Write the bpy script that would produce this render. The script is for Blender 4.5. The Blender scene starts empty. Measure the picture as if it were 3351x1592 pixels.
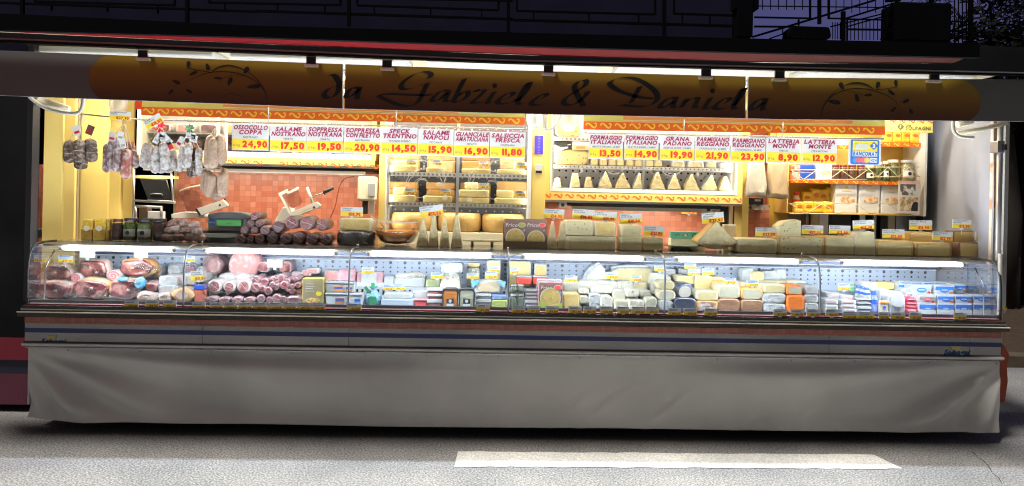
import bpy, bmesh, math, random
from mathutils import Vector, Matrix, noise
random.seed(11)
R_ = random.random
def U(a, b): return a + (b - a) * random.random()
sc = bpy.context.scene
COL = sc.collection
# ------------------------------------------------------------------ camera, sky, exposure
W, F, PX, PY = 3351.0, 2420.0, 1675.5, 650.0
CAM = Vector((-0.17, -5.2, 1.7))
ROT = Matrix.Rotation(-0.033, 3, 'Z') @ Matrix.Rotation(math.pi / 2, 3, 'X') @ Matrix.Rotation(0.0215, 3, 'Z')
cd = bpy.data.cameras.new('camera'); cam = bpy.data.objects.new('camera', cd); COL.objects.link(cam)
cd.sensor_width = 36; cd.lens = F / W * 36; cd.shift_y = (PY - 796.0) / W; cd.clip_start = 0.05; cd.clip_end = 400
cam.matrix_world = Matrix.Translation(CAM) @ ROT.to_4x4()
sc.camera = cam
w = bpy.data.worlds.new('World'); sc.world = w; w.use_nodes = True
nt = w.node_tree
sky = nt.nodes.new('ShaderNodeTexSky'); sky.sky_type = 'NISHITA'; sky.sun_disc = False
sky.sun_elevation = math.radians(-4.0); sky.sun_rotation = math.radians(150)
tint = nt.nodes.new('ShaderNodeMix'); tint.data_type = 'RGBA'; tint.blend_type = 'MIX'; tint.inputs[0].default_value = 0.85
tint.inputs[7].default_value = (0.98, 0.99, 2.6, 1)
nt.links.new(sky.outputs[0], tint.inputs[6])
gc = nt.nodes.new('ShaderNodeTexCoord'); gs = nt.nodes.new('ShaderNodeSeparateXYZ'); gm = nt.nodes.new('ShaderNodeMapRange'); gx = nt.nodes.new('ShaderNodeMix'); gx.data_type = 'RGBA'
nt.links.new(gc.outputs['Generated'], gs.inputs[0]); nt.links.new(gs.outputs[1], gm.inputs[0]); gm.inputs[1].default_value = .35; gm.inputs[2].default_value = -.3
gx.inputs[6].default_value = (0.98, 0.99, 2.6, 1); gx.inputs[7].default_value = (1.25, 1.15, 1.15, 1)   # violet dusk behind the stall, greyer town glow on the street side
nt.links.new(gm.outputs[0], gx.inputs[0]); nt.links.new(gx.outputs[2], tint.inputs[7])
bg = nt.nodes['Background']; nt.links.new(tint.outputs[2], bg.inputs[0]); bg.inputs[1].default_value = 0.082
sc.view_settings.view_transform = 'Standard'; sc.view_settings.look = 'None'
sc.view_settings.exposure = 0.0; sc.view_settings.gamma = 1.0
cy = sc.cycles
cy.max_bounces = 7; cy.diffuse_bounces = 4; cy.glossy_bounces = 3; cy.transparent_max_bounces = 14; cy.transmission_bounces = 4
cy.caustics_reflective = False; cy.caustics_refractive = False; cy.sample_clamp_indirect = 3.0; cy.sample_clamp_direct = 12.0
cy.use_denoising = True; cy.filter_width = 1.1; cy.blur_glossy = 1.0
LAMP_FRONT, LAMP_IN, TUBE, UNDER = 2.0, 32.0, 280.0, 12.0
sl = bpy.data.lights.new('sun', 'SUN'); sl.energy = 3.5; sl.angle = math.radians(8); sl.color = (1.0, .95, .88)
so = bpy.data.objects.new('sun', sl); COL.objects.link(so); so.rotation_euler = Vector((.36, .325, -1)).to_track_quat('-Z', 'Y').to_euler()
# ------------------------------------------------------------------ pixel -> world at a real depth
CR = {'A': (0, 500, 2.1859), 'B': (560, 500, 2.1859), 'C': (1100, 500, 2.1859), 'D': (1640, 500, 2.1859),
      'E': (2180, 500, 2.1859), 'F': (2711, 500, 2.1859), 'H': (100, 310, 3.139), 'I': (420, 330, 3.139),
      'U': (1220, 400, 3.2214), 'V': (1720, 360, 3.3895), 'X': (2420, 380, 2.78125), 'T': (1000, 220, 3.3895),
      'Q': (1720, 220, 3.0667), 'L': (540, 180, 5.6), 'N': (2640, 240, 5.8545), 'R': (2400, 0, 2.7087),
      'O': (0, 0, 0.76873), 'S': (0, 0, 1.0), 'a': (0, 820, 4.6), 'b': (540, 820, 4.2933), 'c': (1120, 820, 4.2933),
      'd': (1660, 820, 4.2933), 'e': (2160, 820, 4.2933), 'f': (2680, 820, 3.963), '1': (0, 0, 2.1857),
      '2': (840, 0, 2.1857), '3': (1680, 0, 2.1857), '4': (2520, 0, 2.185)}
def src(K, x, y):
    o = CR[K]; return o[0] + x / o[2], o[1] + y / o[2]
def P(K, x, y, Y):
    sx, sy = src(K, x, y)
    d = ROT @ Vector(((sx - PX) / F, -(sy - PY) / F, -1))
    return CAM + d * ((Y - CAM.y) / d.y)
def PZ(K, x, y, z):
    sx, sy = src(K, x, y)
    d = ROT @ Vector(((sx - PX) / F, -(sy - PY) / F, -1))
    return CAM + d * ((z - CAM.z) / d.z)
def BX(K, l, t, r, b, Y):
    xm, ym = (l + r) / 2, (t + b) / 2
    pl, pr, pt, pb = P(K, l, ym, Y), P(K, r, ym, Y), P(K, xm, t, Y), P(K, xm, b, Y)
    return (pl.x + pr.x) / 2, pb.z, pr.x - pl.x, pt.z - pb.z
# ------------------------------------------------------------------ materials
MC = {}
def rgb(*c): return tuple(((v / 255) / 12.92 if v / 255 <= 0.04045 else ((v / 255 + 0.055) / 1.055) ** 2.4) for v in c)
def mat(name, col=(.5, .5, .5), rough=.5, metal=0, c2=None, sc_=8, kind='noise', lo=.35, hi=.65, coat=0, bump=0, bsc=30, emit=0,
        cbump=False, spec=.5, stretch=None, sss=0, crough=.06):
    if name in MC: return MC[name]
    m = bpy.data.materials.new(name); m.use_nodes = True; n = m.node_tree.nodes; L = m.node_tree.links
    p = n['Principled BSDF']
    p.inputs['Base Color'].default_value = (*col, 1); p.inputs['Roughness'].default_value = rough
    p.inputs['Metallic'].default_value = metal; p.inputs['Specular IOR Level'].default_value = spec
    if coat: p.inputs['Coat Weight'].default_value = coat; p.inputs['Coat Roughness'].default_value = crough
    if sss:
        p.inputs['Subsurface Weight'].default_value = sss; p.inputs['Subsurface Radius'].default_value = (.02, .012, .006)
    if emit:
        p.inputs['Emission Color'].default_value = (*col, 1); p.inputs['Emission Strength'].default_value = emit
    vec = None
    if c2 or bump:
        tc = n.new('ShaderNodeTexCoord'); oi = n.new('ShaderNodeObjectInfo'); ad = n.new('ShaderNodeVectorMath')
        ml = n.new('ShaderNodeMath'); ml.operation = 'MULTIPLY'; ml.inputs[1].default_value = 37.0
        L.new(oi.outputs['Random'], ml.inputs[0])
        L.new(tc.outputs['Object'], ad.inputs[0]); L.new(ml.outputs[0], ad.inputs[1])
        vec = ad.outputs[0]
        if stretch:
            mp = n.new('ShaderNodeMapping'); mp.inputs['Scale'].default_value = stretch
            L.new(vec, mp.inputs[0]); vec = mp.outputs[0]
    if c2:
        if kind == 'vor':
            t = n.new('ShaderNodeTexVoronoi'); t.inputs['Scale'].default_value = sc_; out = t.outputs['Distance']
        elif kind == 'cell':
            t = n.new('ShaderNodeTexVoronoi'); t.inputs['Scale'].default_value = sc_; out = t.outputs['Color']
        else:
            t = n.new('ShaderNodeTexNoise'); t.inputs['Scale'].default_value = sc_; t.inputs['Detail'].default_value = 5; out = t.outputs['Fac']
        L.new(vec, t.inputs['Vector'])
        rp = n.new('ShaderNodeValToRGB'); rp.color_ramp.elements[0].position = lo; rp.color_ramp.elements[1].position = hi
        rp.color_ramp.elements[0].color = (*col, 1); rp.color_ramp.elements[1].color = (*c2, 1)
        L.new(out, rp.inputs[0]); L.new(rp.outputs[0], p.inputs['Base Color'])
    if bump:
        b = n.new('ShaderNodeTexNoise'); b.inputs['Scale'].default_value = bsc; b.inputs['Detail'].default_value = 4
        L.new(vec, b.inputs['Vector'])
        bp = n.new('ShaderNodeBump'); bp.inputs['Strength'].default_value = bump; bp.inputs['Distance'].default_value = .02
        L.new(b.outputs['Fac'], bp.inputs['Height'])
        if not cbump: L.new(bp.outputs[0], p.inputs['Normal'])
        if coat: L.new(bp.outputs[0], p.inputs['Coat Normal'])
    MC[name] = m
    return m
def glassmat(name, tint=(.97, .985, .98), gl=.07, rough=.0, bump=0):
    if name in MC: return MC[name]
    m = bpy.data.materials.new(name); m.use_nodes = True; n = m.node_tree.nodes; L = m.node_tree.links
    n.remove(n['Principled BSDF'])
    t = n.new('ShaderNodeBsdfTransparent'); t.inputs[0].default_value = (*tint, 1)
    g = n.new('ShaderNodeBsdfGlossy'); g.inputs['Roughness'].default_value = rough; g.inputs[0].default_value = (1, 1, 1, 1)
    lw = n.new('ShaderNodeLayerWeight'); lw.inputs[0].default_value = .35
    mu = n.new('ShaderNodeMath'); mu.operation = 'MULTIPLY_ADD'; mu.inputs[1].default_value = .55; mu.inputs[2].default_value = gl
    L.new(lw.outputs['Fresnel'], mu.inputs[0])
    if bump:
        b = n.new('ShaderNodeTexNoise'); b.inputs['Scale'].default_value = 22; b.inputs['Detail'].default_value = 4
        tc = n.new('ShaderNodeTexCoord'); L.new(tc.outputs['Object'], b.inputs['Vector'])
        bp = n.new('ShaderNodeBump'); bp.inputs['Strength'].default_value = bump; bp.inputs['Distance'].default_value = .03
        L.new(b.outputs['Fac'], bp.inputs['Height']); L.new(bp.outputs[0], g.inputs['Normal'])
    mx = n.new('ShaderNodeMixShader'); L.new(mu.outputs[0], mx.inputs[0]); L.new(t.outputs[0], mx.inputs[1]); L.new(g.outputs[0], mx.inputs[2])
    L.new(mx.outputs[0], n['Material Output'].inputs[0]); MC[name] = m
    return m
def brickmat(name, c1, c2, mortar, size, rough=.4, bump=.3):
    if name in MC: return MC[name]
    m = bpy.data.materials.new(name); m.use_nodes = True; n = m.node_tree.nodes; L = m.node_tree.links
    p = n['Principled BSDF']; p.inputs['Roughness'].default_value = rough
    g = n.new('ShaderNodeNewGeometry'); mp = n.new('ShaderNodeMapping'); mp.inputs['Rotation'].default_value = (-math.pi / 2, 0, 0)
    L.new(g.outputs['Position'], mp.inputs[0])
    b = n.new('ShaderNodeTexBrick'); b.offset = 0; b.squash = 1
    b.inputs['Scale'].default_value = 1; b.inputs['Brick Width'].default_value = size; b.inputs['Row Height'].default_value = size
    b.inputs['Mortar Size'].default_value = size * .035; b.inputs['Color1'].default_value = (*c1, 1); b.inputs['Color2'].default_value = (*c2, 1)
    b.inputs['Mortar'].default_value = (*mortar, 1); b.inputs['Bias'].default_value = -.1
    L.new(mp.outputs[0], b.inputs['Vector']); L.new(b.outputs['Color'], p.inputs['Base Color'])
    bp = n.new('ShaderNodeBump'); bp.inputs['Strength'].default_value = bump; bp.inputs['Distance'].default_value = .003; bp.invert = True
    L.new(b.outputs['Fac'], bp.inputs['Height']); L.new(bp.outputs[0], p.inputs['Normal'])
    MC[name] = m
    return m
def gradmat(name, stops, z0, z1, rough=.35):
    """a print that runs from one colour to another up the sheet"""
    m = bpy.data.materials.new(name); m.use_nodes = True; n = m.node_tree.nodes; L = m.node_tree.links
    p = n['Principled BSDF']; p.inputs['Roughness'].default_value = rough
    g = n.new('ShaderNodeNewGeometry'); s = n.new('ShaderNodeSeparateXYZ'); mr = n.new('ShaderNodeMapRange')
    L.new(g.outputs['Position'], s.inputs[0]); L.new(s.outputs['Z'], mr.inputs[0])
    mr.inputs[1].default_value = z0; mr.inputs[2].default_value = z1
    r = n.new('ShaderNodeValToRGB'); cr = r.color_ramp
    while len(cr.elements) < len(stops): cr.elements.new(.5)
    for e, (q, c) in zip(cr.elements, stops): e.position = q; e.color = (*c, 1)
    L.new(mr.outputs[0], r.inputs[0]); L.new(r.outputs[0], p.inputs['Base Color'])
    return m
STEEL = mat('brushed steel', (.60, .61, .63), .28, .9, bump=.04, bsc=60, stretch=(.05, 1, 1))
DSTEEL = mat('dull steel', (.36, .36, .37), .38, .75, c2=(.26, .26, .27), sc_=5)
CHROME = mat('chrome', (.8, .8, .8), .12, 1)
BLACK = mat('black plastic', (.012, .012, .014), .4)
DARKPAINT = mat('dark painted metal', (.004, .004, .0055), .7, c2=(.008, .008, .010), sc_=3, spec=.15)
WHITE = mat('white plastic', (.78, .78, .76), .4)
CREAM = mat('cream laminate', (.80, .74, .56), .35)
YELLOW = mat('yellow laminate', (.84, .64, .20), .3, c2=(.80, .60, .18), sc_=2, coat=.3, crough=.15)
ORANGE = mat('orange band', (.78, .13, .015), .4)
SCROLLY = mat('yellow scroll ink', (.92, .62, .05), .4)
SCROLLO = mat('orange scroll ink', (.70, .13, .03), .4)
CARD = mat('white card', (.80, .82, .84), .45)
TAGY = mat('yellow card', (.90, .68, .04), .45)
INKR = mat('red ink', (.45, .012, .02), .5)
INKM = mat('crimson ink', (.33, .02, .09), .5)
INKK = mat('grey ink', (.12, .13, .13), .5)
INKB = mat('blue ink', (.02, .12, .40), .5)
ACRYL = mat('clear acrylic', (.75, .78, .78), .2, coat=.4)
GLASS = glassmat('clear glass', (.985, .99, .985), .03)
FILM = glassmat('cling film', (.93, .94, .95), .22, .10, bump=.9)
BAGFILM = glassmat('bag film', (.80, .80, .78), .16, .22, bump=1.0)
RUBBER = mat('black rubber', (.01, .01, .01), .6)
# ------------------------------------------------------------------ mesh builder (all coordinates in world space)
class MB:
    def __init__(s): s.v = []; s.f = []; s.fm = []; s.sm = []; s.mats = []
    def mi(s, m):
        if m not in s.mats: s.mats.append(m)
        return s.mats.index(m)
    def add(s, verts, faces, m, smooth=False):
        o = len(s.v); s.v += [Vector(q) for q in verts]
        k = s.mi(m)
        for f in faces:
            s.f.append([o + i for i in f]); s.fm.append(k); s.sm.append(smooth)
    def box(s, x0, x1, y0, y1, z0, z1, m, bev=0):
        if x1 < x0: x0, x1 = x1, x0
        if y1 < y0: y0, y1 = y1, y0
        if z1 < z0: z0, z1 = z1, z0
        if bev:
            b = min(bev, (x1 - x0) * .45, (y1 - y0) * .45, (z1 - z0) * .45)
            bm = bmesh.new(); bmesh.ops.create_cube(bm, size=1)
            for v in bm.verts:
                v.co = Vector(((x0 + x1) / 2 + v.co.x * (x1 - x0), (y0 + y1) / 2 + v.co.y * (y1 - y0), (z0 + z1) / 2 + v.co.z * (z1 - z0)))
            bmesh.ops.bevel(bm, geom=bm.edges[:], offset=b, segments=2, profile=.6, affect='EDGES')
            bm.verts.index_update()
            s.add([v.co for v in bm.verts], [[v.index for v in f.verts] for f in bm.faces], m); bm.free(); return
        v = [(x, y, z) for x in (x0, x1) for y in (y0, y1) for z in (z0, z1)]
        s.add(v, [(0, 1, 3, 2), (4, 6, 7, 5), (0, 4, 5, 1), (2, 3, 7, 6), (0, 2, 6, 4), (1, 5, 7, 3)], m)
    def tube(s, pts, r, m, seg=6, caps=True):
        pts = [Vector(p) for p in pts]; n = len(pts); V = []; Fc = []
        up0 = None
        for i, p in enumerate(pts):
            d = (pts[min(i + 1, n - 1)] - pts[max(i - 1, 0)]).normalized()
            if up0 is None: up0 = d.orthogonal().normalized()
            up0 = (up0 - d * up0.dot(d)).normalized(); q = d.cross(up0)
            rr = r[i] if isinstance(r, (list, tuple)) else r
            for k in range(seg):
                a = 2 * math.pi * k / seg; V.append(p + (up0 * math.cos(a) + q * math.sin(a)) * rr)
        for i in range(n - 1):
            for k in range(seg):
                a, b = i * seg + k, i * seg + (k + 1) % seg; Fc.append((a, b, b + seg, a + seg))
        if caps: Fc += [list(range(seg))[::-1], [(n - 1) * seg + k for k in range(seg)]]
        s.add(V, Fc, m, seg > 5)
    def lathe(s, prof, cx, cy_, m, seg=24, z0=0, caps=True):
        V = []; Fc = []; n = len(prof)
        for r, z in prof:
            for k in range(seg):
                a = 2 * math.pi * k / seg; V.append((cx + r * math.cos(a), cy_ + r * math.sin(a), z0 + z))
        for i in range(n - 1):
            for k in range(seg):
                a, b = i * seg + k, i * seg + (k + 1) % seg; Fc.append((a, b, b + seg, a + seg))
        if caps:
            if prof[0][0] > 1e-4: Fc.append(list(range(seg))[::-1])
            if prof[-1][0] > 1e-4: Fc.append([(n - 1) * seg + k for k in range(seg)])
        s.add(V, Fc, m, True)
    def ext(s, pts, y0, y1, mf, ms=None, e=.006, nz=0, smooth=True, back=True):
        """outline (x,z) at real depth y0..y1 with softened front and back edges"""
        ms = ms or mf
        n = len(pts); cx = sum(p[0] for p in pts) / n; cz = sum(p[1] for p in pts) / n
        ext = max(1e-4, min(max(abs(p[0] - cx) for p in pts), max(abs(p[1] - cz) for p in pts)))
        k = max(0.2, 1 - e / ext)
        so = Vector((U(0, 50), U(0, 50), U(0, 50)))
        rings = [(y0, k), (y0 + e * .35, 1 - (1 - k) * .3), (y0 + e, 1), ((y0 + y1) / 2, 1), (y1 - e, 1), (y1, k)]
        V = []
        for y, q in rings:
            for x, z in pts:
                p = Vector((cx + (x - cx) * q, y, cz + (z - cz) * q))
                if nz: p += noise.noise_vector(p * 14 + so) * nz
                V.append(p)
        Fc = []
        for i in range(len(rings) - 1):
            for j in range(n):
                a, b = i * n + j, i * n + (j + 1) % n; Fc.append((a, b, b + n, a + n))
        s.add(V, Fc, ms, smooth)
        o = len(s.v) - len(V)
        kf = s.mi(mf); ks = s.mi(ms)
        s.f.append([o + j for j in range(n)]); s.fm.append(kf); s.sm.append(False)
        if back: s.f.append([o + 5 * n + j for j in range(n)][::-1]); s.fm.append(ks); s.sm.append(False)
    def ribbon(s, pts, Y, m, nib=None, wd=None):
        """flat pen stroke on the plane y=Y; pts are (x,z)"""
        n = len(pts); V = []
        for i, (x, z) in enumerate(pts):
            if nib is not None: dx, dz = nib[0] / 2, nib[1] / 2
            else:
                a, b = pts[max(i - 1, 0)], pts[min(i + 1, n - 1)]
                l = math.hypot(b[0] - a[0], b[1] - a[1]) or 1; q = wd[i] if isinstance(wd, (list, tuple)) else wd
                dx, dz = -(b[1] - a[1]) / l * q / 2, (b[0] - a[0]) / l * q / 2
            V += [(x - dx, Y, z - dz), (x + dx, Y, z + dz)]
        s.add(V, [(2 * i, 2 * i + 1, 2 * i + 3, 2 * i + 2) for i in range(n - 1)], m)
    def poly(s, pts3, m): s.add(pts3, [list(range(len(pts3)))], m)
    def xf(s, M, start=0):
        for i in range(start, len(s.v)): s.v[i] = M @ s.v[i]
    def build(s, name, parent=None, loc=None):
        me = bpy.data.meshes.new(name)
        if parent is not None: loc = Vector(parent['_w'])
        elif loc is None:
            xs = [v.x for v in s.v]; ys = [v.y for v in s.v]; zs = [v.z for v in s.v]
            loc = Vector(((min(xs) + max(xs)) / 2, (min(ys) + max(ys)) / 2, min(zs)))
        me.from_pydata([v - loc for v in s.v], [], s.f)
        for m in s.mats: me.materials.append(m)
        me.polygons.foreach_set('material_index', s.fm); me.polygons.foreach_set('use_smooth', s.sm)
        bm = bmesh.new(); bm.from_mesh(me); bmesh.ops.recalc_face_normals(bm, faces=bm.faces); bm.to_mesh(me); bm.free()
        o = bpy.data.objects.new(name, me); COL.objects.link(o); o['_w'] = tuple(loc)
        if parent is not None: o.parent = parent
        else: o.location = loc
        return o
def tag(o, label, cat, group=None):
    o['label'] = label; o['category'] = cat; o['kind'] = 'thing'
    if group: o['group'] = group
    return o
def thing(name, label, cat, loc, group=None):
    o = bpy.data.objects.new(name, None); COL.objects.link(o); o.location = loc; o['_w'] = tuple(loc)
    o.empty_display_size = .1
    return tag(o, label, cat, group)
def structure(mb, name):
    o = mb.build(name); o['kind'] = 'structure'; return o
def rrect(cx, zb, w, h, r, n=4, tt=1.0, bulge=0):
    """rounded rectangle outline, tt = width of the top relative to the bottom"""
    r = min(r, w * .49, h * .49); out = []
    for qx, qz, a0 in ((1, 1, 0), (-1, 1, 90), (-1, -1, 180), (1, -1, 270)):
        for i in range(n + 1):
            a = math.radians(a0 + 90 * i / n)
            x = qx * (w / 2 - r) + r * math.cos(a); z = h / 2 + qz * (h / 2 - r) + r * math.sin(a)
            k = 1 + (tt - 1) * (z / h); out.append((cx + x * k, zb + z))
    return out
def ell(cx, cz, rx, rz, n=24, jit=0):
    return [(cx + rx * math.cos(2 * math.pi * i / n) * (1 + U(-jit, jit)), cz + rz * math.sin(2 * math.pi * i / n) * (1 + U(-jit, jit))) for i in range(n)]
def spline(pts, sub=6):
    out = []; n = len(pts)
    for i in range(n - 1):
        p0, p1, p2, p3 = pts[max(i - 1, 0)], pts[i], pts[i + 1], pts[min(i + 2, n - 1)]
        for k in range(sub):
            t = k / sub
            out.append(tuple(.5 * ((2 * b) + (-a + c) * t + (2 * a - 5 * b + 4 * c - d) * t * t + (-a + 3 * b - 3 * c + d) * t ** 3)
                             for a, b, c, d in zip(p0, p1, p2, p3)))
    out.append(tuple(pts[-1])); return out
# ------------------------------------------------------------------ lettering
GC = {}
def glyph(ch, bold):
    k = (ch, bold)
    if k not in GC:
        c = bpy.data.curves.new('g', 'FONT'); c.body = ch; c.resolution_u = 2; c.offset = bold
        o = bpy.data.objects.new('g', c); m = bpy.data.meshes.new_from_object(o)
        V = [(v.co.x, v.co.y) for v in m.vertices]; Fc = [list(p.vertices) for p in m.polygons]
        x0 = min((v[0] for v in V), default=0); x1 = max((v[0] for v in V), default=.2)
        GC[k] = ([(x - x0, y) for x, y in V], Fc, x1 - x0)
        bpy.data.objects.remove(o); bpy.data.meshes.remove(m); bpy.data.curves.remove(c)
    return GC[k]
def text(mb, s, cx, zc, h, Y, m, bold=.02, shear=0, maxw=None, align='c', track=.09, xs=1.0, rot=0):
    """s centred on (cx, zc) on the plane y=Y, capital height h"""
    k = h / .70; items = []; x = 0
    for ch in s:
        if ch == ' ': x += .30; continue
        g = glyph(ch, bold); items.append((g, x)); x += g[2] + track
    tot = (x - track) * k * xs
    sx = k * xs * (min(1, maxw / tot) if maxw and tot > maxw else 1)
    tot = (x - track) * sx
    x0 = {'c': -tot / 2, 'l': 0, 'r': -tot}[align]
    ca, sa = math.cos(rot), math.sin(rot)
    for g, gx in items:
        V = []
        for px, py in g[0]:
            lx = x0 + (gx + px) * sx + shear * py * k; lz = py * k - h / 2
            V.append((cx + lx * ca - lz * sa, Y, zc + lx * sa + lz * ca))
        mb.add(V, g[1], m)
ORD = ['first', 'second', 'third', 'fourth', 'fifth', 'sixth', 'seventh', 'eighth', 'ninth', 'tenth', 'eleventh', 'twelfth',
       'thirteenth', 'fourteenth', 'fifteenth', 'sixteenth']
def scroll(mb, x, z, s, Y, m, flip=1):
    """the printed wave motif"""
    pts = [(-.52, .02), (-.45, .03), (-.40, .14), (-.26, .17), (-.12, .08), (.04, -.06), (.18, -.17), (.32, -.17), (.42, -.05), (.45, .12), (.36, .20), (.28, .12)]
    wd = [.06, .15, .12, .13, .16, .18, .16, .13, .11, .10, .11, .13]
    sp = spline(pts, 3); ws = [wd[min(i // 3, len(wd) - 1)] for i in range(len(sp))]
    mb.ribbon([(x + a * s * flip, z + b * s) for a, b in sp], Y, m, wd=[q * s for q in ws])
def lerp_line(pts, x):
    for (x0, y0), (x1, y1) in zip(pts, pts[1:]):
        if x <= x1: break
    return y0 + (y1 - y0) * (x - x0) / (x1 - x0)
def strip(mb, K, top, bot, Y, th, m, n=12, x0=None, x1=None, Yt=None):
    """long board between two measured lines, at depth Y (upper edge at Yt), thickness th"""
    x0 = top[0][0] if x0 is None else x0; x1 = top[-1][0] if x1 is None else x1
    V = []; Fc = []
    for i in range(n + 1):
        x = x0 + (x1 - x0) * i / n
        a = P(K, x, lerp_line(top, x), Y if Yt is None else Yt); b = P(K, x, lerp_line(bot, x), Y)
        V += [a, b, a + Vector((0, th, 0)), b + Vector((0, th, 0))]
    for i in range(n):
        q = 4 * i; Fc += [(q, q + 4, q + 5, q + 1), (q + 2, q + 3, q + 7, q + 6), (q, q + 2, q + 6, q + 4), (q + 1, q + 5, q + 7, q + 3)]
    Fc += [(0, 1, 3, 2), (4 * n, 4 * n + 2, 4 * n + 3, 4 * n + 1)]
    mb.add(V, Fc, m)
def area(name, x, y, z, sx, sy, power, col, parent=None, rot=(0, 0, 0), spread=180):
    l = bpy.data.lights.new(name, 'AREA'); l.shape = 'RECTANGLE'; l.size = sx; l.size_y = sy; l.energy = power; l.color = col; l.spread = math.radians(spread)
    o = bpy.data.objects.new(name, l); COL.objects.link(o)
    if parent is not None: o.parent = parent; o.location = Vector((x, y, z)) - Vector(parent['_w'])
    else: o.location = (x, y, z)
    o.rotation_euler = rot
    return o
# ================================================================== ground
asph = bpy.data.materials.new('worn asphalt'); asph.use_nodes = True
def _asph(m, base, lo, hi, speck, k=1.0, dark=(.72, .72, .73)):
    n = m.node_tree.nodes; L = m.node_tree.links; p = n['Principled BSDF']; p.inputs['Roughness'].default_value = .82
    g = n.new('ShaderNodeNewGeometry')
    a = n.new('ShaderNodeTexNoise'); a.inputs['Scale'].default_value = 85; a.inputs['Detail'].default_value = 3
    b = n.new('ShaderNodeTexNoise'); b.inputs['Scale'].default_value = 1.3; b.inputs['Detail'].default_value = 6
    v = n.new('ShaderNodeTexVoronoi'); v.inputs['Scale'].default_value = 55
    for t in (a, b, v): L.new(g.outputs['Position'], t.inputs['Vector'])
    r = n.new('ShaderNodeValToRGB'); r.color_ramp.elements[0].position = .36; r.color_ramp.elements[1].position = .68
    r.color_ramp.elements[0].color = (*lo, 1); r.color_ramp.elements[1].color = (*hi, 1); L.new(a.outputs['Fac'], r.inputs[0])
    r2 = n.new('ShaderNodeValToRGB'); r2.color_ramp.elements[0].position = .35; r2.color_ramp.elements[1].position = .7
    r2.color_ramp.elements[0].color = (*dark, 1); r2.color_ramp.elements[1].color = (1.12, 1.1, 1.06, 1); L.new(b.outputs['Fac'], r2.inputs[0])
    mx = n.new('ShaderNodeMix'); mx.data_type = 'RGBA'; mx.blend_type = 'MULTIPLY'; mx.inputs[0].default_value = 1
    L.new(r.outputs[0], mx.inputs[6]); L.new(r2.outputs[0], mx.inputs[7])
    r3 = n.new('ShaderNodeValToRGB'); r3.color_ramp.elements[0].position = .0; r3.color_ramp.elements[1].position = .34
    r3.color_ramp.elements[0].color = (*speck, 1); r3.color_ramp.elements[1].color = (1, 1, 1, 1); L.new(v.outputs['Distance'], r3.inputs[0])
    m2 = n.new('ShaderNodeMix'); m2.data_type = 'RGBA'; m2.blend_type = 'MULTIPLY'; m2.inputs[0].default_value = .8
    L.new(mx.outputs[2], m2.inputs[6]); L.new(r3.outputs[0], m2.inputs[7]); L.new(m2.outputs[2], p.inputs['Base Color'])
    bp = n.new('ShaderNodeBump'); bp.inputs['Strength'].default_value = .7; bp.inputs['Distance'].default_value = .006
    L.new(a.outputs['Fac'], bp.inputs['Height']); L.new(bp.outputs[0], p.inputs['Normal'])
_asph(asph, 0, (.10, .10, .102), (.42, .415, .41), (1.6, 1.58, 1.55))
m = MB(); m.add([(-60, -30, 0), (60, -30, 0), (60, 90, 0), (-60, 90, 0)], [(0, 1, 2, 3)], asph); structure(m, 'ground')
paint = bpy.data.materials.new('worn road paint'); paint.use_nodes = True
_asph(paint, 0, (.58, .59, .58), (.92, .93, .91), (.8, .8, .8), 1, (.74, .74, .74))
m = MB(); q = [PZ('O', 1152, 1136, .004), PZ('O', 2198, 1144, .004), PZ('O', 2272, 1180, .004), PZ('O', 1143, 1174, .004)]
top = [q[0].lerp(q[1], t / 40) + Vector((0, U(-.008, .008), 0)) for t in range(41)]
bot = [q[3].lerp(q[2], t / 40) + Vector((0, U(-.008, .008), 0)) for t in range(41)]
V = []
for a, b in zip(top, bot): V += [a, b]
m.add(V, [(2 * i, 2 * i + 2, 2 * i + 3, 2 * i + 1) for i in range(40)], paint); structure(m, 'road_marking')
m = MB(); cr = mat('crack', (.03, .03, .03), .9)
c = [PZ('O', x, y, .002) for x, y in ((2443, 1136), (2452, 1142), (2458, 1150), (2472, 1158), (2482, 1168), (2490, 1178), (2496, 1190), (2512, 1202), (2520, 1216))]
m.ribbon([(p.x, p.y) for p in c], 0, cr, wd=[.004 + .003 * (i % 2) for i in range(9)])
m.v = [Vector((v.x, v.z, .0025)) for v in m.v]; structure(m, 'ground_crack')
# kerb and dim verge behind the stall on the right
kerbm = mat('pale kerb stone', (.10, .07, .045), .8, c2=(.06, .045, .03), sc_=4)
soil = mat('dry verge', (.06, .035, .016), .9, c2=(.03, .018, .010), sc_=14)
m = MB(); m.box(3.3, 14, 2.55, 2.8, .0, .12, kerbm); structure(m, 'kerb')
m = MB(); m.box(3.3, 14, 2.8, 6.9, .0, .10, soil); structure(m, 'verge')
# ================================================================== building, railings and tree behind
nightwall = mat('dusky render', (.015, .0145, .033), .9, c2=(.011, .0105, .025), sc_=1.2, spec=.05)
lowwall = mat('dark shop wall', (.0012, .0012, .002), .9, c2=(.002, .002, .0035), sc_=.8, spec=.05)
b = thing('building', 'dark two storey building behind the stall with a balcony level', 'building', (0, 7.0, 0))
m = MB(); m.box(-14, 14, 7.0, 9, 0, 3.70, lowwall); m.build('shop_wall', b)
xr = P('S', 2432, 60, 7).x
m = MB(); m.box(-14, xr, 7.3, 9, 3.72, 6.8, nightwall); m.build('upper_wall', b)
m = MB(); m.box(-14, xr + 2, 6.35, 7.28, 3.55, 3.69, lowwall); m.build('balcony_slab', b)
def bar(mb, K, x0, y0, x1, y1, wpx, Y, m_):
    """square bar between two points, wpx = thickness in pixels of K"""
    a, c_ = P(K, x0, y0, Y), P(K, x1, y1, Y); r = (P(K, x0 + wpx, y0, Y).x - a.x) / 2
    mb.tube([a, c_], r * 1.1, m_, seg=4)
railm = mat('black railing', (.001, .001, .0018), .8, spec=.05)
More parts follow.
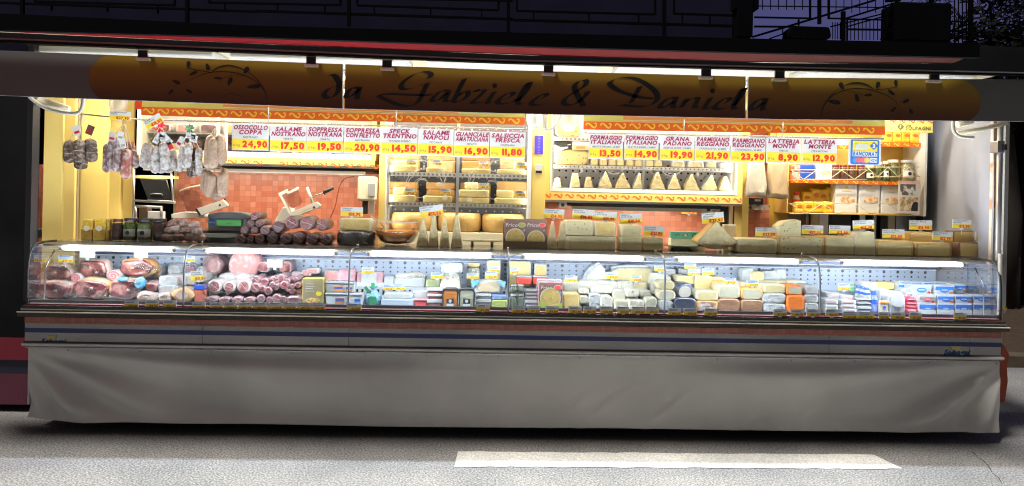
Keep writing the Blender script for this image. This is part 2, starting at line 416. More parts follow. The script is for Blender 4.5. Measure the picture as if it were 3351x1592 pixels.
r = thing('balcony_railing', 'black iron balcony railing with rectangular frames in front of the dusky upper wall', 'railing', P('S', 1200, 120, 6.3))
m = MB()
for K, x0, y0, x1, y1, wd in (('1', -200, 15, 1836, 85, 20), ('2', 0, 80, 1836, 140, 22), ('3', 0, 145, 1640, 190, 22), ('2', -300, -30, 1836, 10, 12)):
    bar(m, K, x0, y0, x1, y1, wd, 6.3, railm)
m.build('rail', r)
for K, x, y1 in (('1', 160, 115), ('1', 1340, 160), ('2', 660, 190), ('2', 1800, 230), ('3', 1080, 262)):
    m = MB(); bar(m, K, x, -150, x, y1, 30, 6.28, railm); m.build('post', r)
for K, l, rr_, yb, yb2 in (('1', 250, 1250, 12, 40), ('2', -340, 600, 20, 38), ('2', 720, 1730, 40, 75), ('3', 25, 1015, 80, 105), ('3', 1150, 1640, 100, 115)):
    m = MB(); bar(m, K, l, yb, rr_, yb2, 18, 6.32, railm); bar(m, K, l, -150, l, yb, 18, 6.32, railm)
    if K != '3' or l < 100: bar(m, K, rr_, -150, rr_, yb2, 18, 6.32, railm)
    for k in (.12, .52, .88):
        x = l + (rr_ - l) * k; y = yb + (yb2 - yb) * k; bar(m, K, x, y, x, y + 62, 14, 6.32, railm)
    m.build('frame', r)
s = thing('stair_railing', 'black stair railing with slanting handrails and thin balusters against the violet sky', 'railing', P('S', 2650, 130, 6.0))
m = MB()
for x0, y0, x1, y1, wd in ((185, 55, 1460, 70, 11), (185, 155, 690, 165, 18), (185, 237, 560, 240, 20), (1010, 172, 1460, 180, 16), (1010, 262, 1460, 268, 20), (1930, 192, 2100, 196, 14), (1930, 275, 2100, 285, 22),
                           (850, 165, 1000, 168, 16)):
    bar(m, 'R', x0, y0, x1, y1, wd, 6.0, railm)
m.build('rail', s)
for x0, y0, x1, y1, wd in ((170, 330, 1250, 5, 22), (1000, 165, 1460, 20, 20), (320, 345, 490, 285, 14), (860, 240, 1460, 90, 14), (1000, 240, 1470, 110, 14), (1300, 350, 1460, 320, 12), (1925, 275, 2090, 215, 18), (1925, 350, 2090, 295, 16), (1350, 10, 1480, 0, 30)):
    m = MB(); bar(m, 'R', x0, y0, x1, y1, wd, 6.05, railm); m.build('handrail', s)
for x, y0, y1, wd in ((680, -60, 165, 20), (762, -60, 215, 34), (845, -60, 170, 22), (973, 105, 360, 40), (1008, 160, 360, 16), (2103, -60, 385, 40), (578, 175, 230, 18), (437, 230, 300, 10), (482, 285, 345, 14)):
    m = MB(); bar(m, 'R', x, y0, x, y1, wd, 6.02, railm); m.build('post', s)
for x, y0, y1, wd in [(258 + 71 * i, -60, 88, 8) for i in range(6)] + [(910 + 70 * i, -60, 115, 7) for i in range(9)] + [(1040 + 34 * i, 180, 355, 7) for i in range(13)] + [(880 + 22 * i, 200, 350, 7) for i in range(4)] + [(1960 + 35 * i, -60, 380, 10) for i in range(4)]:
    m = MB(); bar(m, 'R', x, y0, x, y1, wd, 6.03, railm); m.build('baluster', s)
m = MB()
for K, l, t, r_, b_ in (('3', 1605, -80, 1715, 262),):
    a, z, w_, h_ = BX(K, l, t, r_, b_, 6.1); m.box(a - w_ / 2, a + w_ / 2, 6.1, 6.35, z, z + h_, lowwall)
    a, z, w_, h_ = BX(K, 1590, -80, 1760, 60, 6.1); m.box(a - w_ / 2, a + w_ / 2, 6.12, 6.34, z, z + h_, lowwall)
tag(m.build('gate_pillar'), 'black square pillar where the balcony railing meets the stair railing', 'pillar')
m = MB(); leafd = mat('night foliage', (.003, .004, .003), .8, c2=(.006, .007, .005), sc_=5, spec=.1)
a, z, w_, h_ = BX('R', 1455, 20, 1935, 372, 5.9); m.box(a - w_ / 2, a + w_ / 2, 5.9, 6.4, z, z + h_, lowwall, .03)
tag(m.build('planter_box'), 'tall black planter box standing before the stair railing', 'planter')
m = MB(); a, z, w_, h_ = BX('R', 495, 235, 872, 345, 5.9); m.ext(rrect(a, z, w_, h_, .06, tt=.92), 5.9, 6.2, lowwall, nz=.01)
tag(m.build('flower_trough'), 'low black flower trough at the foot of the stair railing', 'planter')
def leaves(mb, n, fn, size, m_):
    for i in range(n):
        p = fn(); d = Vector((U(-1, 1), U(-1, 1), U(-1.2, .4))).normalized(); q = d.orthogonal().normalized() * size * U(.14, .24); d = d * size * U(.6, 1.3)
        mb.add([p, p + d * .45 + q, p + d, p + d * .45 - q], [(0, 1, 2, 3)], m_)
t = thing('tree', 'dark leafy tree silhouetted against the sky on the right', 'tree', (P('R', 2480, 300, 6.5).x, 6.5, 0))
m = MB(); tb = t.location; m.tube([tb, tb + Vector((.05, 0, 1.6)), tb + Vector((-.05, .1, 3.2)), tb + Vector((.1, 0, 4.6))], [.17, .14, .11, .05], mat('bark', (.02, .016, .012), .9), seg=8)
for dx, dz in ((-.8, 4.3), (.7, 4.5), (-.4, 5.0), (.3, 5.3)): m.tube([tb + Vector((-.02, .05, 2.9)), tb + Vector((dx * .5, 0, 3.8)), tb + Vector((dx, 0, dz))], [.07, .05, .02], MC['bark'], seg=6)
m.build('trunk', t)
m = MB(); cl = [tb + Vector((U(-.75, 1.2), U(-.5, .6), U(3.15, 5.4))) for i in range(60)]
def fn():
    c_ = random.choice(cl); return c_ + Vector((random.gauss(0, .16), random.gauss(0, .16), random.gauss(0, .14)))
leaves(m, 5200, fn, .17, leafd); m.build('crown', t)
t2 = thing('plant', 'wispy dark plant growing out of the tall planter box', 'plant', P('R', 1750, 60, 6.1))
m = MB(); pb = Vector(t2['_w'])
for i in range(16):
    e_ = pb + Vector((U(-.5, .75), U(-.1, .1), U(-.5, .5))); m.tube([pb, (pb + e_) / 2 + Vector((0, 0, .18)), e_], .006, leafd, seg=4)
    leaves(m, 12, lambda: pb.lerp(e_, U(.3, 1)) + Vector((0, 0, U(0, .12))), .12, leafd)
m.build('foliage', t2)
# neighbouring stall on the left
nb = thing('neighbour_stall', 'unlit red neighbouring stall counter at the left edge', 'stall', (-5.0, .5, 0))
xe = P('O', 72, 900, .5).x
m = MB(); a = P('O', 30, 851, .5).z; b_ = P('O', 30, 906, .5).z; m.box(-7, xe, .5, .512, b_, a, mat('dull red panel', (.16, .008, .022), .5)); m.build('red_panel', nb)
m = MB(); b2 = P('O', 30, 941, .5).z; m.box(-7, xe, .52, .9, b2, b_ - .003, mat('navy panel', (.012, .012, .03), .5)); m.build('dark_panel', nb)
m = MB(); m.box(-7, xe, .515, .9, .06, b2 - .003, mat('maroon cloth', (.11, .022, .045), .9, c2=(.08, .018, .036), sc_=3)); m.build('skirt', nb)
m = MB(); m.box(-7, P('O', 76, 600, .9).x, .9, 1.0, 0, 2.55, DARKPAINT); m.build('back_panel', nb)
# ================================================================== the truck body
zc = 2.70
XL, XR = P('O', 92, 420, .12).x, P('O', 2512, 420, .12).x
tr = thing('market_truck', 'lit market food truck with yellow interior and open side hatch', 'truck', (0, .9, 0))
m = MB(); m.box(XL - .05, XR + .05, -.42, 1.9, zc, zc + .03, mat('cream ceiling', (.84, .76, .56), .3, coat=.3, crough=.12)); m.build('ceiling', tr)
tile = brickmat('orange wall tiles', (.60, .17, .10), (.78, .32, .21), (.50, .19, .13), .0505, .3)
m = MB(); m.box(XL + .3, XR - .9, 1.75, 1.8, .9, zc, tile); m.build('tile_wall', tr)
m = MB(); m.box(XL + .25, XR - .02, 1.81, 1.9, .3, zc, CREAM); m.build('back_wall', tr)
m = MB(); m.box(XL - .02, XR, .86, 1.74, .9, .94, STEEL); m.build('work_surface', tr)
m = MB(); m.box(XL - .05, XR + .05, .15, 1.9, .22, .3, DARKPAINT); m.build('floor', tr)
# left end wall: yellow boards stepping back
def board(K, l, r_, Y, m_, th=.03, z0=.96, z1=zc - .004, nm='side_panel'):
    a, b_ = P(K, l, 300, Y).x, P(K, r_, 300, Y).x
    q = MB(); q.box(a, b_, Y, Y + th, z0, z1, m_, .006); return q.build(nm, tr)
board('A', 305, 440, .55, YELLOW); board('A', 441, 533, .85, YELLOW)
board('A', 570, 772, 1.15, YELLOW); board('A', 779, 862, 1.42, YELLOW, th=.05); board('A', 864, 948, 1.55, YELLOW)
board('A', 533, 552, .95, STEEL, nm='door_rail')
q = MB(); a = P('A', 258, 400, 1.0).x; q.box(a - .12, P('A', 560, 400, 1.66).x, 1.66, 1.7, .96, zc - .004, YELLOW); q.build('side_panel', tr)
q = MB(); a = P('A', 258, 400, 1.0).x; q.box(a - .1, P('A', 306, 300, 1.0).x, 1.0, 1.02, .96, P('A', 280, 85, 1.0).z, tile); q.build('tile_wall', tr)  # tiled sheet put in for the mirrored tiles at the left end
q = MB(); a = P('A', 244, 300, .06).x; q.box(a - .035, a + .004, .02, .10, .92, zc, BLACK); q.build('corner_post', tr)
# right end: pole, white canvas panel, frame
px_ = P('O', 2514, 450, .08).x
q = MB(); q.tube([(px_, .08, .93), (px_, .08, 2.42)], .020, STEEL, seg=12); q.build('corner_post', tr)
q = MB(); a, z, w_, h_ = BX('O', 2507, 355, 2526, 385, .05); q.box(a - w_ / 2, a + w_ / 2, .04, .12, z, z + h_, DSTEEL, .006); q.box(a + .01, a + .03, .02, .04, z + .02, z + .06, BLACK); q.build('pole_clamp', tr)
q = MB(); a = P('O', 2519, 400, .2).x; q.box(a, a + .03, .16, .19, .93, 2.45, mat('grey post', (.30, .30, .29), .5)); q.build('door_frame', tr)
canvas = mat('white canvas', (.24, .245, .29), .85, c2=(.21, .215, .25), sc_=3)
q = MB(); n = 26; A0, A1 = P('O', 2326, 400, 1.55), P('O', 2497, 400, .22); V = []
for i in range(n + 1):
    t_ = i / n; x = A0.x + (A1.x - A0.x) * t_; y = A0.y + (A1.y - A0.y) * t_
    for k in range(13):
        z = .95 + (2.55 - .95) * k / 12
        V.append((x + .012 * math.sin(9 * t_ * 3.1 + .8 * math.sin(z * 3)) + .006 * math.sin(31 * t_ + z), y, z))
q.add(V, [(13 * i + k, 13 * (i + 1) + k, 13 * (i + 1) + k + 1, 13 * i + k + 1) for i in range(n) for k in range(12)], canvas, True)
q.build('canvas_wall', tr)
q = MB(); a, b_ = P('O', 2318, 400, 1.5).x, P('O', 2378, 400, 1.5).x; q.box(a, b_, 1.40, 1.44, .95, 2.5, mat('canvas shade', (.10, .11, .14), .8)); q.build('canvas_shade_sheet', tr)  # dark sheet put in for the shaded part of the canvas
q = MB(); a = P('O', 2497, 450, .24).x; q.box(a, P('O', 2509, 450, .24).x, .24, .27, .95, 2.5, mat('product poster', (.72, .60, .48), .5, c2=(.5, .2, .1), sc_=9, lo=.5, hi=.62)); q.build('end_wall', tr)
# middle pillar
q = MB(); a, b_ = P('O', 1338, 400, 1.0).x, P('O', 1374, 400, 1.0).x; q.box(a, b_, 1.0, 1.12, .96, zc - .004, YELLOW, .006); q.build('pillar', tr)
q = MB(); c_ = P('O', 1329, 400, .99).x; q.box(c_, a - .002, .98, 1.12, .96, zc - .004, WHITE, .006); q.build('pillar_trim', tr)
q = MB(); a, z, w_, h_ = BX('U', 1708, 142, 1795, 338, .99); q.box(a - w_ / 2, a + w_ / 2, .99, .998, z, z + h_, mat('blue sticker', (.05, .03, .50), .4))
for i in range(11): text(q, ['ORARI', 'DI', 'APERTURA', 'CASSA', '1234', 'VISA', 'MAE', 'CARTE', 'OK', 'POS', 'EURO'][i] if False else '-' * random.choice((3, 5, 6)), a, z + h_ * (.93 - .083 * i), h_ * .05, .989, CARD)
q.build('sticker', tr)
q = MB(); a, z, w_, h_ = BX('U', 1712, 446, 1788, 542, .985); q.box(a - w_ / 2, a + w_ / 2, .985, 1.0, z, z + h_, mat('grey switch', (.45, .45, .42), .4), .003); q.box(a - w_ * .42, a + w_ * .42, .982, .985, z + .004, z + h_ * .3, BLACK); q.build('switch_box', tr)
# yellow uprights beside the shelves on the right
q = MB(); a, b_ = P('E', 735, 300, 1.55).x, P('E', 868, 300, 1.55).x; q.box(a, b_, 1.55, 1.6, .96, zc - .004, mat('ochre laminate', (.66, .42, .07), .35)); q.build('side_panel', tr)
q = MB(); a, b_ = P('E', 545, 300, 1.25).x, P('E', 592, 300, 1.25).x; q.box(a, b_, 1.25, 1.45, .96, zc - .004, YELLOW); q.build('side_panel', tr)
q = MB(); a, b_ = P('X', 620, 900, 1.6).x, P('X', 1690, 900, 1.6).x; q.box(a, b_, 1.62, 1.66, .96, 1.98, mat('dark mirror', (.55, .55, .58), .06, 1)); q.build('mirror', tr)
for xx, m_ in ((690, CREAM), (760, STEEL), (880, BLACK), (960, BLACK), (1050, DARKPAINT), (1110, STEEL), (1180, DARKPAINT), (1260, WHITE), (1290, BLACK), (1400, CREAM), (1480, STEEL), (1590, STEEL)):
    q = MB(); a = P('X', xx, 950, 1.55).x; q.box(a - U(.02, .06), a + U(.02, .06), 1.56, 1.6, .96, P('X', xx, 893, 1.55).z, m_); q.build('rack_bar', tr)
# ceiling lamps
WARM = (1.0, .90, .70)
emw = mat('warm lamp tube', (1, .86, .62), emit=3.5)
def lamp_row(y, z, xs, ln, pw, nm, spread=180, col=WARM, wide=.08):
    for x in xs:
        q = MB(); q.box(x - ln / 2, x + ln / 2, y - max(.05, wide / 2), y + max(.05, wide / 2), z + .02, zc - .002, WHITE, .01); o = q.build('ceiling_lamp', tr)
        if wide < .1: q = MB(); q.tube([(x - ln / 2 + .03, y, z + .003), (x + ln / 2 - .03, y, z + .003)], .014, emw, seg=8); q.build('tube', o)
        area('ceiling_lamp_light', x, y, z - .02, ln, wide, pw, col, tr, (0, 0, 0), spread)
lamp_row(.25, 2.635, [-2.75, -1.38, 0, 1.38, 2.75], 1.25, LAMP_FRONT, 'front', 180, (1.0, .82, .56), .36)
lamp_row(.80, 2.635, [-2.75, -1.38, 0, 1.38, 2.75], 1.25, LAMP_IN, 'inner')
# hatch: outer edge, underside, black beam
ha = thing('roof_hatch', 'raised black roof hatch with brown-red underside painted with red glow over the counter', 'hatch', (0, -.6, 2.8))
q = MB(); strip(q, 'S', [(-900, 0), (840, 85), (1680, 107), (2520, 128), (3206, 142)], [(-900, 73), (840, 123), (1680, 151), (2520, 174), (3206, 189)], -1.0, .04, mat('matt black beam', (.002, .002, .003), .9, spec=.05)); q.build('edge_beam', ha)
undm = bpy.data.materials.new('hatch lining with red glow'); undm.use_nodes = True
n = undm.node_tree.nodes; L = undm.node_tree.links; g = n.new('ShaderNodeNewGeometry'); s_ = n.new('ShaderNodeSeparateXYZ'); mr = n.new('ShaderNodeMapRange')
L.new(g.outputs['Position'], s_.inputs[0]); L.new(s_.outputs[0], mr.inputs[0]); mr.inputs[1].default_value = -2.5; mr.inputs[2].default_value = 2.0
rp = n.new('ShaderNodeValToRGB'); rp.color_ramp.elements[0].color = (.24, .002, .007, 1); rp.color_ramp.elements[1].color = (.075, .026, .020, 1)  # redder to the left: reflected red glow painted into the brown-red lining
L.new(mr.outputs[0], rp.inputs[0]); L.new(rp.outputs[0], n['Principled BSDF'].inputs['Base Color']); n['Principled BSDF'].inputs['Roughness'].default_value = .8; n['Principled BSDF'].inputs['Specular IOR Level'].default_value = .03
q = MB(); V = []
near = [(-900, 73), (840, 123), (1680, 151), (2520, 174), (3170, 186)]; far = [(-900, 62), (840, 144), (1680, 180), (2520, 207), (3115, 209)]
for i in range(13):
    x = -900 + i / 12 * (3170 + 900); x2 = -900 + i / 12 * (3115 + 900)
    V += [P('S', x, lerp_line(near, x), -.96), P('S', x2, lerp_line(far, x2), -.52)]
V2 = [v + Vector((0, 0, .02)) for v in V]; k = len(V)
q.add(V + V2, [(2 * i, 2 * i + 1, 2 * i + 3, 2 * i + 2) for i in range(12)] + [(k + 2 * i, k + 2 * i + 2, k + 2 * i + 3, k + 2 * i + 1) for i in range(12)], undm); q.build('underside', ha)
q = MB(); strip(q, 'S', [(-300, 93), (0, 106), (840, 144), (1680, 180), (2520, 207), (3095, 209), (3130, 190), (3200, 150), (3700, 165)], [(-300, 124), (0, 138), (840, 173), (1680, 207), (2520, 227), (3351, 247), (3700, 252)], -.50, .05, DARKPAINT, n=80); q.build('black_beam', ha)
q = MB(); strip(q, 'S', [(-300, 114), (0, 124), (840, 160), (1680, 196), (2520, 217), (3351, 237), (3700, 243)], [(-300, 118), (0, 128), (840, 164), (1680, 200), (2520, 221), (3351, 241), (3700, 247)], -.515, .012, DSTEEL, n=24); q.build('metal_trim', ha)
# ================================================================== fascia sign panels
FT = [(-195, 160), (0, 166), (840, 200), (1680, 231), (2440, 251), (2520, 254), (3351, 261), (3800, 263)]
FB = [(-195, 303), (0, 313), (840, 344), (1119, 356), (1680, 372), (2440, 388), (2520, 391), (3351, 398), (3800, 400)]
FY = -.40
grp = mat('pale grey sign panel', (.115, .116, .112), .5)
zt, zb = P('S', 1675, 231, FY).z, P('S', 1675, 372, FY).z
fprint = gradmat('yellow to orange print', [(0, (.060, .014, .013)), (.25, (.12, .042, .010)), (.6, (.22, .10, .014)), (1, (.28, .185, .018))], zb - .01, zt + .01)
inkd = mat('dark green ink', (.003, .008, .008), .6); inkv = mat('brown vine ink', (.03, .016, .010), .6)
def fascia(x0, x1, c0, c1, label):
    q = MB(); sec = [x0 + (x1 - x0) * i / 10 for i in range(11)]
    mid = P('S', (x0 + x1) / 2, lerp_line(FB, (x0 + x1) / 2), FY)
    th_ = thing('fascia_sign_panel', label, 'sign panel', mid, 'fascia sign panels across the stall front')
    tp = [P('S', x, lerp_line(FT, x), FY) for x in sec]; bt = [P('S', x, lerp_line(FB, x), FY) for x in sec]
    out = [(p.x, p.z) for p in tp] + [(p.x, p.z) for p in reversed(bt)]
    # soften the four corners
    out[0] = (out[0][0] + .012, out[0][1]); out.insert(0, (out[-1][0], out[0][1] - .014)); out[-1] = (out[-1][0], out[-1][1])
    q.ext(out, FY, FY + .025, grp, grp, e=.001, smooth=False); q.build('backing_board', th_)
    q = MB(); N = 40; V = []
    def h_(x):  # capsule ends
        k = 1.0
        for tip, s_ in ((290, 1), (3210, -1)):
            d = (x - tip) * s_
            if d < 80: k = min(k, math.sqrt(max(0, 1 - (1 - max(d, 0) / 80) ** 2)))
        return k
    xs_ = sorted(set([c0 + (c1 - c0) * i / N for i in range(N + 1)] + [x for t in range(1, 14) for x in (290 + 80 * (1 - math.cos(t * .12)), 3210 - 80 * (1 - math.cos(t * .12))) if c0 < x < c1]))
    for x in xs_:
        t_, b_ = lerp_line(FT, x), lerp_line(FB, x)
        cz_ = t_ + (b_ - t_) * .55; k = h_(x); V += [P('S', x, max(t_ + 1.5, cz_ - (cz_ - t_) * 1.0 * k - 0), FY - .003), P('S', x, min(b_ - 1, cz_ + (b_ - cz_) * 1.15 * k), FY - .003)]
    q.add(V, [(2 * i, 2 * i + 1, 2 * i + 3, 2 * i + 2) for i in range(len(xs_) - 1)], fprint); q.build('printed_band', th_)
    return th_
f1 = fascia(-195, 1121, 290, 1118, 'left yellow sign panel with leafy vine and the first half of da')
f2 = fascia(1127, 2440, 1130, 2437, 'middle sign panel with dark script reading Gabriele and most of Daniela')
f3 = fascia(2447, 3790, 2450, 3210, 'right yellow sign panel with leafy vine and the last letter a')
def pen(par, K, strokes, nib, Y=FY - .006):
    q = MB()
    a, b_ = P(K, 500, 300, Y), P(K, 501, 300, Y); k = b_.x - a.x
    for st in strokes:
        sp = spline(st, 6); w3 = [P(K, x, y, Y) for x, y in sp]
        nn = nib if len(st[0]) < 3 else st[0][2]
        q.ribbon([(p.x, p.z) for p in w3], Y, inkd, nib=(nn[0] * k, -nn[1] * k))
    return q
def dot(q, K, x, y, r_, Y=FY - .006, m_=None):
    c_ = P(K, x, y, Y); k = P(K, x + r_, y, Y).x - c_.x
    q.poly([(c_.x + k * math.cos(i * .3927), Y, c_.z + k * math.sin(i * .3927)) for i in range(16)], m_ or inkd)
NB = (62, -20)
q = pen(f1, 'T', [[(232, 98), (300, 86), (345, 125), (372, 190), (360, 265), (318, 322), (255, 345), (212, 326), (212, 285), (262, 238), (330, 218), (388, 212)]], NB); q.build('lettering', f1)
q = pen(f2, 'T', [
    [(605, 236), (530, 228), (480, 262), (452, 312), (462, 340), (520, 318), (590, 245)], [(600, 232), (572, 330), (575, 350), (622, 345)],
    [(1365, 125), (1392, 85), (1350, 55), (1260, 60), (1150, 112), (1068, 185), (1062, 232), (1100, 248), (1190, 236), (1290, 205), (1365, 172)],
    [(1348, 188), (1312, 260), (1282, 330), (1235, 398), (1150, 436), (1030, 418), (905, 368), (815, 322), (860, 303), (1000, 302), (1250, 312), (1395, 312)],
    [(1595, 265), (1520, 262), (1445, 310), (1405, 358), (1415, 384), (1480, 365), (1585, 275), (1550, 362), (1570, 382), (1645, 368)],
    [(1765, 130), (1715, 220), (1662, 335), (1642, 378), (1680, 390), (1755, 360), (1802, 305), (1792, 268), (1740, 284), (1690, 325)],
    [(1872, 275), (1905, 252), (1905, 268), (1985, 260), (1925, 325), (1852, 388), (1868, 400), (1965, 390)],
    [(2095, 275), (2030, 370), (2015, 398), (2055, 398), (2135, 370)],
    [(2150, 368), (2232, 348), (2300, 310), (2292, 284), (2238, 294), (2152, 352), (2132, 396), (2172, 410), (2280, 394), (2350, 350)],
    [(2352, 378), (2420, 308), (2484, 205), (2484, 172), (2445, 205), (2382, 310), (2352, 396), (2385, 414), (2482, 390)]], NB)
dot(q, 'T', 2097, 208, 27)
q2 = pen(f2, 'Q', [
    [(62, 350), (150, 320), (208, 290), (200, 268), (150, 283), (72, 340), (58, 372), (92, 384), (172, 374), (218, 358)],
    [(622, 245), (598, 292), (500, 370), (425, 384), (382, 360), (402, 312), (500, 250), (590, 192), (610, 145), (585, 130), (522, 152), (490, 200), (520, 280), (582, 392)],
    [(1148, 195), (1108, 270), (1058, 360)],
    [(1285, 318), (1130, 300), (950, 245), (856, 185), (852, 148), (930, 114), (1060, 108), (1180, 152), (1285, 230), (1325, 300), (1295, 358), (1200, 396), (1050, 392), (985, 382), (912, 394)],
    [(1512, 310), (1440, 312), (1365, 368), (1350, 402), (1392, 408), (1495, 342)], [(1515, 308), (1478, 388), (1500, 408), (1560, 394)],
    [(1620, 320), (1562, 408)], [(1590, 362), (1678, 314), (1730, 318), (1698, 388), (1712, 408), (1775, 394)],
    [(1858, 310), (1800, 398), (1792, 414), (1832, 416), (1892, 390)],
    [(1912, 388), (2008, 358), (2050, 326), (2034, 308), (1980, 328), (1908, 384), (1902, 416), (1962, 424), (2062, 400)],
    [(2095, 385), (2160, 298), (2200, 222), (2178, 222), (2120, 312), (2088, 398), (2105, 422), (2190, 402)]], (57, -19))
dot(q2, 'Q', 1875, 240, 25)
q.v += []; o = len(q.v); q.f += [[i + o for i in f_] for f_ in q2.f]; q.fm += [q.mi(inkd)] * len(q2.f); q.sm += q2.sm; q.v += q2.v
q.build('lettering', f2)
q = pen(f3, 'Q', [[(2412, 325), (2342, 326), (2266, 388), (2260, 422), (2300, 424), (2398, 350)], [(2415, 322), (2378, 415), (2392, 432), (2440, 416)]], (57, -19)); q.build('lettering', f3)
def vine(par, K, curves, leafs):
    q = MB(); Y = FY - .006; k = P(K, 501, 300, Y).x - P(K, 500, 300, Y).x
    for pts, w0, w1, m_ in curves:
        sp = spline(pts, 6); w3 = [P(K, x, y, Y) for x, y in sp]; n = len(w3)
        q.ribbon([(p.x, p.z) for p in w3], Y, m_, wd=[k * (w0 + (w1 - w0) * math.sin(math.pi * i / (n - 1))) for i in range(n)])
    for x, y, rx, rz, a in leafs:
        c_ = P(K, x, y, Y); pts = []
        for i in range(16):
            t_ = 2 * math.pi * i / 16; u = rx * math.cos(t_); v = rz * math.sin(t_) * (.75 + .25 * math.cos(t_)); ca, sa = math.cos(math.radians(a)), math.sin(math.radians(a))
            pts.append((c_.x + k * (u * ca - v * sa), Y - .001, c_.z + k * (u * sa + v * ca)))
        q.poly(pts, inkd)
        q.poly([(c_.x + (p[0] - c_.x) * .35 + k * 6, Y - .002, c_.z + (p[2] - c_.z) * .55 - k * 6) for p in pts], inkv)
    q.build('vine_ornament', par)
vine(f1, 'L', [([(400, 240), (560, 275), (700, 300), (860, 325)], 8, 14, inkd), ([(855, 325), (930, 260), (1050, 210), (1180, 198), (1350, 235), (1500, 312)], 10, 34, inkd),
               ([(1490, 300), (1600, 370), (1720, 500), (1810, 630), (1855, 760), (1866, 895)], 4, 16, inkd), ([(420, 480), (600, 395), (800, 330), (1000, 312), (1200, 318), (1400, 360), (1600, 450), (1740, 560), (1820, 660)], 5, 18, inkd),
               ([(975, 530), (1050, 440), (1180, 388), (1320, 370), (1450, 388)], 4, 8, inkv), ([(990, 820), (1080, 745), (1230, 710), (1380, 755), (1470, 850), (1495, 900)], 4, 8, inkv), ([(110, 690), (220, 560), (430, 480)], 4, 6, inkv)],
     [(428, 175, 62, 48, 80), (782, 222, 66, 52, -70), (520, 340, 82, 36, 28), (205, 498, 72, 40, -22), (965, 430, 76, 28, -4), (1188, 490, 82, 48, 68), (1490, 282, 72, 56, 60), (1628, 585, 128, 50, 8), (105, 685, 60, 34, 50), (440, 668, 66, 34, -30)])
vine(f3, 'N', [([(1300, 318), (1500, 305), (1720, 265)], 8, 12, inkd), ([(720, 240), (850, 196), (1000, 190), (1150, 225), (1290, 310)], 10, 34, inkd), ([(630, 290), (500, 400), (380, 540), (300, 700), (275, 870)], 4, 14, inkd),
               ([(330, 640), (430, 490), (600, 380), (800, 310), (1000, 298), (1200, 318), (1450, 390), (1650, 500), (1730, 600)], 5, 18, inkd), ([(700, 350), (820, 345), (960, 380), (1090, 450)], 4, 8, inkv),
               ([(650, 860), (720, 760), (850, 705), (950, 700), (1080, 760), (1170, 860)], 4, 8, inkv), ([(1720, 560), (1760, 700), (1800, 860)], 4, 6, inkv)],
     [(668, 245, 72, 56, 120), (1360, 228, 66, 52, 70), (1708, 195, 62, 46, 95), (1615, 368, 82, 36, -38), (528, 555, 122, 52, -8), (965, 475, 80, 48, -70), (1172, 425, 76, 30, 8), (1900, 540, 72, 40, 30), (1660, 700, 66, 34, 45), (2000, 730, 56, 34, -60)])
for i, (x, y) in enumerate(((360, 140), (783, 156), (974, 165), (1380, 178), (1776, 187), (1961, 192), (2350, 196))):
    q = MB(); a, z, w_, h_ = BX('O', x - 12, y - 13, x + 12, y + 7, FY - .012); q.box(a - w_ / 2, a + w_ / 2, FY - .02, FY - .007, z, z + h_, BLACK)
    o = tag(q.build('fascia_clip'), 'black hook clip with pale lip holding the fascia, ' + ORD[i] + ' from the left', 'clip', 'fascia clips')
    a, z, w_, h_ = BX('O', x - 17, y + 6, x + 17, y + 13, FY - .03); q = MB(); q.box(a - w_ / 2, a + w_ / 2, FY - .045, FY - .007, z, z + h_, mat('pale clip lip', (.85, .75, .62), .4), .004); q.build('clip_lip', o)
    a, z, w_, h_ = BX('O', x - 16, y - 18, x + 16, y - 13, FY - .03); q = MB(); q.box(a - w_ / 2, a + w_ / 2, FY - .045, FY - .007, z, z + h_, STEEL, .003); q.build('clip_bracket', o)
# ================================================================== display counter
CX0, CX1 = P('O', 62, 840, 0).x, P('O', 2519, 840, 0).x
def zat(y, Y=0.0): return P('S', 1675, y, Y).z
dc = thing('display_counter', 'long refrigerated glass counter with steel front and six lit sections', 'display counter', (0, .4, .60))
sid = mat('steel counter front', (.27, .27, .27), .22, .75, c2=(.34, .335, .33), sc_=2.2, bump=.03, bsc=2.5)
xs_seam = [CX0] + [P('O', x, 860, 0).x for x in (509, 877, 2086, 2440)] + [CX1]
for a, b_ in zip(xs_seam, xs_seam[1:]):
    q = MB()
    pr = [(.0, zat(1083)), (.0, zat(1140)), (-.025, zat(1143)), (-.032, zat(1149)), (-.025, zat(1154)), (.01, zat(1160)), (.012, zat(1163))]
    V = []
    for x in (a + .0012, b_ - .0012): V += [(x, y, z) for y, z in pr]
    k = len(pr); q.add(V, [(i, i + 1, k + i + 1, k + i) for i in range(k - 1)], sid)
    q.build('front_panel', dc)
q = MB(); q.box(CX0, CX1, -.040, -.0255, zat(1151), zat(1143.5), mat('pale bumper', (.52, .51, .49), .3, .2), .004); q.build('bumper', dc)
q = MB(); q.box(CX0, CX1, -.0028, .004, zat(1112), zat(1098), mat('navy stripe', (.022, .028, .13), .35)); q.build('blue_stripe', dc)
q = MB(); q.box(CX0 + .005, CX1 - .005, .006, .80, zat(1160), zat(1064), DARKPAINT); q.build('body', dc)
q = MB(); q.box(CX0, CX1, -.0035, .006, zat(1083), zat(1063), brickmat('rosy mosaic', (.36, .12, .09), (.45, .17, .13), (.24, .09, .07), .034, .35)); q.build('tile_band', dc)
stone = mat('dark stone ledge', (.05, .043, .036), .3, c2=(.025, .022, .019), sc_=40)
q = MB(); q.box(CX0 - .012, CX1 + .012, -.07, .015, zat(1062, -.07), zat(1048, -.07), stone, .004); q.box(CX0 - .01, CX1 + .01, -.03, .015, zat(1046, -.03), zat(1026, -.03), stone, .004); q.build('ledge', dc)
